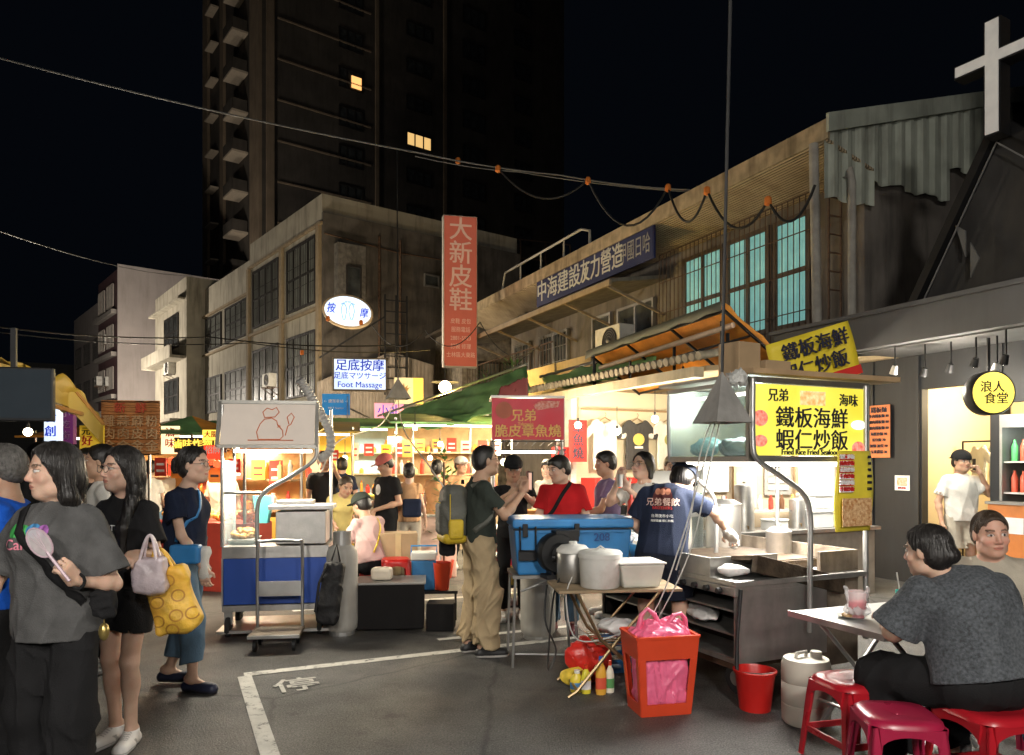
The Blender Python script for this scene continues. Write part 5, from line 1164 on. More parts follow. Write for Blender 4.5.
q = MB(); q.box(0, .5, -.30, .30, 0, .12); q.box(0, .5, -.30, -.27, .12, 2.0); q.box(0, .5, .27, .30, .12, 2.0); q.box(0, .5, -.3, .3, 2.0, 2.15); q.box(.47, .5, -.27, .27, .12, 2.0); q.build('cabinet', ALU, s)
for k in range(5):
    z = .15 + k * .36; q = MB(); q.box(.03, .46, -.268, .268, z, z + .02); sh = q.build('shelf', WHITEP, s)
    for j in range(5):
        q = MB(); cc = random.choice([(.1, .5, .15), (.7, .6, .1), (.1, .45, .5), (.7, .7, .65), (.6, .1, .05)]); q.lathe([(.035, 0), (.035, .17), (.015, .22), (.015, .25), (0, .25)], 10, (.12, -.2 + j * .1, z + .021)); q.build('bottle', mat('fr%d%d%d' % tuple(int(10 * a) for a in cc), cc, .3, bump=0), sh, smooth=True)
lamp('fridge_light', L2W(-.2, -.98, 1.95, S0), 6, (.85, 1, .95), .05)
s = thing('orange_cabinet', L2W(-.38, -1.02, 0, S0), TH, 'orange-fronted cabinet with a small notice under the drinks fridge', 'cabinet'); q = MB(); q.box(0, .2, -.32, .3, .02, 1.12); q.build('body', mat('orange_lam', (.60, .20, .05), .5, bump=.05), s, bevel=.005); q = MB(); q.box(-.006, -.002, -.1, .1, .8, .98); q.build('notice', INKW, s); q = MB(); q.box(-.02, .22, -.34, .32, 1.121, 1.15); q.build('top', ALU, s)
# ================================================================== T-shirt stall leaning on the two-storey house
def RBp(x, y, z=0): return L2W(x, y, z, C1)
T_ = thing('tshirt_shop', C1, TH, 'bright cream T-shirt shop under a scalloped tile eave', 'shop')
CRW = mat('warm_wall', (.74, .66, .48), .8, var=.06, scale=2, bump=.05)
q = MB(); q.box(-3.1, -.05, 2.2, 2.28, 0, 2.75); q.box(-.05, -.01, .0, 2.28, 0, 2.75); q.build('display_wall', CRW, T_)
q = MB(); q.prism([(-3.25, 2.66), (0, 3.0), (0, 3.05), (-3.25, 2.72)], -1.3, 6.0, 'y'); q.build('roof', mat('ply_ceiling', (.40, .30, .17), .8, bump=.1), T_)
SHELLM = mat('old_tile', (.30, .26, .19), .75, var=.35, scale=6, bump=.2, dirt=(.05, .045, .04))
q = MB()
for i in range(58):
    y = -1.28 + i * .125; q.X = Matrix.Translation((-3.3, y, 2.84)) @ Matrix.Rotation(R(78), 4, 'Y') ; q.lathe([(.052, -.05), (.06, -.02), (.05, 0), (.05, .45)], 10)
q.X = Matrix.Identity(4); q.build('eave_tiles', SHELLM, T_, smooth=True)
q = MB(); q.box(-3.42, -3.28, -1.3, 6.1, 2.58, 2.70); q.build('gutter', mat('cream_gutter', (.50, .42, .27), .5, bump=.1, streak=.5), T_)
q = MB(); q.box(-2.2, -2.1, 3.1, 5.8, 2.95, 3.5); q.box(-2.23, -2.19, 4.4, 4.44, 2.95, 3.5); q.build('sign_board', mat('beige_board', (.50, .38, .22), .7, bump=.08, streak=.25), T_)
q = MB(); q.bar((-2.95, 2.12, 2.45), (-.3, 2.12, 2.45), .03); q.build('hanging_rail', WOOD, T_)
q = MB(); q.box(-3.15, -3.05, 2.1, 2.3, 0, 2.7); q.build('post', WHITEP, T_); q = MB(); q.box(-3.2, -3.1, 5.6, 5.75, 0, 2.7); q.build('post', WHITEP, T_)
WT = [('tee_white', (.78, .76, .70)), ('tee_char', (.05, .05, .052)), ('tee_white', (.78, .76, .70)), ('tee_cream', (.75, .70, .5))]
TL = ['plain white T-shirt at the left end of the display wall', 'charcoal T-shirt with a cartoonish yellow patch on the display wall', 'white T-shirt with small yellow-green print, right of the charcoal one', 'cream T-shirt with a yellow star print at the right end of the display wall']
for i in range(4):
    x = -2.55 + i * .62; c = thing('tshirt', RBp(x, 2.05, 2.30), TH, TL[i], 'T-shirt'); o = tee(c, 0, 0, 0, .62, .85, mat(WT[i][0], WT[i][1], .9, bump=.2), 0, 'shirt')
    q = MB(); q.tube([(0, 0, .10), (.02, 0, .07), (0, 0, .03)], .006, 5); q.tube([(-.18, 0, -.08), (0, 0, .02), (.18, 0, -.08)], .010, 6); q.build('hanger', WOOD, c)
    if i: pic(c, oval(0, -.33, .11, .10, 14), mat('tee_print%d' % i, [(0, 0, 0), (.8, .6, .15), (.35, .35, .1), (.75, .6, .1)][i], .7, bump=0), -.045, 'print')
    if i == 1: pic(c, [(-.08, -.48), (.08, -.48), (.08, -.44), (-.08, -.44)], INKW, -.045, 'print')
BULB = glow('warm_bulb', (1, .82, .5), 14)
def bulb(label, loc, drop=.3, power=0, r=.05, col=(1, .88, .66), group='bare bulbs hanging in the stalls'):
    s = thing('light_bulb', loc, 0, label, 'light bulb', group); q = MB(); q.ball((0, 0, 0), r); q.build('bulb', BULB, s, smooth=True); q = MB(); q.tube([(0, 0, r), (0, 0, r + .05)], .018, 8); q.tube([(0, 0, r + .05), (0, 0, r + drop)], .005, 5); q.build('cord', WIRE, s)
    if power: lamp('bulb_light', Vector(loc) + Vector((0, 0, -.09)), power, col, .08)
    return s
for k, (px, py, Y, pw) in enumerate(((655, 419, 10.3, 70), (690, 413, 9.8, 70), (578, 425, 10.6, 45), (617, 432, 11.5, 0))): bulb(['warm bulb over the charcoal T-shirt', 'warm bulb at the right end of the T-shirt shop', 'warm bulb at the left end of the T-shirt shop', 'warm bulb just left of the charcoal T-shirt'][k], P(px, py, Y), .35, pw)
s = thing('red_counter', RBp(-2.45, 1.75), TH, 'counter draped in red cloth with gold characters in the T-shirt shop', 'counter'); q = MB(); q.box(-.55, .35, -.15, .3, 0, 1.35); q.build('cloth', mat('red_cloth', (.5, .02, .015), .8, bump=.2), s, bevel=.01); text('海味紅滷味', .15, GOLD, s, (-.1, -.16, 1.12), UPY, off=.02)
for k, (px, y0, y1, L_) in enumerate(((597, 420, 462, 'narrow red banner with black characters left of the white T-shirt'), (573, 447, 470, 'small red panel with dark writing beside the octopus stall'))):
    Y = 11.4; s = thing('red_banner', P(px - (19 if k == 0 else 12), y1, Y), TH, L_, 'banner'); hh = (y1 - y0) / F * Y; q = MB(); q.box(-.16, .16, 0, .01, 0, hh); q.build('cloth', mat('red_cloth', (.5, .02, .015), .8), s)
    for j, ch in enumerate('章魚燒' if k == 0 else '好'): text(ch, .2, INK, s, (0, -.01, hh - .12 - j * .2), UPY, off=.03)
# ================================================================== awnings
s = thing('orange_awning', C1, TH, 'orange tarpaulin awning on a steel frame above the tile eave', 'awning')
q = MB(); q.sheet(10, 10, lambda u, v: (-2.9 + 1.0 * u, -1.2 + 3.2 * v, 3.50 - .62 * u - .16 * v + .05 * mnoise.noise(Vector((u * 6, v * 6, 0))))); q.build('tarpaulin', TARPO, s, smooth=True, solid=.008)
q = MB(); q.sheet(12, 2, lambda u, v: (-2.93 - .02 * v, -1.2 + 3.2 * u, 3.52 - .16 * u - .12 * v + .02 * math.sin(u * 30) * v));  q.build('valance', mat('grey_green_tarp', (.12, .12, .08), .7, bump=.2), s, smooth=True, solid=.006)
q = MB()
for y in (-1.15, -.1, .95, 1.95): q.bar((-2.85, y, 3.42 - (y + 1.2) * .05), (-1.95, y, 2.86 - (y + 1.2) * .05), .03); q.bar((-2.8, y, 3.15), (-2.8, y, 2.75), .03)
q.bar((-2.85, -1.15, 3.42), (-2.85, 1.95, 3.28), .035); q.bar((-1.95, -1.15, 2.86), (-1.95, 1.95, 2.72), .03); q.bar((-2.42, -1.1, 3.15), (-2.42, 1.9, 3.02), .025)
q.build('frame', BLACKM, s); q = MB(); q.tube([(-2.85, -1.3, 3.22), (-2.85, 1.7, 3.06)], .035, 10); q.build('roller', mat('roller_tan', (.55, .40, .28), .6, bump=.05), s, smooth=True)
for y in (-1.1, 1.9): leg_tube(s, (-2.85, y, 3.3), (-2.85, y, 2.72), .02, 'post', BLACKM)
bulb('bare bulb under the orange tarpaulin', RBp(-2.35, .3, 2.86), .15, 30, .035)  # added so the tarpaulin shows bright orange
s = thing('green_valance', (0, 0, 0), 0, 'hanging strip of creased green tarpaulin left of the orange awning', 'awning')
sheet_pts(P(542, 378, 13.1), P(660, 345, 10.9), P(655, 362, 10.7), P(547, 388, 13.0), 16, 6, .10, 3, 'tarpaulin', CLOTHG, s)
q = MB(); q.tube([P(540, 377, 13.15), P(661, 343, 10.92)], .025, 6); q.build('pole', GALV, s)
s = thing('green_awning', (0, 0, 0), 0, 'large sagging green tarpaulin awning over the far stalls', 'awning')
sheet_pts(P(383, 417, 16), P(526, 366, 13.6), P(530, 390, 12.4), P(428, 430, 14.2), 18, 10, .12, 5, 'tarpaulin', CLOTHG, s)
q = MB(); q.tube([P(378, 416, 17), P(527, 364, 13.6)], .025, 6); q.tube([P(470, 384, 14.8), G(470, 14.8)], .03, 6); q.build('pole', GALV, s)
s = thing('maroon_cloth', (0, 0, 0), 0, 'dark maroon cloth hanging behind the red octopus sign', 'cloth')
sheet_pts(P(500, 388, 12.2), P(528, 376, 12.1), P(528, 402, 12.1), P(496, 402, 12.2), 8, 6, .02, 9, 'cloth', mat('maroon', (.07, .006, .010), .7, bump=.2), s)
# ================================================================== octopus-ball cart with the red sign
O0 = G(528, 8.6); OC = thing('octopus_cart', O0, R(4), 'small cart with a dark red roof sign and wire racks behind the blue cooler', 'food cart')
q = MB(); q.box(-.42, .42, -.01, .03, 1.86, 2.34); q.build('sign_panel', DRED, OC, bevel=.004)
q = MB(); q.box(-.43, .43, -.02, .6, 2.345, 2.37); q.box(.40, .43, .0, .6, 1.86, 2.34); q.build('roof', CANO, OC)
for tt, sz, x, z in (('兄弟', .15, -.05, 2.13), ('Takoyaki', .05, -.03, 2.04), ('脆皮章魚燒', .155, 0, 1.95)): text(tt, sz, GOLD, OC, (x, -.016, z), UPY, off=.03)
pic(OC, [(.1, 2.2), (.35, 2.24), (.37, 2.31), (.14, 2.31), (.06, 2.26)], FR2, -.013); pic(OC, oval(-.28, 2.2, .10, .10, 14), mat('tako', (.45, .12, .06), .6, bump=0), -.013, 'picture')
for x in (-.4, .4):
    for y in (.03, .57): leg_tube(OC, (x, y, 1.87), (x, y, .02), .018, 'post')
q = MB(); q.box(-.45, .45, 0, .6, .78, .83); q.box(-.43, .43, .02, .58, .3, .32); q.build('counter', STEEL, OC); q = MB(); q.box(-.42, .42, .01, .03, .33, .77); q.build('front_panel', DRED, OC)
q = MB()
for i in range(9): q.bar((-.4 + i * .1, .03, 1.84), (-.4 + i * .1, .57, 1.80), .008)
q.bar((-.42, .02, 1.84), (.42, .02, 1.84), .012); q.bar((-.42, .02, 1.74), (.42, .02, 1.74), .01); q.build('wire_rack', BLACKM, OC)
q = MB(); q.tube([(-.35, .25, 1.72), (.35, .25, 1.72)], .016, 8); q.build('led_tube', TUBE, OC); lamp('octopus_light', O0 + Vector((0, .25, 1.66)), 32, (1, .9, .75), .7, 'AREA', (0, 0, 0), .3)
c = tag(MB().lathe([(.09, 0), (.11, .2), (.105, .2), (.085, .01)], 18).build('batter_pot', mat('orange_pot', (.7, .30, .08), .4, bump=0), None, smooth=True, loc=G(530, 8.8, .832)), 'orange pot on the counter of the octopus cart', 'pot')
s = thing('wire_shelf', G(497, 7.7), R(6), 'low black wheeled shelf with food bottles behind the backpack man', 'shelf')
for z in (.12, .32, .62, .9): q = MB(); q.box(-.28, .28, -.2, .2, z, z + .02); q.build('shelf', BLACKM, s)
for x in (-.27, .27):
    for y in (-.19, .19): leg_tube(s, (x, y, .1), (x, y, 1.1), .012, 'post', BLACKM); w = MB(); w.X = Matrix.Translation((x, y, .05)) @ Matrix.Rotation(R(90), 4, 'Y'); w.lathe([(.02, -.015), (.05, -.012), (.05, .012), (.02, .015)], 14); w.build('wheel', BLACKM, s)
for i in range(6):
    cc = [(.6, .3, .05), (.5, .05, .03), (.7, .5, .1)][i % 3]; tag(MB().lathe([(.035, 0), (.04, .03), (.04, .12), (.018, .16), (.018, .19), (0, .19)], 12).build('food_jar', mat('jar%d' % (i % 3), cc, .35, bump=0), None, smooth=True, loc=G(482 + i * 6, 7.62, .341)), ['first', 'second', 'third', 'fourth', 'fifth', 'sixth'][i] + ' food jar from the left on the low black shelf', 'jar', 'food jars on the low black shelf')
# ================================================================== blue cooler on its folding frame, folding table of pots
s = thing('cooler_stand', G(562, 5.95), R(6), 'thin steel folding stand carrying the big blue cooler', 'stand')
q = MB(); q.box(-.42, .46, -.22, .22, .70, .725); q.build('top', ALU, s)
for x in (-.40, .05):
    for y in (-.2, .2): leg_tube(s, (x, y, .70), (x - (.02 if x < 0 else -.05), y, .012), .011)
leg_tube(s, (-.40, -.2, .12), (.08, -.2, .10), .009, 'crossbar'); leg_tube(s, (-.36, -.2, .60), (-.12, -.2, .69), .009, 'brace')
s = thing('cooler_box', G(568, 5.95, .727), R(6), 'big blue hard cooler box with black latches on the folding stand', 'cooler box')
q = MB(); q.frustum((-.43, .43, -.22, .22), (-.46, .46, -.25, .25), 0, .36); q.build('body', BLUEP, s, bevel=.02); q = MB(); q.box(-.475, .475, -.265, .265, .363, .435); q.build('lid', BLUEP, s, bevel=.018)
q = MB(); q.box(-.47, .47, -.262, -.255, .352, .360); q.build('seal', BLACKM, s)
for x in (-.38, .02): q = MB(); q.box(x - .02, x + .02, -.285, -.266, .30, .40); q.build('latch', BLACKM, s, bevel=.004)
q = MB(); q.tube([(-.42, -.27, .38), (-.42, -.29, .2), (-.30, -.29, .19), (-.30, -.27, .38)], .008, 6); q.box(-.43, -.29, -.275, -.258, .12, .20); q.build('handle', BLACKM, s)
q = MB(); q.bar((-.28, -.268, .335), (.40, -.268, .335), .012, .006); q.build('rib', BLUEP, s); text('208', .085, mat('dark_blue_ink', (.01, .05, .2), .5, bump=0), s, (.22, -.252, .29), UPY, off=.01)
s = thing('blower_fan', P(556, 565, 5.55), R(20), 'round black centrifugal blower in front of the blue cooler', 'blower'); s.location.z = .725
s.location = G(556, 5.58, .727)
q = MB(); q.X = Matrix.Translation((0, 0, .19)) @ Matrix.Rotation(R(90), 4, 'X'); q.lathe([(.03, -.06), (.14, -.06), (.15, -.04), (.15, .04), (.14, .06), (.08, .062), (.075, .03), (.03, .03)], 28); q.build('housing', BLACKM, s, smooth=True)
q = MB(); q.X = Matrix.Translation((0, 0, .19)) @ Matrix.Rotation(R(90), 4, 'X'); q.lathe([(.0, .045), (.05, .045), (.055, .07), (.03, .10), (0, .10)], 18); q.build('motor', mat('dark_grey_metal', (.08, .08, .08), .4, .5), s, smooth=True)
q = MB(); q.box(-.02, .17, -.05, .05, .27, .36); q.build('outlet', BLACKM, s, bevel=.006); q = MB(); q.box(-.10, .10, -.07, .07, 0, .03); q.box(-.06, -.04, -.05, .05, .03, .1); q.box(.04, .06, -.05, .05, .03, .1); q.build('foot', BLACKM, s)
s = thing('pot_table', G(612, 5.25), R(7), 'folding table with bent brass-coloured legs crowded with pots and bins', 'table')
q = MB(); q.box(-.43, .43, -.25, .22, .715, .735); q.build('tabletop', mat('worn_ply', (.30, .22, .13), .6, var=.3, scale=7, bump=.1, streak=.5), s, bevel=.004)
for y in (-.22, .19):
    for sg in (-1, 1): q = MB(); q.tube([(.28 * sg, y, .714), (.0, y + .013 * sg, .40), (-.30 * sg, y, .05), (-.36 * sg, y, .012)] if sg == 1 else [(.30 * sg, y, .714), (.14 * sg, y - .01, .40), (.26, y, .04), (.30, y, .012)], .012, 8); q.build('leg', BRS, s, smooth=True)
leg_tube(s, (-.3, -.22, .06), (-.3, .19, .06), .01, 'crossbar', BRS); leg_tube(s, (.26, -.22, .06), (.26, .19, .06), .01, 'crossbar', BRS)
q = MB()
for i in range(7): q.bar((-.16, -.2 + i * .065, .36), (.24, -.2 + i * .065, .36), .006)
q.bar((-.16, -.2, .36), (-.16, .19, .36), .01); q.bar((.24, -.2, .36), (.24, .19, .36), .01); q.build('wire_shelf', BRS, s)
c = thing('rice_cooker', G(573, 5.35, .737), 0, 'steel rice cooker with a pale lid on the pot table', 'rice cooker'); q = MB(); q.lathe([(.10, 0), (.115, .015), (.118, .20), (.112, .21)], 26); q.build('body', STEEL, c, smooth=True); q = MB(); q.lathe([(.122, .212), (.12, .235), (.09, .262), (.03, .272), (.03, .29), (0, .29)], 26); q.build('lid', WHITEP, c, smooth=True); q = MB(); q.tube([(-.13, 0, .17), (-.15, 0, .17)], .02, 8); q.tube([(.118, 0, .17), (.14, 0, .17)], .02, 8); q.build('handle', BLACKM, c)
c = thing('white_pail', G(600, 5.12, .737), 0, 'stained white lidded pail in the middle of the pot table', 'pail'); q = MB(); q.lathe([(.125, 0), (.135, .01), (.145, .20), (.148, .215), (.14, .22)], 28); q.build('body', WHITEP, c, smooth=True); q = MB(); q.lathe([(.153, .205), (.155, .235), (.14, .25), (.05, .262), (0, .262)], 28); q.build('lid', WHITEP, c, smooth=True); q = MB(); q.tube([(-.04, -.03, .255), (0, -.03, .285), (.04, -.03, .255)], .008, 6); q.build('handle', WHITEP, c, smooth=True)
c = thing('plastic_tub', G(636, 5.2, .737), R(10), 'square translucent tub of white packets at the right of the pot table', 'tub'); q = MB(); q.frustum((-.13, .13, -.12, .12), (-.16, .16, -.15, .15), 0, .16); q.build('tub', mat('frosty_plastic', (.66, .64, .56), .35, bump=.05, alpha=.8), c, bevel=.012); q = MB(); q.box(-.168, .168, -.158, .158, .161, .175); q.build('rim', WHITEP, c, bevel=.006)
blob_bag('folded white bags under the tub on the wire shelf of the pot table', G(618, 5.3, .368), (.15, .12, .06), WBAG, 21, amp=.02)
# bottles and packages under it
for k, (px, Y, h, r, cc, cap_, L_) in enumerate(((601, 5.10, .26, .038, (.75, .40, .05), (.05, .15, .6), 'orange detergent bottle with a blue cap under the pot table'), (586, 5.12, .2, .035, (.75, .65, .05), (.7, .05, .02), 'yellow detergent bottle with a red cap under the pot table'), (577, 5.16, .15, .05, (.80, .62, .05), (.8, .8, .7), 'squat yellow bottle at the left end under the pot table'), (610, 5.14, .22, .03, (.8, .75, .6), (.6, .05, .02), 'white bottle with a red cap beside the orange one'))):
    c = thing('detergent_bottle', G(px, Y, .0), R(10), L_, 'bottle'); q = MB(); q.lathe([(r * .9, 0), (r, .02), (r, h * .55), (r * .8, h * .7), (r * .4, h * .82), (r * .4, h * .86)], 18, sy=.65); q.build('body', mat('btl%d' % k, cc, .35, bump=0), c, smooth=True); q = MB(); q.lathe([(r * .42, h * .861), (r * .42, h), (0, h)], 14); q.build('cap', mat('cap%d' % k, cap_, .4, bump=0), c, smooth=True); q = MB(); q.lathe([(r * 1.01, h * .15), (r * 1.015, h * .45)], 18, sy=.66, cap=False); q.build('label', mat('lab%d' % k, [(.7, .1, .05), (.8, .8, .8), (.1, .3, .6), (.1, .3, .1)][k], .5, bump=0), c, smooth=True)
blob_bag('shiny red shopping bag stuffed under the pot table', G(590, 5.40, .0), (.17, .10, .17), mat('red_bag', (.62, .03, .02), .3, var=.15, bump=.4, bscale=25), 31, amp=.025)
blob_bag('yellow and red snack packet pile under the pot table', G(574, 5.28, .0), (.10, .08, .06), mat('yel_bag', (.72, .52, .06), .35, var=.3, scale=20, bump=.4, bscale=25), 33, amp=.02)
c = thing('blue_crate', G(624, 5.75, 0), R(8), 'low blue plastic crate on the ground behind the detergent bottles', 'crate'); q = MB()
for z in (.0, .07, .14, .21): q.box(-.18, .18, -.13, -.12, z, z + .03); q.box(-.18, .18, .12, .13, z, z + .03); q.box(-.18, -.17, -.12, .12, z, z + .03); q.box(.17, .18, -.12, .12, z, z + .03)
for x in (-.18, -.06, .05, .165): q.box(x, x + .015, -.135, -.131, 0, .24)
q.box(-.17, .17, -.12, .12, 0, .01); q.build('lattice', BLUEP, c)
def gas(label, loc, h=.9, r=.15, m_=None, rz=0):
    c = thing('gas_cylinder', loc, rz, label, 'gas cylinder', 'grey gas cylinders by the stalls'); q = MB(); q.lathe([(r * .8, .03), (r * .97, .06), (r, .12), (r, h * .76), (r * .95, h * .82), (r * .75, h * .86), (r * .4, h * .885), (0, h * .89)], 26); q.build('tank', m_ or mat('gas_grey', (.42, .41, .38), .55, .2, var=.15, scale=4, bump=.1, streak=.5, dirt=(.2, .17, .13)), c, smooth=True)
    q = MB(); q.lathe([(r * .75, 0), (r * .82, 0), (r * .82, .05), (r * .75, .05)], 24); q.build('foot_ring', GALV, c); q = MB(); q.lathe([(r * .52, h * .87), (r * .56, h * .87), (r * .56, h), (r * .52, h)], 20, cap=False); q.build('collar', GALV, c, solid=.006)
    q = MB(); q.lathe([(.015, h * .88), (.015, h * .95), (.03, h * .95), (.03, h * .97), (0, h * .97)], 10); q.build('valve', BRS, c); return c
gas('tall pale grey gas cylinder at the right end of the blue cart', G(342, 6.9), .95, .145); gas('pale gas cylinder half hidden behind the folding stand of the cooler', G(538, 6.75), .80, .16)
# ================================================================== blue chicken cart
BC = thing('chicken_cart', G(277, 6.78), R(9), 'blue-panelled food cart with a cream roof sign and steel frame', 'food cart')
q = MB(); q.box(-.47, .45, 0, .55, .30, .72); q.build('blue_panel', BLUEC, BC, bevel=.006)
q = MB(); q.box(-.48, .46, -.012, .56, .725, .83); q.box(-.48, .46, -.008, .56, .24, .295); q.box(-.52, .5, -.05, .6, .05, .075); q.box(-.485, -.47, -.01, .56, .295, .725); q.box(.45, .465, -.01, .56, .295, .725); q.build('steel_trim', STEEL, BC)
for x in (-.43, .38):
    for y in (.03, .5):
        w = MB(); w.X = Matrix.Translation((x, y, .10)) @ Matrix.Rotation(R(90), 4, 'Y'); w.lathe([(.03, -.025), (.09, -.02), (.095, 0), (.09, .02), (.03, .025)], 18); o = w.build('wheel', MT['tyre'], BC, smooth=True); w = MB(); w.box(x - .035, x + .035, y - .02, y + .02, .12, .24); w.build('fork', GALV, o)
q = MB(); q.box(-.02, .43, .05, .5, .84, 1.14); q.build('fryer', STEEL, BC, bevel=.006); q = MB(); q.box(-.08, .50, .0, .45, 1.16, 1.20); q.box(-.02, .3, .1, .4, 1.205, 1.24); q.build('fryer_tray', STEEL, BC, bevel=.004)
SIGNC = mat('cream_sign', (.66, .58, .50), .5, var=.05, bump=.03, emit=(.66, .56, .48), es=.16)  # slight glow in the face stands in for light falling on it
q = MB(); q.add([(-.48, -.10, 1.76), (.34, -.10, 1.76), (.34, .02, 2.13), (-.48, .02, 2.13), (-.48, -.085, 1.755), (.34, -.085, 1.755), (.34, .035, 2.125), (-.48, .035, 2.125)], [(0, 1, 2, 3), (7, 6, 5, 4), (0, 4, 5, 1), (1, 5, 6, 2), (2, 6, 7, 3), (3, 7, 4, 0)]); sg = q.build('sign_panel', SIGNC, BC)
q = MB(); q.bar((-.50, -.11, 1.74), (-.50, .03, 2.15), .03); q.bar((.36, -.11, 1.74), (.36, .03, 2.15), .03); q.bar((-.5, -.11, 1.74), (.36, -.11, 1.74), .03); q.bar((-.5, .03, 2.15), (.36, .03, 2.15), .03); q.box(-.5, .36, .04, .6, 2.12, 2.14); q.build('roof_frame', CANO, BC)
CHO = mat('orange_ink', (.72, .20, .08), .6, bump=0)
def slope_pt(x, v): return (x, -.105 + .12 * v, 1.76 + .37 * v)
q = MB()   # line drawing of a chef chick
def drw(pts): q.tube([slope_pt(a * .9 - .06, b) for a, b in pts], .0045, 4)
drw([(-.10, .12), (-.12, .30), (-.09, .50), (-.05, .62), (.02, .65), (.07, .58), (.08, .48), (.13, .35), (.14, .2), (.11, .12), (-.10, .12)]); drw([(-.05, .66), (-.07, .80), (-.03, .90), (.02, .86), (.06, .92), (.09, .80), (.05, .68), (-.05, .66)]); drw([(.08, .48), (.11, .45), (.08, .42)]); drw([(.16, .22), (.18, .45), (.21, .50)]); drw([(.19, .50), (.17, .68), (.21, .78), (.24, .68), (.21, .50)]); drw([(-.20, .10), (.24, .10)]); q.build('drawing', CHO, sg)
for a in ((-.48, -.0), (-.48, .52), (.44, .52)): leg_tube(BC, (a[0], a[1], .83), (a[0], a[1], 2.12), .016, 'post')
q = MB(); q.tube(smooth_path([(.36, -.09, 1.76), (.36, -.09, 1.66), (.30, -.09, 1.58), (.12, -.08, 1.46), (-.08, -.07, 1.34), (-.16, -.06, 1.20), (-.16, -.06, .84)]), .019, 10); q.build('bent_post', GALV, BC, smooth=True)
q = MB(); q.tube([(-.46, -.0, 1.32), (-.14, -.0, 1.32)], .012); q.tube([(-.48, .0, 1.60), (-.48, .52, 1.60)], .012, 6); q.build('rail', GALV, BC)
q = MB(); q.box(-.46, -.2, .04, .05, .84, 1.30); q.box(-.475, -.465, .03, .5, .84, 1.6); q.build('glass', mat('case_glass', (.75, .9, .9), .08, var=0, bump=0, alpha=.22), BC)
q = MB(); pts = smooth_path([(.36, .1, 2.1), (.42, .08, 1.98), (.47, .08, 1.85), (.46, .08, 1.70), (.36, .08, 1.62)], 8); q.tube(pts, [.035 + .008 * (i % 2) for i in range(len(pts))], 12); q.build('flexible_duct', mat('foil_duct', (.50, .49, .47), .45, .3, bump=.1), BC, smooth=False)
q = MB(); pts = smooth_path([(.20, .0, 2.36), (.23, .02, 2.31), (.30, .05, 2.2), (.34, .08, 2.1)], 8); q.tube(pts, [.04 + .008 * (i % 2) for i in range(len(pts))], 12); q.build('flexible_duct', MT['foil_duct'], BC)
q = MB(); q.tube([(-.4, .1, 1.70), (.3, .1, 1.70)], .015, 8); q.build('led_tube', TUBE, BC); lamp('chicken_cart_light', BC.location + Vector((-.1, .25, 1.66)), 60, (1, .90, .72), .7, 'AREA', (0, 0, R(9)), .3)
# back wall glow: paper bags, trays of fried pieces
FRY = food('fried_chicken', (.55, .22, .04), (.75, .42, .12), 35)
for k, (x, y, z) in enumerate(((-.34, .2, .84), (-.34, .42, .84))):
    c = thing('food_tray', BC.location + Matrix.Rotation(R(9), 3, 'Z') @ Vector((x, y, z)), R(9), ['steel tray heaped with golden fried chicken at the cart front', 'second tray of fried chicken further back in the cart case'][k], 'tray'); q = MB(); q.frustum((-.10, .10, -.08, .08), (-.12, .12, -.10, .10), 0, .04); q.build('tray', STEEL, c)
    B_ = Sdf()
    for i in range(26): B_.ell((random.uniform(-.09, .09), random.uniform(-.07, .07), .045 + random.uniform(0, .07)), (.028, .02, .018), None, .004)
    skin_mesh('chicken', [B_.mesh(.006)], FRY, c)
q = MB(); q.prism([(-.05, 0), (.05, 0), (.09, .26), (-.09, .26)], -.04, .04, 'y'); o = q.build('paper_bags', mat('teal_stripe', (.12, .50, .50), .6, bump=0), None, loc=BC.location + Vector((-.22, .28, 1.02))); o.name = 'paper_bag'; tag(o, 'teal printed paper bag standing in the cart case', 'paper bag')
s = thing('hand_trolley', G(278, 6.42), R(8), 'grey folding hand trolley parked in front of the blue cart', 'trolley')
q = MB(); q.tube(smooth_path([(-.19, .1, .14), (-.19, .1, .84), (-.15, .1, .90), (.15, .1, .90), (.19, .1, .84), (.19, .1, .14)], 5), .014, 8); q.build('handle', GALV, s, smooth=True); q = MB(); q.box(-.18, .18, .095, .105, .42, .55); q.build('back_plate', GALV, s); q = MB(); q.box(-.21, .21, -.22, .14, .12, .15); q.build('platform', mat('dark_tan', (.18, .14, .10), .7, bump=.1), s, bevel=.006); q = MB(); q.bar((-.21, -.225, .135), (.21, -.225, .135), .025); q.build('edge', GALV, s)
for x in (-.16, .16):
    for y in (-.17, .08): w = MB(); w.X = Matrix.Translation((x, y, .05)) @ Matrix.Rotation(R(90), 4, 'Y'); w.lathe([(.02, -.015), (.05, -.012), (.05, .012), (.02, .015)], 14); w.build('wheel', BLACKM, s)
B_ = Sdf(); B_.ell((0, 0, .32), (.10, .07, .28), None, .03, box=.05); B_.ell((0, -.05, .2), (.09, .05, .15), None, .04); B_.noise.append(folds(4, .02, 25)); o = skin_mesh('black_rucksack', [B_.mesh(.009)], mat('black_nylon', (.006, .006, .007), .7, bump=.3, bscale=40), None); o.location = G(326, 6.55, .12); o.rotation_euler = (R(-6), R(6), 0); tag(o, 'limp black rucksack leaning on the gas cylinder by the blue cart', 'rucksack')
q = MB(); q.tube([(-.05, -.06, .56), (-.09, -.1, .4), (-.09, -.1, .15)], .012, 6); q.tube([(-.03, 0, .6), (0, 0, .75), (.05, 0, .6)], .01, 6); q.build('strap', MT['black_nylon'], o, smooth=True)
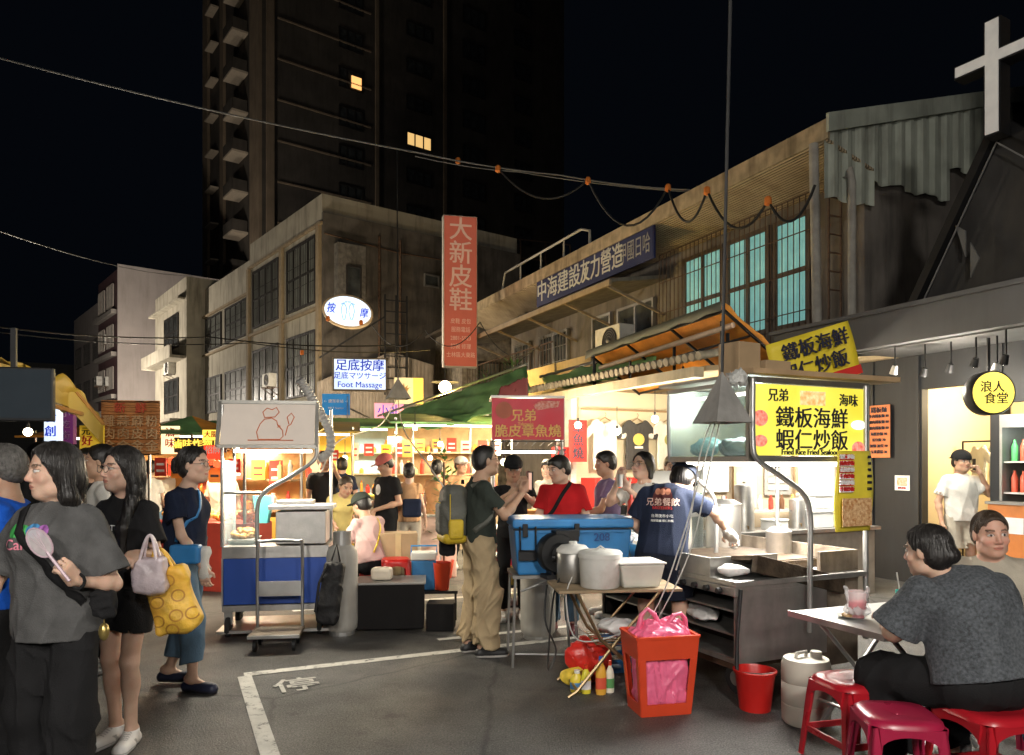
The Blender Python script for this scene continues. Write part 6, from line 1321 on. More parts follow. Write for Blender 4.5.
# crates, coolers and seats further in
c = thing('black_crate', G(390, 7.0), R(6), 'low black box bench between the gas cylinder and the backpack man', 'box'); q = MB(); q.box(-.32, .32, -.02, .42, .02, .44); q.build('body', mat('black_box', (.007, .006, .006), .6, bump=.05, streak=.4, dirt=(.02, .02, .02), spec=.2), c, bevel=.008); q = MB(); q.box(-.335, .335, -.035, .435, .442, .462); q.build('top', ALU, c, bevel=.004)
o = MB().box(-.10, .10, -.07, .07, 0, .12).build('white_basin', mat('cream_basin', (.7, .62, .5), .4, bump=0), None, bevel=.03, loc=G(382, 7.15, .463)); tag(o, 'cream plastic container sitting on the black box bench', 'container')
c = thing('carton', G(398, 7.9, .0), R(10), 'large cardboard carton behind the black box bench', 'box'); q = MB(); q.box(-.2, .2, -.15, .15, 0, .85); q.build('box', CARD, c, bevel=.004); q = MB(); q.box(-.03, .03, -.152, -.149, 0, .85); q.build('tape', mat('tape', (.5, .38, .2), .3, bump=0), c)
def small_stool(label, loc): return stool(label, loc, R(12), REDP, .62, .14)
small_stool('bright red stool by the seated man in the pink shirt', G(396, 7.55))
c = thing('ice_box', G(424, 7.6, .30), R(5), 'small blue and white picnic cooler on a low shelf', 'cooler box'); q = MB(); q.frustum((-.11, .11, -.09, .09), (-.125, .125, -.10, .10), 0, .30); q.build('body', BLUEP, c, bevel=.01); q = MB(); q.box(-.13, .13, -.105, .105, .301, .38); q.build('lid', WHITEP, c, bevel=.012); q = MB(); q.tube([(-.13, 0, .34), (-.13, 0, .44), (.13, 0, .44), (.13, 0, .34)], .01, 6); q.build('handle', BLUEP, c)
c = thing('orange_bucket', G(442, 7.55, .30), 0, 'orange plastic bucket beside the picnic cooler', 'bucket'); q = MB(); q.lathe([(.07, 0), (.095, .27), (.10, .28), (.088, .275), (.065, .01)], 20); q.build('body', ORP, c, smooth=True)
c = thing('low_shelf', G(434, 7.6), R(5), 'low dark shelf carrying the picnic cooler and orange bucket', 'shelf'); q = MB(); q.box(-.26, .24, -.15, .18, .27, .298); q.build('board', BLACKM, c)
for x in (-.24, .22): q = MB(); q.box(x - .01, x + .01, -.14, .17, 0, .269); q.build('leg', BLACKM, c)
o = MB().box(-.13, .13, -.12, .12, 0, .26).build('storage_box', mat('black_box', (.016, .014, .013), .5), None, bevel=.01, loc=G(441, 7.1)); tag(o, 'small black storage box on the ground behind the backpack man', 'box')
# ================================================================== flood bulb in view, plus added fill lamps for foreground, facades and lane
def flood_or_fill(label, loc, power, col=(1, .84, .62), r=.07, top=None, cat='lamp', size=.25):  # real for the flood bulb only; every other call is an added lamp
    s = thing('flood_or_fill_lamp', loc, 0, label, cat); q = MB(); q.ball((0, 0, 0), r); q.build('bulb', BULB, s, smooth=True)
    q = MB(); q.lathe([(.03, r * 1.0), (r * 2.2, r * .8), (r * 2.2, r * .75), (.03, r * 1.3)], 18); q.tube([(0, 0, r), (0, 0, top or .5)], .006, 5); q.build('shade', BLACKM, s, smooth=True)
    lamp('flood_or_fill_light', Vector(loc) + Vector((0, 0, -r - .05)), power, col, size); return s
flood_or_fill('bare lamp hung over the street behind the viewer', (-1.3, -.9, 2.8), 300, (1, .94, .86))  # added to light the people in front, in place of unseen stall lights
flood_or_fill('bare lamp hung behind the viewer by the dining tables', (1.7, -.8, 2.8), 230, (1, .93, .84))  # second added fill for the foreground
flood_or_fill('lamp hung behind the red octopus sign', tuple(G(528, 10.4, 2.25)), 120, (1, .80, .52))  # added out of sight, stands in for the stalls' combined light
flood_or_fill('lamp hung deep in the lane behind the octopus cart', tuple(G(520, 13.6, 2.4)), 380, (1, .78, .48))  # added behind the sign to brighten the house front
flood_or_fill('lamp hung over the far left stalls', (-10.8, 21, 2.7), 1500, (1, .86, .66))  # added to light the beige facade
flood_or_fill('lamp hung low before the sheet metal shed', tuple(P(356, 376, 23.2)), 420, (1, .80, .55))  # added behind the massage sign to light the shed and side wall
flood_or_fill('distant lamp over the end of the lane', (-25.5, 40, 5.3), 3000, (1, .88, .74), size=.5)  # added behind the television to light the tower and grey flank
flood_or_fill('high street light behind the viewer', (1.5, -5, 6.5), 1100, (1, .95, .88), size=.4)  # added to lift the upper facades
s = flood_or_fill('bright yellow flood bulb at the corner of the green awning', P(445, 387, 15.5), 380, (1, .66, .18), .13); 
flood_or_fill('distant lamp beyond the beige building', (-22, 47, 4.2), 1300, (1, .86, .7), size=.5)  # added to brighten the far buildings
# ================================================================== signs over the lane
LBW = mat('lightbox_white', (.5, .6, .7), .4, bump=0, var=.05, scale=1.5, emit=(.52, .63, .80), ecol2=(.85, .92, .98), es=.8)
s = thing('oval_sign', P(348, 312, 24), R(10), 'oval white lightbox with two blue characters and a pair of footprints', 'sign')
q = MB(); q.X = Matrix.Rotation(R(8), 4, 'Y') @ Matrix.Rotation(R(90), 4, 'X'); q.lathe([(0, -.12), (.80, -.12), (.82, -.10), (.82, .10), (.80, .12), (0, .12)], 40, sx=1, sy=.66); q.build('housing', mat('tan_housing', (.30, .23, .14), .5, bump=0), s, smooth=True)
q = MB(); q.X = Matrix.Rotation(R(8), 4, 'Y') @ Matrix.Translation((0, -.125, 0)) @ Matrix.Rotation(R(90), 4, 'X'); q.lathe([(0, 0), (.74, 0), (.74, .01), (0, .01)], 40, sx=1, sy=.64); q.build('face', LBW, s)
INKBE = mat('ink_blue_lit', (.01, .05, .6), .5, bump=0, emit=(.01, .05, .65), es=.3)
text('按', .34, INKBE, s, (-.52, -.15, .07), (R(90), R(8), 0), off=.03, sx=.8); text('摩', .34, INKBE, s, (.52, -.15, -.07), (R(90), R(8), 0), off=.03, sx=.8)
LBL = mat('light_blue_ink', (.10, .30, .75), .5, bump=0, emit=(.10, .30, .8), es=.5)
for sg in (-1, 1):
    q = MB(); q.tube([(sg * (.12 + .085 * math.cos(a) * (1.0 if math.sin(a) > -.2 else .75)), -.15, -.03 + .26 * math.sin(a)) for a in [i * math.pi / 9 for i in range(19)]], .013, 4)
    for k in range(5): q.ball((sg * (.03 + k * .042), -.15, .29 - k * .018 * (k > 1)), .020, 8)
    q.build('footprint', LBL, s)
s = thing('foot_massage_sign', P(360, 391, 22), R(8), 'rectangular white lightbox with blue foot massage lettering', 'sign')
q = MB(); q.box(-.81, .79, 0, .18, 0, .99); q.build('housing', mat('tan_housing', (.30, .23, .14), .5), s, bevel=.01); q = MB(); q.box(-.75, .75, -.008, -.001, .05, .94); q.build('face', LBW, s)
text('足底按摩', .36, INKBE, s, (0, -.015, .74), UPY, off=.03); text('足底マツサージ', .22, INKBE, s, (0, -.015, .44), UPY, off=.02); text('Foot Massage', .24, INKBE, s, (0, -.015, .18), UPY, off=.02)
q = MB(); q.bar((-.5, .2, .5), (-.5, 3, .5), .05); q.bar((.5, .2, .5), (.5, 3, .5), .05); q.build('bracket', RUST, s)
s = thing('tall_sign', P(460, 367, 22), R(13), 'tall narrow red sign with pale characters and a white side edge', 'sign')
TRED = mat('terracotta_red', (.44, .10, .06), .6, var=.08, scale=1.5, bump=.03, streak=.3, dirt=(.30, .08, .05), emit=(.44, .10, .06), es=.28); TPK = mat('faded_letter', (.55, .34, .24), .6, bump=0, emit=(.55, .34, .24), es=.25)
q = MB(); q.box(-.50, .52, 0, .30, 0, 4.5); q.build('housing', mat('white_sheet', (.55, .52, .48), .5, bump=.03, streak=.3), s, bevel=.01); q = MB(); q.box(-.47, .50, -.01, -.001, .03, 4.47); q.build('face', TRED, s)
for i, ch in enumerate('大新皮鞋'): text(ch, .72, TPK, s, (.02, -.02, 4.05 - i * .70), UPY, off=.02)
for i, ch in enumerate(['皮鞋 皮包', '服務電話', '2881-5523', '訂製 修理', '士林區大東路']): text(ch, .17, TPK, s, (.02, -.02, 1.35 - i * .25), UPY, sx=.85)
q = MB(); q.bar((.3, .3, 3.6), (.3, 6, 3.6), .06); q.bar((.3, .3, 1.0), (.3, 6, 1.0), .06); q.build('bracket', RUST, s)
s = thing('street_sign', P(336, 415, 19.5), R(4), 'small blue street sign with white lettering and arrow', 'sign'); q = MB(); q.box(-.36, .36, 0, .02, 0, .56); q.build('plate', mat('sign_blue', (.02, .18, .48), .4, bump=0, emit=(.02, .2, .5), es=.35), s, bevel=.01)
text('← 捷運車站 →', .10, INKW, s, (0, -.01, .36), UPY); text('MRT Station', .08, INKW, s, (0, -.01, .18), UPY)
q = MB(); q.bar((.3, .02, -.3), (.3, .02, .5), .04); q.bar((.3, .05, .2), (.3, 4.5, .2), .04); q.build('bracket', GALV, s)
s = thing('shop_sign', P(389, 418, 18), R(10), 'small pink and blue lit sign half behind the green awning', 'sign'); q = MB(); q.box(-.35, .35, 0, .05, 0, .36); q.build('panel', glow('pink_lit', (.8, .25, .4), .7), s); text('小北', .28, INKBE, s, (0, -.01, .17), UPY, off=.03)
s = thing('picture_sign', P(408, 404, 17.5), R(12), 'square white and yellow sign with a leaf picture under the red sign', 'sign'); q = MB(); q.box(-.32, .12, 0, .05, 0, .62); q.build('panel', mat('leaf_board', (.5, .47, .4), .6, bump=0, emit=(.5, .46, .38), es=.3), s); q = MB(); q.box(.121, .36, 0, .05, 0, .62); q.build('panel_yellow', mat('yel_board', (.7, .5, .1), .6, bump=0, emit=(.7, .5, .1), es=.4), s)
q = MB()
for a in range(-2, 3): q.prism([(-.1, .15), (-.1 + .05 * a - .03, .38), (-.1 + .1 * a, .5 - abs(a) * .05), (-.1 + .05 * a + .03, .38)], -.012, -.004, 'y')
q.build('leaf_picture', mat('brown_leaf', (.25, .15, .08), .7, bump=0), s)
# ================================================================== wires, sockets, power drops
def cable(name, label, pts, r, cat='cable', sag=None, group=None, m_=WIRE):
    out = []
    for i in range(len(pts) - 1):
        a, b = Vector(pts[i]), Vector(pts[i + 1]); sg = (sag[i] if isinstance(sag, (list, tuple)) else sag) or 0
        for k in range(12): u = k / 12; out.append(a.lerp(b, u) - Vector((0, 0, 4 * sg * u * (1 - u))))
    out.append(Vector(pts[-1])); q = MB(); q.tube(out, r, 6); o = q.build(name, m_, None, smooth=True); return tag(o, label, cat, group)
WG = mat('cable_grey', (.16, .16, .15), .5, bump=0)
cable('overhead_cable', 'long grey cable crossing from the top left to the house eaves', [P(-30, 50, 14), P(420, 153, 15), P(560, 175, 15.5), P(690, 190, 14.2)], .016, sag=[.1, .05, .05], m_=WG)
cable('overhead_cable', 'thin second cable running just under the long grey one', [P(415, 156, 15), P(520, 172, 15.4), P(692, 192, 14.3)], .010, sag=.05, m_=WG)
cable('overhead_cable', 'thin wire slanting down from the left edge to the beige building', [P(-10, 228, 20), P(192, 276, 38)], .014, sag=.3, m_=WG)
cable('overhead_cable', 'upper one of two parallel black wires crossing before the buildings at the left', [P(-10, 326, 14), P(210, 337, 17), P(395, 345, 17)], .016, sag=.1)
cable('overhead_cable', 'lower one of two parallel black wires crossing before the buildings at the left', [P(-10, 331, 14), P(250, 343, 16), P(430, 350, 17)], .012, sag=.12)
cable('overhead_cable', 'wire sagging from the oval sign past the iron frame', [P(372, 325, 20), P(425, 330, 19), P(480, 322, 18), P(540, 345, 16)], .012, sag=.5)
fest = [P(498, 168, 14), P(588, 180, 13.5), P(668, 187, 12.8), P(707, 190, 11.6), P(768, 200, 10.6), P(815, 185, 10.2)]
cable('festoon_cable', 'thick black festoon cable looping along the eaves', fest, .02, sag=[.45, .75, .55, .5, .4])
fest2 = [P(300, 338, 21), P(327, 332, 20), P(358, 330, 19.5), P(462, 322, 17), P(500, 345, 16)]
SOCK = mat('orange_socket', (.75, .22, .04), .45, bump=0)
for i, p in enumerate(fest[:-1] + [P(328, 318, 19), P(361, 322, 19), P(302, 352, 20), P(458, 160, 15.2)]):
    q = MB(); q.lathe([(.03, .05), (.05, .03), (.055, -.06), (.03, -.08), (0, -.08)], 10); o = q.build('lamp_socket', SOCK, None, smooth=True, loc=p); tag(o, ['first festoon socket from the left', 'second festoon socket from the left', 'festoon socket beside the tall dark pole, middle of five', 'fourth festoon socket, right of the dark pole', 'rightmost festoon socket by the teal windows', 'orange socket above the foot massage sign, left one', 'orange socket above the foot massage sign, right one', 'orange socket left of the foot massage sign', 'orange socket alone on the long grey cable'][i], 'lamp socket', 'orange sockets on the overhead cables')
cable('suspension_pole', 'very tall thin dark pole rising above the grey pyramid cover', [P(722, 372, 4.85), P(731, -30, 4.8)], .011, 'pole', m_=mat('pole_dark', (.05, .05, .05), .5, .4, bump=.05))
def power_drop(label, top, h, w, m_):
    s = thing('pyramid_cover', top, R(20), label, 'socket cover', 'pyramid rain covers over the power cables'); q = MB()
    q.add([(-w, -w, -h), (w, -w, -h), (w, w, -h), (-w, w, -h), (0, 0, 0)], [(0, 1, 4), (1, 2, 4), (2, 3, 4), (3, 0, 4)]); q.build('cover', m_, s, solid=.006); return s
PYR = mat('grey_sheet_metal', (.34, .33, .31), .6, .4, var=.2, bump=.1, streak=.4)
power_drop('big grey pyramid rain cover hanging beside the lit canopy', P(722, 371, 4.85), .34, .135, PYR)
power_drop('small grey pyramid rain cover hanging below the red sign', P(398, 378, 13.5), .38, .20, PYR)
cable('power_cable', 'thin dark cable holding the small pyramid cover', [P(398, 380, 13.5), P(397, 150, 13.8)], .012)
WC = mat('cable_white', (.55, .54, .50), .5, bump=0)
for k, pts in enumerate(([P(716, 420, 4.85), P(702, 470, 4.85), P(680, 545, 4.9), P(655, 610, 4.95), P(625, 632, 5.05), P(578, 640, 5.0), P(566, 600, 5.0), P(572, 577, 5.1)],
                         [P(720, 420, 4.85), P(708, 475, 4.88), P(692, 545, 4.95), P(668, 600, 5.0), P(640, 640, 5.2), P(600, 642, 5.25), P(575, 625, 5.3)],
                         [P(712, 420, 4.85), P(700, 455, 4.9), P(690, 520, 5.0), P(676, 570, 5.1)])):
    q = MB(); q.tube(smooth_path(pts, 6), .0048, 6); tag(q.build('power_cable', WC, None, smooth=True), ['white power cable swooping from the pyramid cover under the pot table', 'second white power cable curling back below the tub', 'short white power cable dropping behind the cook'][k], 'cable')
for k, pts in enumerate(([P(398, 400, 13.5), P(404, 430, 10), P(432, 470, 8.4), P(447, 500, 8), P(440, 560, 7.8)], [P(396, 400, 13.5), P(380, 425, 12), P(340, 440, 9), P(322, 470, 8)])):
    q = MB(); q.tube(smooth_path(pts, 6), .009, 6); tag(q.build('power_cable', WC, None, smooth=True), ['white cable curving down from the small pyramid cover to the back carts', 'white cable trailing left from the small pyramid cover'][k], 'cable')
q = MB(); q.tube(smooth_path([P(547, 585, 5.4), P(545, 620, 5.3), P(556, 650, 5.3), P(548, 668, 5.25), P(553, 600, 5.3), P(560, 578, 5.3)], 6), .007, 6); tag(q.build('power_cable', WIRE, None, smooth=True), 'black flex tangled under the blower fan', 'cable')
B_ = Sdf(); B_.ell((0, 0, 0), (.08, .06, .07), None, .02); B_.noise.append(folds(77, .035, 60)); o = skin_mesh('crumpled_film', [B_.mesh(.010)], mat('film', (.45, .45, .43), .3, bump=.4, bscale=60), None); o.location = P(738, 379, 5.0); tag(o, 'crumpled clear plastic film bundled on top of the pyramid cover', 'plastic film')
# ================================================================== left side: awning, screen, signs, stalls
s = thing('yellow_awning', (0, 0, 0), 0, 'yellow canvas awning edge over the left stall', 'awning')
sheet_pts(P(-60, 340, 4.4), P(70, 380, 6.6), P(104, 421, 7.0), P(30, 398, 8.2), 12, 6, .02, 2, 'canvas', TARPY, s)
A_, B2, C_, D_ = P(-40, 352, 4.6), P(68, 382, 6.6), P(103, 424, 7.0), P(55, 380, 5.4)
q = MB(); q.add([A_, B2, B2 + Vector((0, 0, -.22)), A_ + Vector((0, 0, -.10))], [(0, 1, 2, 3)]); q.add([B2, C_, C_ + Vector((0, 0, -.20)), B2 + Vector((0, 0, -.22))], [(0, 1, 2, 3)]); q.build('valance', TARPY, s, solid=.006)
q = MB(); q.tube([P(5, 392, 5.4), P(82, 414, 6.6)], .02, 6); q.tube([B2, C_], .02, 6); q.build('frame', mat('orange_bar', (.6, .3, .08), .5, bump=0), s)
s = thing('flat_screen', P(10, 421, 4.7), R(14), 'switched-off flat television hanging under the yellow awning', 'television'); q = MB(); q.box(-.36, .245, 0, .05, 0, .345); q.build('casing', BLACKM, s, bevel=.008); q = MB(); q.box(-.345, .23, -.004, -.001, .02, .33); q.build('screen', mat('screen_off', (.035, .045, .055), .12, bump=0, var=.05), s); q = MB(); q.bar((0, .06, .3), (0, .06, .6), .03); q.build('mount', BLACKM, s)
s = thing('bamboo_sign', P(131, 455, 7.2), R(8), 'rust-orange woven sign painted with dark characters', 'sign'); q = MB(); q.sheet(14, 8, lambda u, v: (-.27 + .54 * u, .015 * math.sin(u * 11), .53 * v))
q.build('board', mat('rust_board', (.50, .20, .06), .8, var=.3, scale=9, bump=.4, wave=('Z', 9, 2)), s, smooth=True, solid=.015)
for i, (a, b) in enumerate((('新', .46), ('鮮', .46))): text(a, .11, mat('sign_red', (.45, .06, .02), .7, bump=0), s, (-.09 + i * .19, -.03, .45), UPY, off=.03)
for r_, row in enumerate(('雞蒜蔴粉', '肉肉皮肉', '金金金金')):
    for i, ch in enumerate(row): text(ch, .12, mat('sign_brown', (.50, .30, .14), .7, bump=0), s, (-.19 + i * .13, -.03, .32 - r_ * .12), UPY, off=.02)
s = thing('price_sign', P(92, 454, 7.0), R(8), 'small yellow price sign with red writing beside the rust-orange sign', 'sign'); q = MB(); q.box(-.11, .11, 0, .008, 0, .27); q.build('board', mat('price_yellow', (.75, .50, .04), .6, bump=0, emit=(.75, .45, .03), es=.2), s); text('元 一', .08, INK, s, (0, -.006, .21), UPY, off=.02); text('好', .10, INKR, s, (-.04, -.006, .12), UPY, off=.03); text('$100', .06, INK, s, (.03, -.006, .04), UPY, off=.02)
s = thing('vertical_sign', P(51, 441, 9), R(5), 'narrow white lightbox with blue characters, left one of two vertical signs', 'sign'); q = MB(); q.box(-.08, .09, 0, .1, 0, .55); q.build('box', LBW, s)
for i, ch in enumerate('星食創'): text(ch, .14, INKBE, s, (0, -.01, .45 - i * .17), UPY, off=.03)
s = thing('vertical_sign', P(66, 444, 10), R(5), 'narrow purple sign with faint characters, right one of two vertical signs', 'sign'); q = MB(); q.box(-.09, .09, 0, .1, 0, .50); q.build('box', mat('purple_sign', (.10, .02, .09), .5, bump=0, emit=(.12, .02, .10), es=.4), s)
for i, ch in enumerate('小吃街'): text(ch, .12, mat('pale_ink', (.6, .5, .6), .5, bump=0), s, (0, -.01, .41 - i * .15), UPY)
# hot-lit snack stall behind the three women
def goods_shelf(parent, x0, x1, zs, y, cols, rnd, rr=.045):
    for z in zs:
        q = MB(); q.box(x0, x1, y - .15, y + .15, z - .02, z); q.build('shelf', WOOD, parent)
def stall(label, loc, rz, w, h, lit, back, counter, roofm, powr, col, seed, goods=True, sign=None):
    s = thing('snack_stall', loc, rz, label, 'stall'); rg = random.Random(seed)
    q = MB(); q.box(-w / 2, w / 2, 1.2, 1.25, 0, h); q.build('back_panel', back, s); q = MB(); q.box(-w / 2, w / 2, 0, .5, 0, .85); q.build('counter', counter, s, bevel=.006)
    q = MB(); q.prism([(-.25, h - .12), (1.3, h + .12), (1.3, h + .15), (-.25, h - .09)], -w / 2 - .1, w / 2 + .1, 'x'); 
    q.v = [(y if False else x_, y_, z_) for x_, y_, z_ in q.v]; q.build('roof', roofm, s)
    for x in (-w / 2 + .03, w / 2 - .03): leg_tube(s, (x, 0, .85), (x, 0, h), .02, 'post')
    for k in range(3):
        z = .95 + k * .42; q = MB(); q.box(-w / 2 + .05, w / 2 - .05, .95, 1.19, z - .025, z); sh = q.build('shelf', WOOD, s); n = int(w / .13)
        if goods:
            for i in range(n):
                if rg.random() < .75:
                    c_ = rg.randrange(4); x = -w / 2 + .12 + i * (w - .24) / max(1, n - 1); hh = rg.uniform(.1, .28); rd = rg.uniform(.03, .055); q = MB(); q.lathe([(rd * .9, 0), (rd, .01), (rd, hh * .7), (rd * .5, hh * .85), (rd * .5, hh), (0, hh)], 8, (x, 1.05 + rg.uniform(-.05, .05), z))
                    q.build('bottle', mat('goods%d' % c_, [(.7, .25, .03), (.6, .04, .02), (.75, .6, .2), (.7, .68, .6)][c_], .4, bump=0), sh)
    if goods:
        for i in range(int(w / .3)):
            B_ = Sdf(); 
            for j in range(14): B_.ell((rg.uniform(-.1, .1), rg.uniform(-.12, .12), rg.uniform(.02, .12)), (.04, .035, .035), None, .004)
            o = skin_mesh('fruit_pile', [B_.mesh(.012)], food('fruit%d' % (i % 3), [(.75, .30, .03), (.65, .10, .03), (.75, .55, .10)][i % 3], [(.85, .50, .08), (.80, .3, .05), (.6, .5, .1)][i % 3], 14), s); o.location = (-w / 2 + .2 + i * .3, .22, .86)
    q = MB(); q.tube([(-w * .4, .4, h - .12), (w * .4, .4, h - .12)], .018, 8); q.build('led_tube', TUBE, s)
    for i in range(int(w / .28)):
        x = -w / 2 + .2 + i * .28 + rg.uniform(-.03, .03); hh = rg.uniform(.14, .3); cc = rg.randrange(4); q = MB(); q.box(x - .09, x + .09, -.03, -.024, h - .42 - hh, h - .42 + rg.uniform(0, .06)); c_ = q.build('price_card', mat('card%d' % cc, [(.75, .55, .05), (.6, .05, .03), (.75, .72, .65), (.75, .30, .05)][cc], .7, bump=.05), s)
        for j in range(2): q = MB(); q.box(x - .06, x + .06, -.034, -.031, h - .42 - hh * .35 - j * hh * .4, h - .39 - hh * .35 - j * hh * .4); q.build('printed_band', INKW if cc == 1 else (INKR if cc != 3 else INK), c_)
    if powr: lamp('stall_light', L2W(0, .35, h - .25, Vector(loc), rz), powr, col, w * .7, 'AREA', (0, 0, rz), .3)
    return s
GOLDW = mat('golden_wall', (.48, .25, .07), .7, var=.2, scale=5, bump=.1)
stall('fruit and snack stall glowing orange behind the woman in navy', G(196, 9.2), R(-18), 1.5, 2.05, 1, GOLDW, mat('red_counter', (.45, .05, .03), .6, bump=.1), CLOTHG, 55, (1, .84, .58), 3)
stall('bright snack stall seen through the frame of the blue cart', G(262, 10.0), R(5), 1.1, 2.0, 1, CRW, mat('yellow_counter', (.65, .4, .06), .6, bump=.1), TARPY, 60, (1, .90, .70), 4)
stall('distant warm stall between the two long-haired women', G(80, 11.5), R(-15), 1.8, 2.1, 1, GOLDW, mat('red_counter', (.45, .05, .03), .6), TARPO, 40, (1, .8, .5), 5)
stall('far red-lit stall at the left of the orange sign', G(140, 14), R(-20), 2.0, 2.2, 1, mat('red_wall', (.45, .10, .05), .7, bump=.1), mat('red_counter', (.45, .05, .03), .6), TARPO, 65, (1, .82, .58), 6)
stall('cool white drink stall with packed shelves under the green awning', G(372, 14.0), R(12), 1.6, 2.35, 1, mat('pale_blue_wall', (.50, .60, .58), .6, bump=.05), ALU, CLOTHG, 46, (.85, 1, .97), 7)
stall('yellow-panelled stall left of the drink stall', G(330, 12.5), R(12), .8, 2.2, 1, mat('bright_yellow_wall', (.80, .52, .06), .6, bump=.05), YEL, TARPY, 34, (1, .85, .5), 8, goods=False)
stall('warm-lit stall behind the backpack man', G(455, 13.5), R(15), 2.2, 2.4, 1, mat('ochre_wall', (.30, .19, .09), .7, var=.2, bump=.1), mat('cream_cloth', (.70, .55, .38), .8, bump=.2), CLOTHG, 40, (1, .90, .70), 9)
s = thing('serving_table', G(420, 10.5), R(8), 'long table under a pale pink cloth behind the picnic cooler', 'table'); q = MB(); q.box(-.45, .5, -.3, .3, .0, .84); q.build('cloth', mat('pinkish_cloth', (.70, .50, .40), .8, var=.1, bump=.35, bscale=8), s, bevel=.015)
q = MB(); q.box(-.5, .55, -.33, .33, .842, .86); q.build('tabletop', WHITEP, s)
def neon_sign(name, label, c, w, h, face, txt, size, ink, rz=0, m2=None):
    s = thing(name, c, rz, label, 'sign'); q = MB(); q.box(-w / 2, w / 2, 0, .03, -h / 2, h / 2); q.build('panel', face, s, bevel=.004)
    for i, tt in enumerate(txt.split('|')): text(tt, size, ink, s, (0, -.006, h / 2 - size * .7 - i * size * 1.1), UPY, off=.02)
    return s
REDG = glow('red_lit', (.75, .05, .02), .8); YELG = glow('yellow_lit', (.9, .62, .08), 1.0); WARMG = glow('warm_lit', (1, .75, .4), 1.0)
neon_sign('stall_sign', 'dark sign with red and yellow characters over the fruit stall', P(200, 445, 8.8), .62, .18, mat('night_panel', (.05, .03, .02), .5, bump=0), '滷味炸物100', .12, YELG)
neon_sign('stall_sign', 'small red lit sign at the right of the fruit stall', P(213, 452, 8.6), .22, .16, REDG, '招牌', .09, INKW)
neon_sign('stall_sign', 'yellow cloud-shaped lit sign above the fruit stall', P(211, 435, 8.5), .20, .12, YELG, '大腸', .08, INKR)
neon_sign('stall_sign', 'white lit menu board left of the fruit stall', P(170, 440, 9.0), .22, .34, WARMG, '滷|味', .12, INKR)
neon_sign('stall_sign', 'long red shop sign above the far red-lit stall', P(150, 466, 13), .8, .3, REDG, '臭豆腐', .22, YELG)
s = thing('parasol', P(192, 436, 9.6), 0, 'green and orange market parasol over the fruit stall', 'parasol'); 
for k, (m_, a0) in enumerate(((CLOTHG, 0), (TARPO, 1), (CLOTHG, 2), (TARPO, 3))):
    q = MB(); n = 6; vs = [(0, 0, .26)]
    for i in range(n + 1): a = a0 * math.pi / 2 + i * math.pi / 2 / n + .6; vs.append((.78 * math.cos(a), .78 * math.sin(a), .0))
    q.add(vs, [(0, i, i + 1) for i in range(1, n + 1)]); q.build('panel', m_, s, solid=.006)
leg_tube(s, (0, 0, .25), (0, 0, -P(192, 436, 9.6).z), .018, 'pole')
for i in range(9):
    px = 172 + i * 6.5; c = P(px, 461 + (i % 3) * 3, 8.9); tag(MB().lathe([(.01, -.05), (.045, -.03), (.05, 0), (.045, .03), (.01, .05)], 12).build('red_lantern', glow('lantern_red', (.9, .10, .03), 1.3), None, smooth=True, loc=c), ['first', 'second', 'third', 'fourth', 'fifth', 'sixth', 'seventh', 'eighth', 'ninth'][i] + ' red paper lantern from the left on the fruit stall', 'lantern', 'red lanterns on the fruit stall')
for k, (px, py, Y, pw) in enumerate(((28, 432, 8, 0), (150, 447, 10, 0), (184, 470, 8.8, 0), (236, 447, 9.2, 0), (415, 428, 13, 20), (396, 440, 12, 0), (440, 444, 12.5, 0), (345, 458, 12, 0), (504, 462, 9.6, 12), (430, 458, 13, 0))):
    bulb(['bulb under the yellow awning', 'bulb beside the rust-orange sign', 'bulb in the fruit stall', 'bulb left of the cream roof sign', 'bulb above the serving table', 'bulb left of the plant', 'bulb right of the plant', 'bulb in the yellow-panelled stall', 'bulb under the red octopus sign', 'low bulb above the picnic cooler'][k], P(px, py, Y), .25, pw, .045)
# potted palm behind the backpack man
s = thing('potted_plant', G(444, 10.2), 0, 'leafy green plant standing behind the picnic cooler', 'plant'); q = MB(); q.lathe([(.10, 0), (.14, .25), (.12, .25), (.1, .2)], 16); q.build('pot', ORP, s); q = MB(); LEAF = mat('leaf', (.06, .16, .035), .5, var=.4, bump=.1)
for i in range(90):
    z = random.uniform(.5, 1.75); a = random.uniform(0, 6.28); r = random.uniform(.02, .22); d = Vector((math.cos(a), math.sin(a), random.uniform(-.2, .7))).normalized(); c = Vector((math.cos(a) * r * .6, math.sin(a) * r * .6, z)); sd = d.cross(Vector((0, 0, 1))).normalized() * .03; L_ = random.uniform(.10, .2)
    q.add([c, c + d * L_ * .5 + sd, c + d * L_, c + d * L_ * .5 - sd], [(0, 1, 2, 3)])
q.build('foliage', LEAF, s); leg_tube(s, (0, 0, .2), (0, 0, 1.6), .015, 'stem', RUST)
for k, (px, py, Y, rad) in enumerate(((205, 235, 20, .25), (217, 585, 14, .3))): pass
# weeds growing on the balcony ledges
for k, (loc, n, L_) in enumerate(((RBp(0.1, 11.3, 3.96), 70, 'weedy bush growing on the balcony ledge'), (RBp(.05, 13.4, 3.9), 30, 'small tuft of weeds at the far end of the balcony'))):
    s = thing('ledge_plant', loc, 0, L_, 'plant'); q = MB()
    for i in range(n):
        a = random.uniform(0, 6.28); r = random.uniform(0, .3); z = random.uniform(0, .55); c = Vector((math.cos(a) * r, math.sin(a) * r * 1.5, z)); d = Vector((math.cos(a), math.sin(a), .8)).normalized(); sd = d.cross(Vector((0, 0, 1))).normalized() * .03; q.add([c, c + d * .09 + sd, c + d * .2, c + d * .09 - sd], [(0, 1, 2, 3)])
    q.build('foliage', LEAF, s); leg_tube(s, (0, 0, 0), (0, 0, .5), .012, 'stem', RUST)
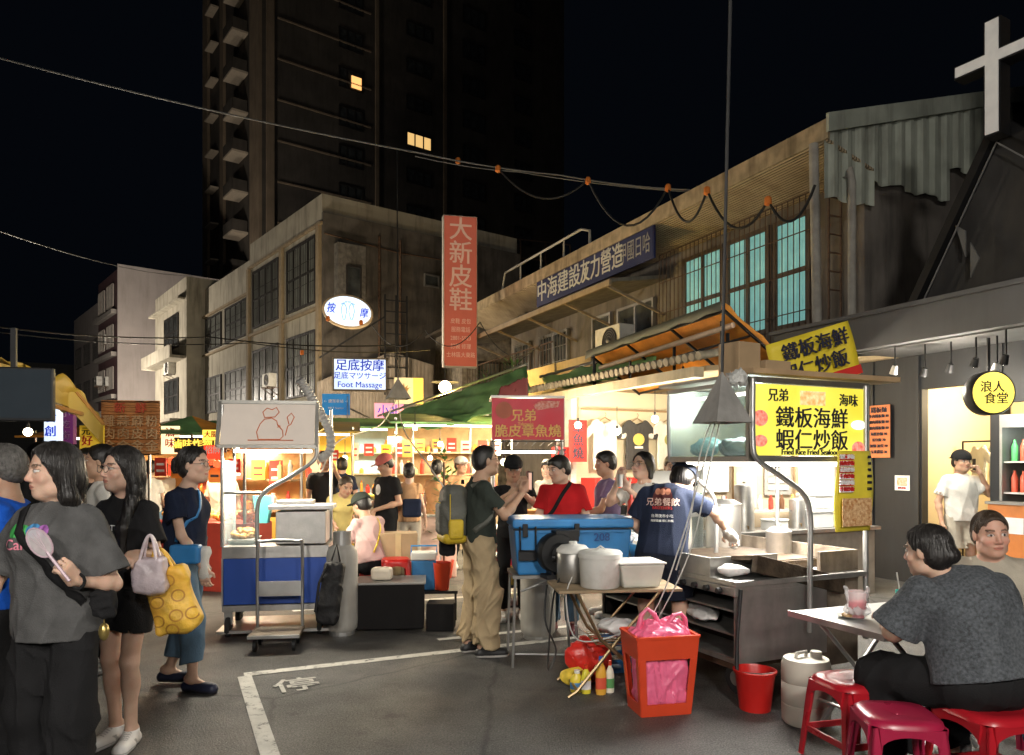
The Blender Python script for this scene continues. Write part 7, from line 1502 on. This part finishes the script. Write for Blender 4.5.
# ================================================================== people
BK = fabric('black', (.012, .012, .013)); CHA = mat('cloth_charcoal', (.075, .075, .075), .9, var=.25, scale=14, bump=.25, bscale=180)
NV = fabric('navy', (.014, .020, .042)); KH = fabric('khaki', (.42, .32, .19)); OLV = fabric('olive', (.034, .041, .034)); RD = fabric('red', (.42, .012, .015)); WH = fabric('white', (.62, .60, .55))
DEN = mat('cloth_denim', (.09, .16, .24), .85, var=.3, scale=7, bump=.25, bscale=160); BLU = fabric('blue', (.01, .09, .50)); PUR = fabric('purple', (.17, .12, .22)); PNK = fabric('pink', (.50, .33, .31)); TAN = fabric('tan', (.50, .30, .16)); YLW = fabric('yellow', (.62, .50, .18))
DKN = fabric('dark_navy', (.012, .016, .028)); BEI = fabric('beige', (.40, .36, .29))
WASH = mat('cloth_washed', (.070, .078, .088), .9, var=.5, scale=70, bump=.4, bscale=160, streak=.3, dirt=(.15, .16, .17))
SK1 = (.56, .36, .26); SK2 = (.50, .31, .21); SK3 = (.60, .40, .30)
def cyl_bag_strap(S, pts, r, m_, label, cat='strap', parent=None, name='strap'):
    q = MB(); q.tube(smooth_path(pts, 5), r, 6); return q.build(name, m_, parent, smooth=True)
def cloth_strap(target, pts, width, m_, off=.006, parent=None, name='shoulder_strap', label=None):
    """flat strap laid over a garment: pts in the wearer's space, each pushed out to the surface"""
    tm = target.data; bvh = BVHTree.FromPolygons([v.co for v in tm.vertices], [tuple(p.vertices) for p in tm.polygons]); P_ = smooth_path(pts, 5); q = MB(); vs = []
    for i, p in enumerate(P_):
        t = (P_[min(i + 1, len(P_) - 1)] - P_[max(i - 1, 0)]).normalized(); hit = bvh.find_nearest(p); n = hit[1]; c = hit[0] + n * off; sd = t.cross(n).normalized() * width / 2; vs += [c - sd, c + sd]
    q.add(vs, [(2 * i, 2 * i + 1, 2 * i + 3, 2 * i + 2) for i in range(len(P_) - 1)]); o = q.build(name, m_, parent or target.parent, smooth=True, solid=.004); return o
def wp(root, v): return root.matrix_basis @ Vector(v) if False else Matrix.Translation(root.location) @ Matrix.Rotation(root.rotation_euler.z, 4, 'Z') @ Vector(v)
# --- three women and their neighbours at the left
p = person('woman in an oversized charcoal T-shirt and wide black trousers holding a small fan', G(57, 3.33), R(176), 1.67, .99,
    dict(eL=(-.26, -.02, 1.07), wL=(-.22, .19, 1.115), fL=(.12, .6, .75), nL=(.9, -.1, .1), cL=1.25, eR=(.30, -.02, 1.10), wR=(.33, .10, .88), aR=(.12, -.10, .09), kR=(.12, .02, .49), aL=(-.08, .02, .09), kL=(-.10, .05, .49)),
    (-38, -3, 0), 'long', top=dict(m=CHA, sleeve=.84, hem=-.10, wide=.022, fold=.013), bottom=dict(m=BK, wide=.035, loose=.02, fold=.016), vox=.0068, fem=True, loose=.03, skin=SK3, look=1)
wf = dict(LAST); sh = LAST['top']; W0 = p
o0 = wf['S']['chest'] + Vector((.015, .3, .03))
for j, (cc, dx) in enumerate((((.05, .35, .08), -.035), ((.05, .22, .45), .01), ((.35, .12, .40), .055), ((.05, .35, .08), -.07))):
    q = MB(); q.prism([(.032 * math.cos(a) + dx, .030 * math.sin(a) + .005 * (j % 2)) for a in [i * math.pi / 7 for i in range(14)]], -.0005, .0005, 'z'); o = q.build('print', mat('print_col%d' % j, cc, .7, bump=0)); decal(o, sh, o0 + Vector((0, 0, .03)), (0, -1, 0), None, 0, off=.002 + .0006 * j)
decal('Care Be', sh, o0 + Vector((0, 0, -.025)), (0, -1, 0), mat('print_pink', (.70, .22, .30), .7, bump=0), .062, off=.004, boldness=.03)
cloth_strap(sh, [wf['S']['neck'] + Vector((.10, .02, .0)), wf['S']['chest'] + Vector((.06, .17, .07)), wf['S']['chest'] + Vector((-.09, .19, -.12)), wf['S']['pelvis'] + Vector((-.20, .10, .08))], .035, BK)
q = MB(); hw = wf['S']['wL']; fh = wf['S']['fL']
s = thing('hand_fan', wp(W0, hw + fh * .07 * .98), 0, 'small round translucent hand fan held by the woman in charcoal', 'fan')
q = MB(); q.X = Matrix.Rotation(R(38), 4, 'Y') if False else Matrix.Rotation(R(-38), 4, 'Y'); q.prism(oval(0, .15, .043, .068, 22), -.035, -.032, 'y'); q.build('blade', mat('fan_blade', (.60, .55, .56), .3, bump=0, var=.15, scale=30, alpha=.55), s)
q = MB(); q.X = Matrix.Rotation(R(-38), 4, 'Y'); q.tube([(.043 * math.cos(a), -.034, .15 + .068 * math.sin(a)) for a in [i * math.pi / 11 for i in range(23)]], .004, 5); q.tube([(0, -.034, -.05), (0, -.034, .10)], .007, 6)
for a in (-.5, 0, .5): q.tube([(0, -.034, .09), (.04 * math.sin(a), -.034, .20)], .002, 4)
q.build('rim_and_handle', mat('fan_rim', (.45, .33, .38), .4, bump=0), s)
q = MB(); q.tube([wf['S']['wL'] + Vector((0, .0, 0)) + Vector((.034 * math.cos(a), .01 * math.cos(a), .034 * math.sin(a))) for a in [i * math.pi / 6 for i in range(13)]], .007, 6); q.build('watch_strap', BK, W0)
B_ = Sdf(); B_.ell((0, 0, 0), (.05, .035, .06), None, .02, box=.02); B_.noise.append(folds(8, .01, 50)); o = skin_mesh('waist_pouch', [B_.mesh(.006)], BK, None); o.location = P(104, 604, 3.2); tag(o, 'black pouch hanging at the hip of the woman in charcoal', 'bag')
q = MB(); q.ball((0, 0, -.12), .022, 10, 1.8); q.tube([(0, 0, -.04), (0, 0, -.1)], .003, 4); q.build('charm', mat('brass_charm', (.4, .3, .1), .3, .8, bump=0), o, smooth=True)
p = person('long-haired woman in glasses, black T-shirt and black shorts with white trainers', G(124, 4.18), R(172), 1.67, .93,
    dict(eL=(-.22, .02, 1.10), wL=(-.235, .23, 1.135), fL=(-.1, .75, -.25), nL=(.3, 0, -1), cL=1.2, eR=(.20, -.05, 1.10), wR=(.19, .08, .90), hf=-1, kL=(-.055, .03, .49), aL=(-.045, .0, .085), kR=(.085, .0, .49), aR=(.085, -.05, .085), tL=-.25, tR=.15),
    (-26, 0, 0), 'long', top=dict(m=BK, sleeve=.75, hem=-.02, wide=.02), bottom=dict(m=BK, len=.56, loose=.02, wide=.012), vox=.007, fem=True, glasses=True, skin=SK3, look=.6)
W1 = p; wf1 = dict(LAST); decal('OOPTTI', LAST['top'], LAST['S']['chest'] + Vector((0, .3, -.0)), (0, -1, 0), INKW, .045, off=.003)
hb = wp(W1, wf1['S']['wL'] + wf1['S']['fL'] * .09)
def tote(label, c, w, h, d, m_, seed, rz, name='tote_bag', hm=None, tilt=0, vox=.009, lean=0):
    B_ = Sdf(); B_.ell((0, 0, -h / 2), (w / 2, d / 2, h / 2), None, .02, box=.03); B_.ell((.1 * w, 0, -h * .75), (w * .42, d * .6, h * .28), None, .04); B_.noise.append(folds(seed, .016, 28)); o = skin_mesh(name, [B_.mesh(vox)], m_, None); o.location = c; o.rotation_euler = (0, R(tilt), rz)
    for sg in (-1, 1):
        q = MB(); q.tube(smooth_path([(-w * .25, sg * d * .3, -.02), (-w * .12, sg * .01, .08), (0, 0, .11), (w * .12, sg * .01, .08), (w * .25, sg * d * .3, -.02)], 4), .008, 6); q.build('handle', hm or m_, o, smooth=True)
    return tag(o, label, 'bag')
YB = mat('yellow_print_bag', (.70, .42, .05), .45, var=.3, scale=11, bump=.3, bscale=30, dirt=(.62, .22, .03))
yt = tote('yellow patterned shopping tote hanging from the hand of the woman in black', P(163, 568, 4.0), .24, .36, .10, YB, 41, R(10), tilt=-14)
BRN = mat('tote_print', (.42, .20, .03), .6, bump=0)
for i, (x, z) in enumerate(((-.07, -.08), (.02, -.07), (-.06, -.17), (.05, -.16), (-.08, -.27), (.02, -.26), (.10, -.27), (-.02, -.33))):
    q = MB(); n_ = 14; r1, r2 = .034, .026; a_ = [i * .7 + 2 * math.pi * k / n_ for k in range(n_)]
    q.add([(r1 * math.cos(t) * 1.1, r1 * math.sin(t), 0) for t in a_] + [(r2 * math.cos(t) * 1.1, r2 * math.sin(t), 0) for t in a_], [(k, (k + 1) % n_, n_ + (k + 1) % n_, n_ + k) for k in range(n_)]); decal(q.build('print', BRN), yt, (x, -.3, z), (0, 1, 0), None, 0, off=.002, parent=yt)
tote('white and pink carrier bags full of snacks hanging above the yellow tote', P(150, 556, 3.92), .17, .20, .10, mat('pinkwhite_bag', (.70, .60, .64), .3, var=.15, scale=14, bump=.4, bscale=30, alpha=.85), 43, R(5), 'carrier_bag')
p = person('woman in a navy T-shirt and cropped jeans with a low bun, walking to the right', G(185, 5.25), R(-96), 1.70, .95,
    dict(eR=(.19, .08, 1.10), wR=(.19, .24, .88), eL=(-.2, -.03, 1.1), wL=(-.21, .02, .86), kR=(.08, .10, .50), aR=(.08, .10, .085), kL=(-.08, -.02, .49), aL=(-.08, -.17, .10), neck=(0, .02, 1.42), head=(0, .07, 1.575)),
    (0, 0, 0), 'bun', top=dict(m=NV, sleeve=.6, hem=-.03, wide=.02), bottom=dict(m=DEN, len=1.72, wide=.03, fold=.012), shoes=((.015, .02, .05), (.02, .02, .03), 1), vox=.0075, fem=True, glasses=True, skin=SK3)
cloth_strap(LAST['top'], [LAST['S']['neck'] + Vector((-.07, -.06, 0)), LAST['S']['chest'] + Vector((.02, .14, .08)), LAST['S']['chest'] + Vector((.12, .06, -.1)), LAST['S']['pelvis'] + Vector((.17, .03, .12))], .022, BLUEP)
B_ = Sdf(); B_.ell((0, 0, 0), (.045, .10, .065), None, .02, box=.02); o = skin_mesh('crossbody_bag', [B_.mesh(.007)], BLUEP, None); o.location = P(186, 554, 5.02); o.rotation_euler = (0, 0, R(-90)); tag(o, 'small bright blue crossbody bag on the woman in navy', 'bag')
B_ = Sdf(); B_.ell((0, 0, .1), (.06, .04, .05), None, .03); B_.cone((0, 0, .1), (.01, 0, -.06), .035, .045, .03); B_.noise.append(folds(15, .02, 30)); o = skin_mesh('tied_jumper', [B_.mesh(.008)], WH, None); o.location = P(204, 566, 5.05); tag(o, 'cream jumper tied round the waist of the woman in navy', 'jumper')
person('grey-haired man in a bright blue T-shirt at the left edge', G(6, 3.85), R(105), 1.68, 1.1, None, (-5, 0, 0), 'crop', HAIRG, top=dict(m=BLU), bottom=dict(m=BK), vox=.0072, glasses=True, skin=SK2)
person('man in glasses facing the viewer between the long-haired women, strap on his shoulder', G(88, 6.2), R(178), 1.70, 1.0, None, (10, 0, 0), 'short', top=dict(m=BK), bottom=dict(m=BK), vox=.0085, glasses=True, skin=SK2)
person('man with black hair mostly hidden behind the woman in black', G(103, 5.7), R(120), 1.72, .95, None, (-10, 0, 0), 'short', top=dict(m=WH), bottom=dict(m=BK), vox=.009, skin=SK2)
person('dark-haired person seen only as a crown behind the grey-haired man', G(40, 6.6), R(60), 1.76, .95, None, (0, 0, 0), 'short', top=dict(m=BK), bottom=dict(m=BK), vox=.010)
person('stall keeper in a pale apron behind the fruit stall', G(222, 9.9), R(190), 1.62, .95, None, (0, 0, 0), 'short', top=dict(m=BEI), bottom=dict(m=BK), vox=.010, skin=SK2)
person('shopper in a white shirt beyond the rust-orange sign', G(150, 11.0), R(20), 1.62, .9, None, (0, 0, 0), 'short', top=dict(m=WH), bottom=dict(m=DEN), vox=.011, fem=True)
# --- man with the backpack
p = person('man in an olive T-shirt and baggy khaki trousers wearing a grey backpack, phone raised', G(479, 6.15), R(-72), 1.73, 1.02,
    dict(eR=(.17, .17, 1.14), wR=(.07, .36, 1.33), fR=(-.1, .25, .95), nR=(-.7, .5, 0), cR=.9, eL=(-.17, .17, 1.14), wL=(-.05, .36, 1.33), fL=(.1, .25, .95), nL=(.7, .5, 0), cL=.9, head=(0, .06, 1.578), aR=(.10, .02, .085), aL=(-.1, -.05, .085), kR=(.1, .05, .49)),
    (0, 6, 0), 'crop', top=dict(m=OLV, sleeve=.7, hem=-.02, wide=.015), bottom=dict(m=KH, wide=.040, loose=.03, fold=.02, len=1.97), shoes=((.012, .012, .013), (.6, .58, .55)), vox=.0078, glasses=True, skin=SK2, beard=True)
M0 = p; mf = dict(LAST)
GRB = mat('grey_nylon', (.085, .085, .07), .6, var=.15, scale=10, bump=.3, bscale=50); YLB = mat('yellow_nylon', (.55, .38, .02), .55, var=.15, bump=.3, bscale=50)
s = thing('backpack', wp(M0, (0, -.22, 1.18)), M0.rotation_euler.z, 'grey backpack with mustard yellow base and side pockets worn by the man in olive', 'backpack')
B_ = Sdf(); B_.ell((0, 0, 0), (.145, .095, .235), None, .02, box=.07); B_.ell((0, -.08, -.04), (.105, .06, .14), None, .03, box=.05); B_.noise.append(folds(51, .010, 22)); skin_mesh('main_bag', [B_.mesh(.0085)], GRB, s)
B_ = Sdf(); B_.ell((0, -.012, -.20), (.150, .102, .045), None, .02, box=.05); B_.noise.append(folds(52, .006, 22)); skin_mesh('base_panel', [B_.mesh(.0085)], YLB, s)
for sg in (-1, 1):
    B_ = Sdf(); B_.ell((sg * .14, -.01, -.12), (.028, .06, .08), None, .02, box=.02); skin_mesh('side_pocket', [B_.mesh(.0085)], YLB, s)
    cloth_strap(mf['top'], [Vector((sg * .10, -.12, 1.42)), Vector((sg * .115, -.0, 1.45)), Vector((sg * .12, .11, 1.33)), Vector((sg * .15, .06, 1.16)), Vector((sg * .16, -.09, 1.04))], .045, GRB)
q = MB(); q.tube([(-.03, .08, .24), (-.02, .08, .27), (.02, .08, .27), (.03, .08, .24)], .008, 6); q.build('grab_handle', BK, s); q = MB(); q.tube([(.10, -.13, .09), (0, -.148, .10), (-.10, -.13, .09)], .004, 5); q.tube([(.149, -.06, .16), (.15, -.06, -.1)], .004, 5); q.build('zip', YLB, s)
hp = wp(M0, (.09, .42, 1.44)); s = thing('phone', hp, M0.rotation_euler.z, 'phone in a dark maroon flip case held up by the man in olive', 'phone'); q = MB(); q.box(-.005, .075, -.012, 0, -.08, .08); q.build('phone_body', BLACKM, s, bevel=.004); q = MB(); q.box(-.085, -.008, -.012, .002, -.085, .085); q.build('cover', mat('maroon_leather', (.12, .02, .03), .5, bump=.1), s, bevel=.004); q = MB(); q.box(0, .07, -.0145, -.0125, -.07, .07); q.build('screen', glow('phone_screen', (.75, .45, .35), .5), s)
B_ = Sdf(); B_.ell((0, 0, 0), (.07, .05, .09), None, .02, box=.03); B_.noise.append(folds(18, .012, 40)); o = skin_mesh('hip_bag', [B_.mesh(.007)], BK, None); o.location = P(447, 545, 6.15); tag(o, 'small black drawstring bag hanging behind the man in olive', 'bag')
o = MB().lathe([(.03, 0), (.033, .01), (.033, .12), (.014, .15), (.014, .17), (0, .17)], 14).build('water_bottle', mat('lime_bottle', (.45, .62, .08), .3, bump=0), None, smooth=True, loc=P(441, 532, 6.1)); tag(o, 'lime green bottle tucked beside the backpack', 'bottle')
# --- people behind the blue cooler
p = person('young man in a red T-shirt with a black crossbody strap behind the blue cooler', G(562, 6.95), R(165), 1.66, 1.08,
    dict(eR=(.22, .04, 1.12), wR=(.14, .25, 1.02), fR=(-.3, .8, .1), eL=(-.24, .0, 1.1), wL=(-.22, .15, .9), head=(.02, .05, 1.565)), (-48, -12, 0), 'bowl', top=dict(m=RD, sleeve=.75, wide=.02), bottom=dict(m=DEN, wide=.01), shoes=((.14, .015, .02), (.02, .02, .02)), vox=.0085, skin=SK3, loose=.02)
cloth_strap(LAST['top'], [LAST['S']['neck'] + Vector((-.08, .02, 0)), LAST['S']['chest'] + Vector((-.04, .14, .09)), LAST['S']['chest'] + Vector((.06, .15, -.08)), LAST['S']['pelvis'] + Vector((.14, .08, .16))], .035, BK)
p = person('person in a dark cap with both forearms raised, behind the phone', G(513, 7.5), R(185), 1.64, .95, dict(eR=(.22, .12, 1.22), wR=(.06, .30, 1.34), fR=(-.5, .5, .5), eL=(-.22, .12, 1.22), wL=(-.06, .28, 1.36), fL=(.5, .5, .5), cL=1, cR=1), (0, -12, 0), 'short', top=dict(m=BK), bottom=dict(m=BK), cap=dict(m=BK), vox=.0095, skin=SK2)
person('young man in a purple-grey T-shirt seen in left profile', G(607, 7.7), R(98), 1.70, .98, dict(eL=(-.2, .12, 1.12), wL=(-.15, .35, 1.05)), (0, -5, 0), 'bowl', top=dict(m=PUR), bottom=dict(m=BK), vox=.009, skin=SK2)
p = person('person in glasses and white T-shirt lifting a drink with both hands', G(644, 6.75), R(128), 1.68, 1.0,
    dict(eR=(.25, .20, 1.24), wR=(.07, .27, 1.45), fR=(-.5, .25, .7), nR=(-.3, -.8, 0), cR=.9, eL=(-.24, .20, 1.20), wL=(-.06, .28, 1.38), fL=(.5, .2, .75), nL=(.3, -.8, 0), cL=1.0), (0, 6, 0), 'mid', top=dict(m=WH, sleeve=.7, wide=.02), bottom=dict(m=BK), vox=.0085, glasses=True, skin=SK3)
cloth_strap(LAST['top'], [LAST['S']['neck'] + Vector((-.09, .0, 0)), LAST['S']['chest'] + Vector((-.13, -.06, .05)), LAST['S']['pelvis'] + Vector((-.1, -.13, .2))], .03, BK)
c = thing('drink_can', wp(p, (0, .31, 1.38)), 0, 'silvery drinking cup held by the person in white', 'cup'); q = MB(); q.lathe([(.028, 0), (.034, .11), (.030, .11), (.026, .005)], 16); q.build('cup', STEEL, c, smooth=True)
person('brown-haired customer half hidden behind the cook', G(672, 8.2), R(170), 1.66, .95, None, (10, -8, 0), 'short', HAIRN, top=dict(m=BEI), bottom=dict(m=BK), vox=.010, skin=SK3)
person('small child-height customer low behind the red counter', G(630, 8.6), R(160), 1.32, .9, None, (0, 0, 0), 'bowl', top=dict(m=BK), bottom=dict(m=BK), vox=.010, skin=SK2)
# --- the cook
p = person('cook in a navy printed T-shirt and cap leaning over the griddle with a gloved hand', G(662, 5.62), R(-18), 1.72, 1.1,
    dict(chest=(.03, .07, 1.24), neck=(.08, .15, 1.35), head=(.13, .26, 1.44), sR=(.20, .09, 1.30), sL=(-.13, .07, 1.32), eR=(.37, .20, 1.20), wR=(.46, .36, 1.04), fR=(.35, .6, -.5), nR=(0, -.3, -1), cR=.7, eL=(-.22, .10, 1.10), wL=(-.13, .28, .98), kR=(.13, .03, .49), kL=(-.12, .0, .49)),
    (-14, -30, 8), 'short', top=dict(m=NV, sleeve=.72, hem=-.06, wide=.02), bottom=dict(m=DKN, len=.80, wide=.03, loose=.022), shoes=((.03, .03, .03), (.02, .02, .02)), cap=dict(m=DKN), vox=.0075, skin=SK3)
CK = p; cf = dict(LAST); tp = LAST['top']; ob = cf['S']['chest'] + Vector((-.02, -.4, .06))
q = MB(); q.prism([(.075 * math.cos(a), .085 * math.sin(a)) for a in [i * math.pi / 12 for i in range(24)]], -.0005, .0005, 'z'); decal(q.build('back_emblem', mat('emblem_dark', (.10, .02, .02), .7, bump=0)), tp, ob + Vector((0, 0, .01)), (0, 1, 0), None, 0)
for k in (-1, 0, 1):
    q = MB(); q.prism([(k * .038 + .020 * math.cos(a), .05 + .024 * math.sin(a)) for a in [i * math.pi / 6 for i in range(12)]], -.0005, .0005, 'z'); decal(q.build('back_emblem', mat('emblem_tan', (.50, .20, .12), .7, bump=0)), tp, ob + Vector((0, 0, .01)), (0, 1, 0), None, 0, off=.004)
for tt, sz, dz, m_ in (('兄弟餐飲', .062, -.02, mat('print_cream', (.65, .45, .38), .7, bump=0)), ('BROTHERS', .030, -.06, INKR), ('台灣夜市小吃', .027, -.12, INKW), ('海鮮鐵板 蝦仁炒飯', .020, -.155, INKW)): decal(tt, tp, ob + Vector((0, 0, dz)), (0, 1, 0), m_, sz, off=.005, boldness=.02)
# white glove: the hand again, slightly larger, as a garment
Gv = Sdf(); S_ = cf['S']; f = S_['fR']; n = S_['nR']; n = (n - f * n.dot(f)).normalized(); sd = f.cross(n); w_ = S_['wR']; 
Gv.cone(w_ - f * .03, w_ + f * .03, .034, .036, .02); Gv.ell(w_ + f * .055, (.047, .058, .027), Matrix((sd, f, n)).transposed(), .012, box=.02)
for o_, ln in ((.031, .07), (.0105, .08), (-.0105, .075), (-.031, .058)):
    a_ = w_ + f * .095 + sd * o_; d1 = (f * .93 + n * .38).normalized(); d2 = (f * .55 + n * .85).normalized(); Gv.cone(a_, a_ + d1 * ln * .5, .0135, .0125, .003); Gv.cone(a_ + d1 * ln * .5, a_ + d1 * ln * .5 + d2 * ln * .6, .0125, .011, .003)
Gv.cone(w_ + f * .03 + sd * .034, w_ + f * .075 + sd * .065 + n * .03, .017, .012, .012); skin_mesh('glove', [Gv.mesh(.0045)], mat('cotton_glove', (.60, .58, .54), .9, bump=.3, bscale=120), CK)
# --- doorway, table
p = person('man in white T-shirt and pale shorts on the phone in the shop doorway', G(961, 9.0), R(172), 1.72, 1.02,
    dict(eL=(-.30, .03, 1.20), wL=(-.17, .10, 1.44), fL=(.45, -.1, .85), nL=(.9, 0, -.2), cL=1.0, eR=(.25, -.02, 1.10), wR=(.24, .06, .86)), (14, 0, 0), 'short', top=dict(m=WH, sleeve=.7, hem=-.05, wide=.02), bottom=dict(m=BEI, len=.85, wide=.03, loose=.02), cap=dict(m=BK, dir=-1), vox=.0085, glasses=True, skin=SK2, loose=.02)
c = thing('phone', wp(p, (-.115, .06, 1.57)), p.rotation_euler.z, 'dark phone pressed to the ear of the man in the doorway', 'phone'); q = MB(); q.box(-.008, .002, -.03, .04, -.07, .07); q.build('phone_body', BLACKM, c, bevel=.003)
p = person('heavy-set woman in a washed charcoal top, seated with her back to the viewer', G(986, 3.50), R(12), 1.68, 1.5,
    dict(pelvis=(.0, 0, .575), chest=(-.02, .08, .88), neck=(-.07, .15, 1.05), head=(-.16, .19, 1.17), sR=(.17, .10, .985), sL=(-.255, .12, .98), eR=(.30, .22, .78), wR=(.12, .42, .80), fR=(-.4, .8, 0), eL=(-.345, .20, .78), wL=(-.20, .42, .80), fL=(.3, .9, 0), nR=(0, 0, -1), nL=(0, 0, -1),
         hR=(.10, .02, .545), hL=(-.10, .02, .545), kR=(.18, .44, .50), kL=(-.26, .40, .50), aR=(.16, .40, .09), aL=(-.24, .32, .09), tL=.2), (24, -8, 0), 'tied', top=dict(m=WASH, sleeve=.96, hem=.01, wide=.03, fold=.016), bottom=dict(m=BK, wide=.02, rise=.20), vox=.0068, fem=True, skin=SK3, loose=.022)
p = person('fair-haired man in a beige T-shirt facing the viewer across the folding table', G(990, 4.30), R(152), 1.72, 1.15,
    dict(pelvis=(0, 0, .56), chest=(0, .06, .87), neck=(.0, .10, 1.03), head=(.01, .145, 1.175), sR=(.165, .07, .965), sL=(-.165, .07, .965), eR=(.28, .25, .78), wR=(.20, .48, .80), fR=(-.2, 1, 0), eL=(-.27, .12, .72), wL=(-.2, .34, .62), nR=(0, 0, -1),
         hR=(.09, .02, .54), hL=(-.09, .02, .54), kR=(.16, .44, .50), kL=(-.16, .44, .50), aR=(.16, .42, .09), aL=(-.16, .40, .09)), (18, -4, 4), 'crop', HAIRN, top=dict(m=BEI, sleeve=.7, hem=.0, wide=.02), bottom=dict(m=DEN, rise=.12), shoes=((.6, .6, .58), (.7, .7, .7)), vox=.0068, skin=(.62, .37, .28), loose=.02, look=0)
# --- people of the back stalls
p = person('person in a faded pink T-shirt and dark cap seated by the black box bench', G(374, 7.75), R(48), 1.62, 1.05,
    dict(pelvis=(0, 0, .58), chest=(0, .08, .89), neck=(0, .15, 1.06), head=(0, .23, 1.19), sR=(.15, .11, 1.0), sL=(-.15, .11, 1.0), eR=(.22, .22, .78), wR=(.12, .42, .78), fR=(-.3, .9, 0), eL=(-.22, .22, .78), wL=(-.1, .42, .78), fL=(.3, .9, 0), hR=(.09, .02, .55), hL=(-.09, .02, .55), kR=(.13, .44, .52), kL=(-.13, .44, .52), aR=(.13, .42, .09), aL=(-.13, .42, .09)),
    (10, -18, 0), 'short', top=dict(m=PNK, sleeve=.7, hem=.0), bottom=dict(m=BK, rise=.1), cap=dict(m=OLV), vox=.0085, skin=SK2)
cloth_strap(LAST['top'], [LAST['S']['neck'] + Vector((.08, .0, 0)), LAST['S']['chest'] + Vector((.05, -.13, .05)), LAST['S']['pelvis'] + Vector((-.08, -.12, .12))], .02, YLB)
stool('white-lit red stool under the person in the pink T-shirt', G(375, 7.85), R(10), REDP, .46, .15)
person('person in a pale yellow T-shirt bending over the cart counter', G(338, 8.8), R(215), 1.52, .95, dict(chest=(0, .10, 1.22), neck=(0, .18, 1.36), head=(0, .27, 1.47), sR=(.15, .15, 1.3), sL=(-.15, .15, 1.3), wR=(.2, .4, 1.0), eR=(.22, .2, 1.08)), (0, -25, 0), 'tied', HAIRN, top=dict(m=YLW), bottom=dict(m=BEI), vox=.010, fem=True, skin=SK2)
p = person('man in a black printed T-shirt and pink cap looking down to the left', G(386, 9.6), R(140), 1.68, 1.05, dict(wR=(.12, .3, 1.0), wL=(-.1, .3, 1.0)), (-20, -22, 0), 'short', top=dict(m=BK), bottom=dict(m=BK), cap=dict(m=fabric('cap_pink', (.65, .18, .15))), vox=.0095, skin=SK2)
q = MB(); q.prism(oval(0, 0, .05, .07, 12), -.0005, .0005, 'z'); decal(q.build('print', INKW), LAST['top'], LAST['S']['chest'] + Vector((0, .4, 0)), (0, -1, 0), None, 0)
person('man in a dark T-shirt with a hand at his face near the yellow panel', G(324, 10.4), R(215), 1.74, 1.0, dict(eL=(-.25, .12, 1.2), wL=(-.08, .18, 1.45), fL=(.3, -.1, 1)), (0, 0, 0), 'short', top=dict(m=BK), bottom=dict(m=BK), vox=.010, skin=SK2)
person('short-haired person in dark blue looking into the drink stall', G(342, 11.5), R(20), 1.66, 1.0, None, (0, 0, 0), 'short', top=dict(m=NV), bottom=dict(m=BK), vox=.011)
person('woman in a tan top with a navy bag, seen from behind', G(409, 9.9), R(10), 1.58, .92, None, (0, 0, 0), 'tied', top=dict(m=TAN, sleeve=.35), bottom=dict(m=BEI), vox=.0095, fem=True, skin=SK3)
o = MB().box(-.12, .12, -.05, .05, -.12, .12).build('shoulder_bag', NV, None, bevel=.03, loc=P(412, 508, 9.6)); tag(o, 'navy shoulder bag on the woman in the tan top', 'bag')
person('woman in an orange-tan top with a dark bun, second from behind', G(437, 10.6), R(-20), 1.62, .92, None, (0, 0, 0), 'bun', top=dict(m=mat('cloth_apricot', (.62, .34, .16), .9, bump=.2), sleeve=.3), bottom=dict(m=BEI), vox=.0095, fem=True, skin=SK3)
person('person in a pale sun hat beyond the backpack', G(461, 11.2), R(200), 1.66, 1.0, None, (20, 0, 0), 'short', top=dict(m=TAN), bottom=dict(m=BK), cap=dict(m=WH), vox=.0105, skin=SK2)
person('customer in light grey standing at the octopus cart', G(548, 9.9), R(150), 1.62, .95, None, (10, -6, 0), 'bowl', top=dict(m=BEI), bottom=dict(m=BK), vox=.010, skin=SK3)
person('passer-by in white at the far end of the lane, left of the orange glow', G(168, 12.5), R(190), 1.64, .95, None, (0, 0, 0), 'short', top=dict(m=WH), bottom=dict(m=BK), vox=.011, skin=SK2)
person('passer-by in red at the far end of the lane behind the women', G(66, 13.0), R(170), 1.68, .95, None, (0, 0, 0), 'short', top=dict(m=RD), bottom=dict(m=BK), vox=.011, skin=SK2)
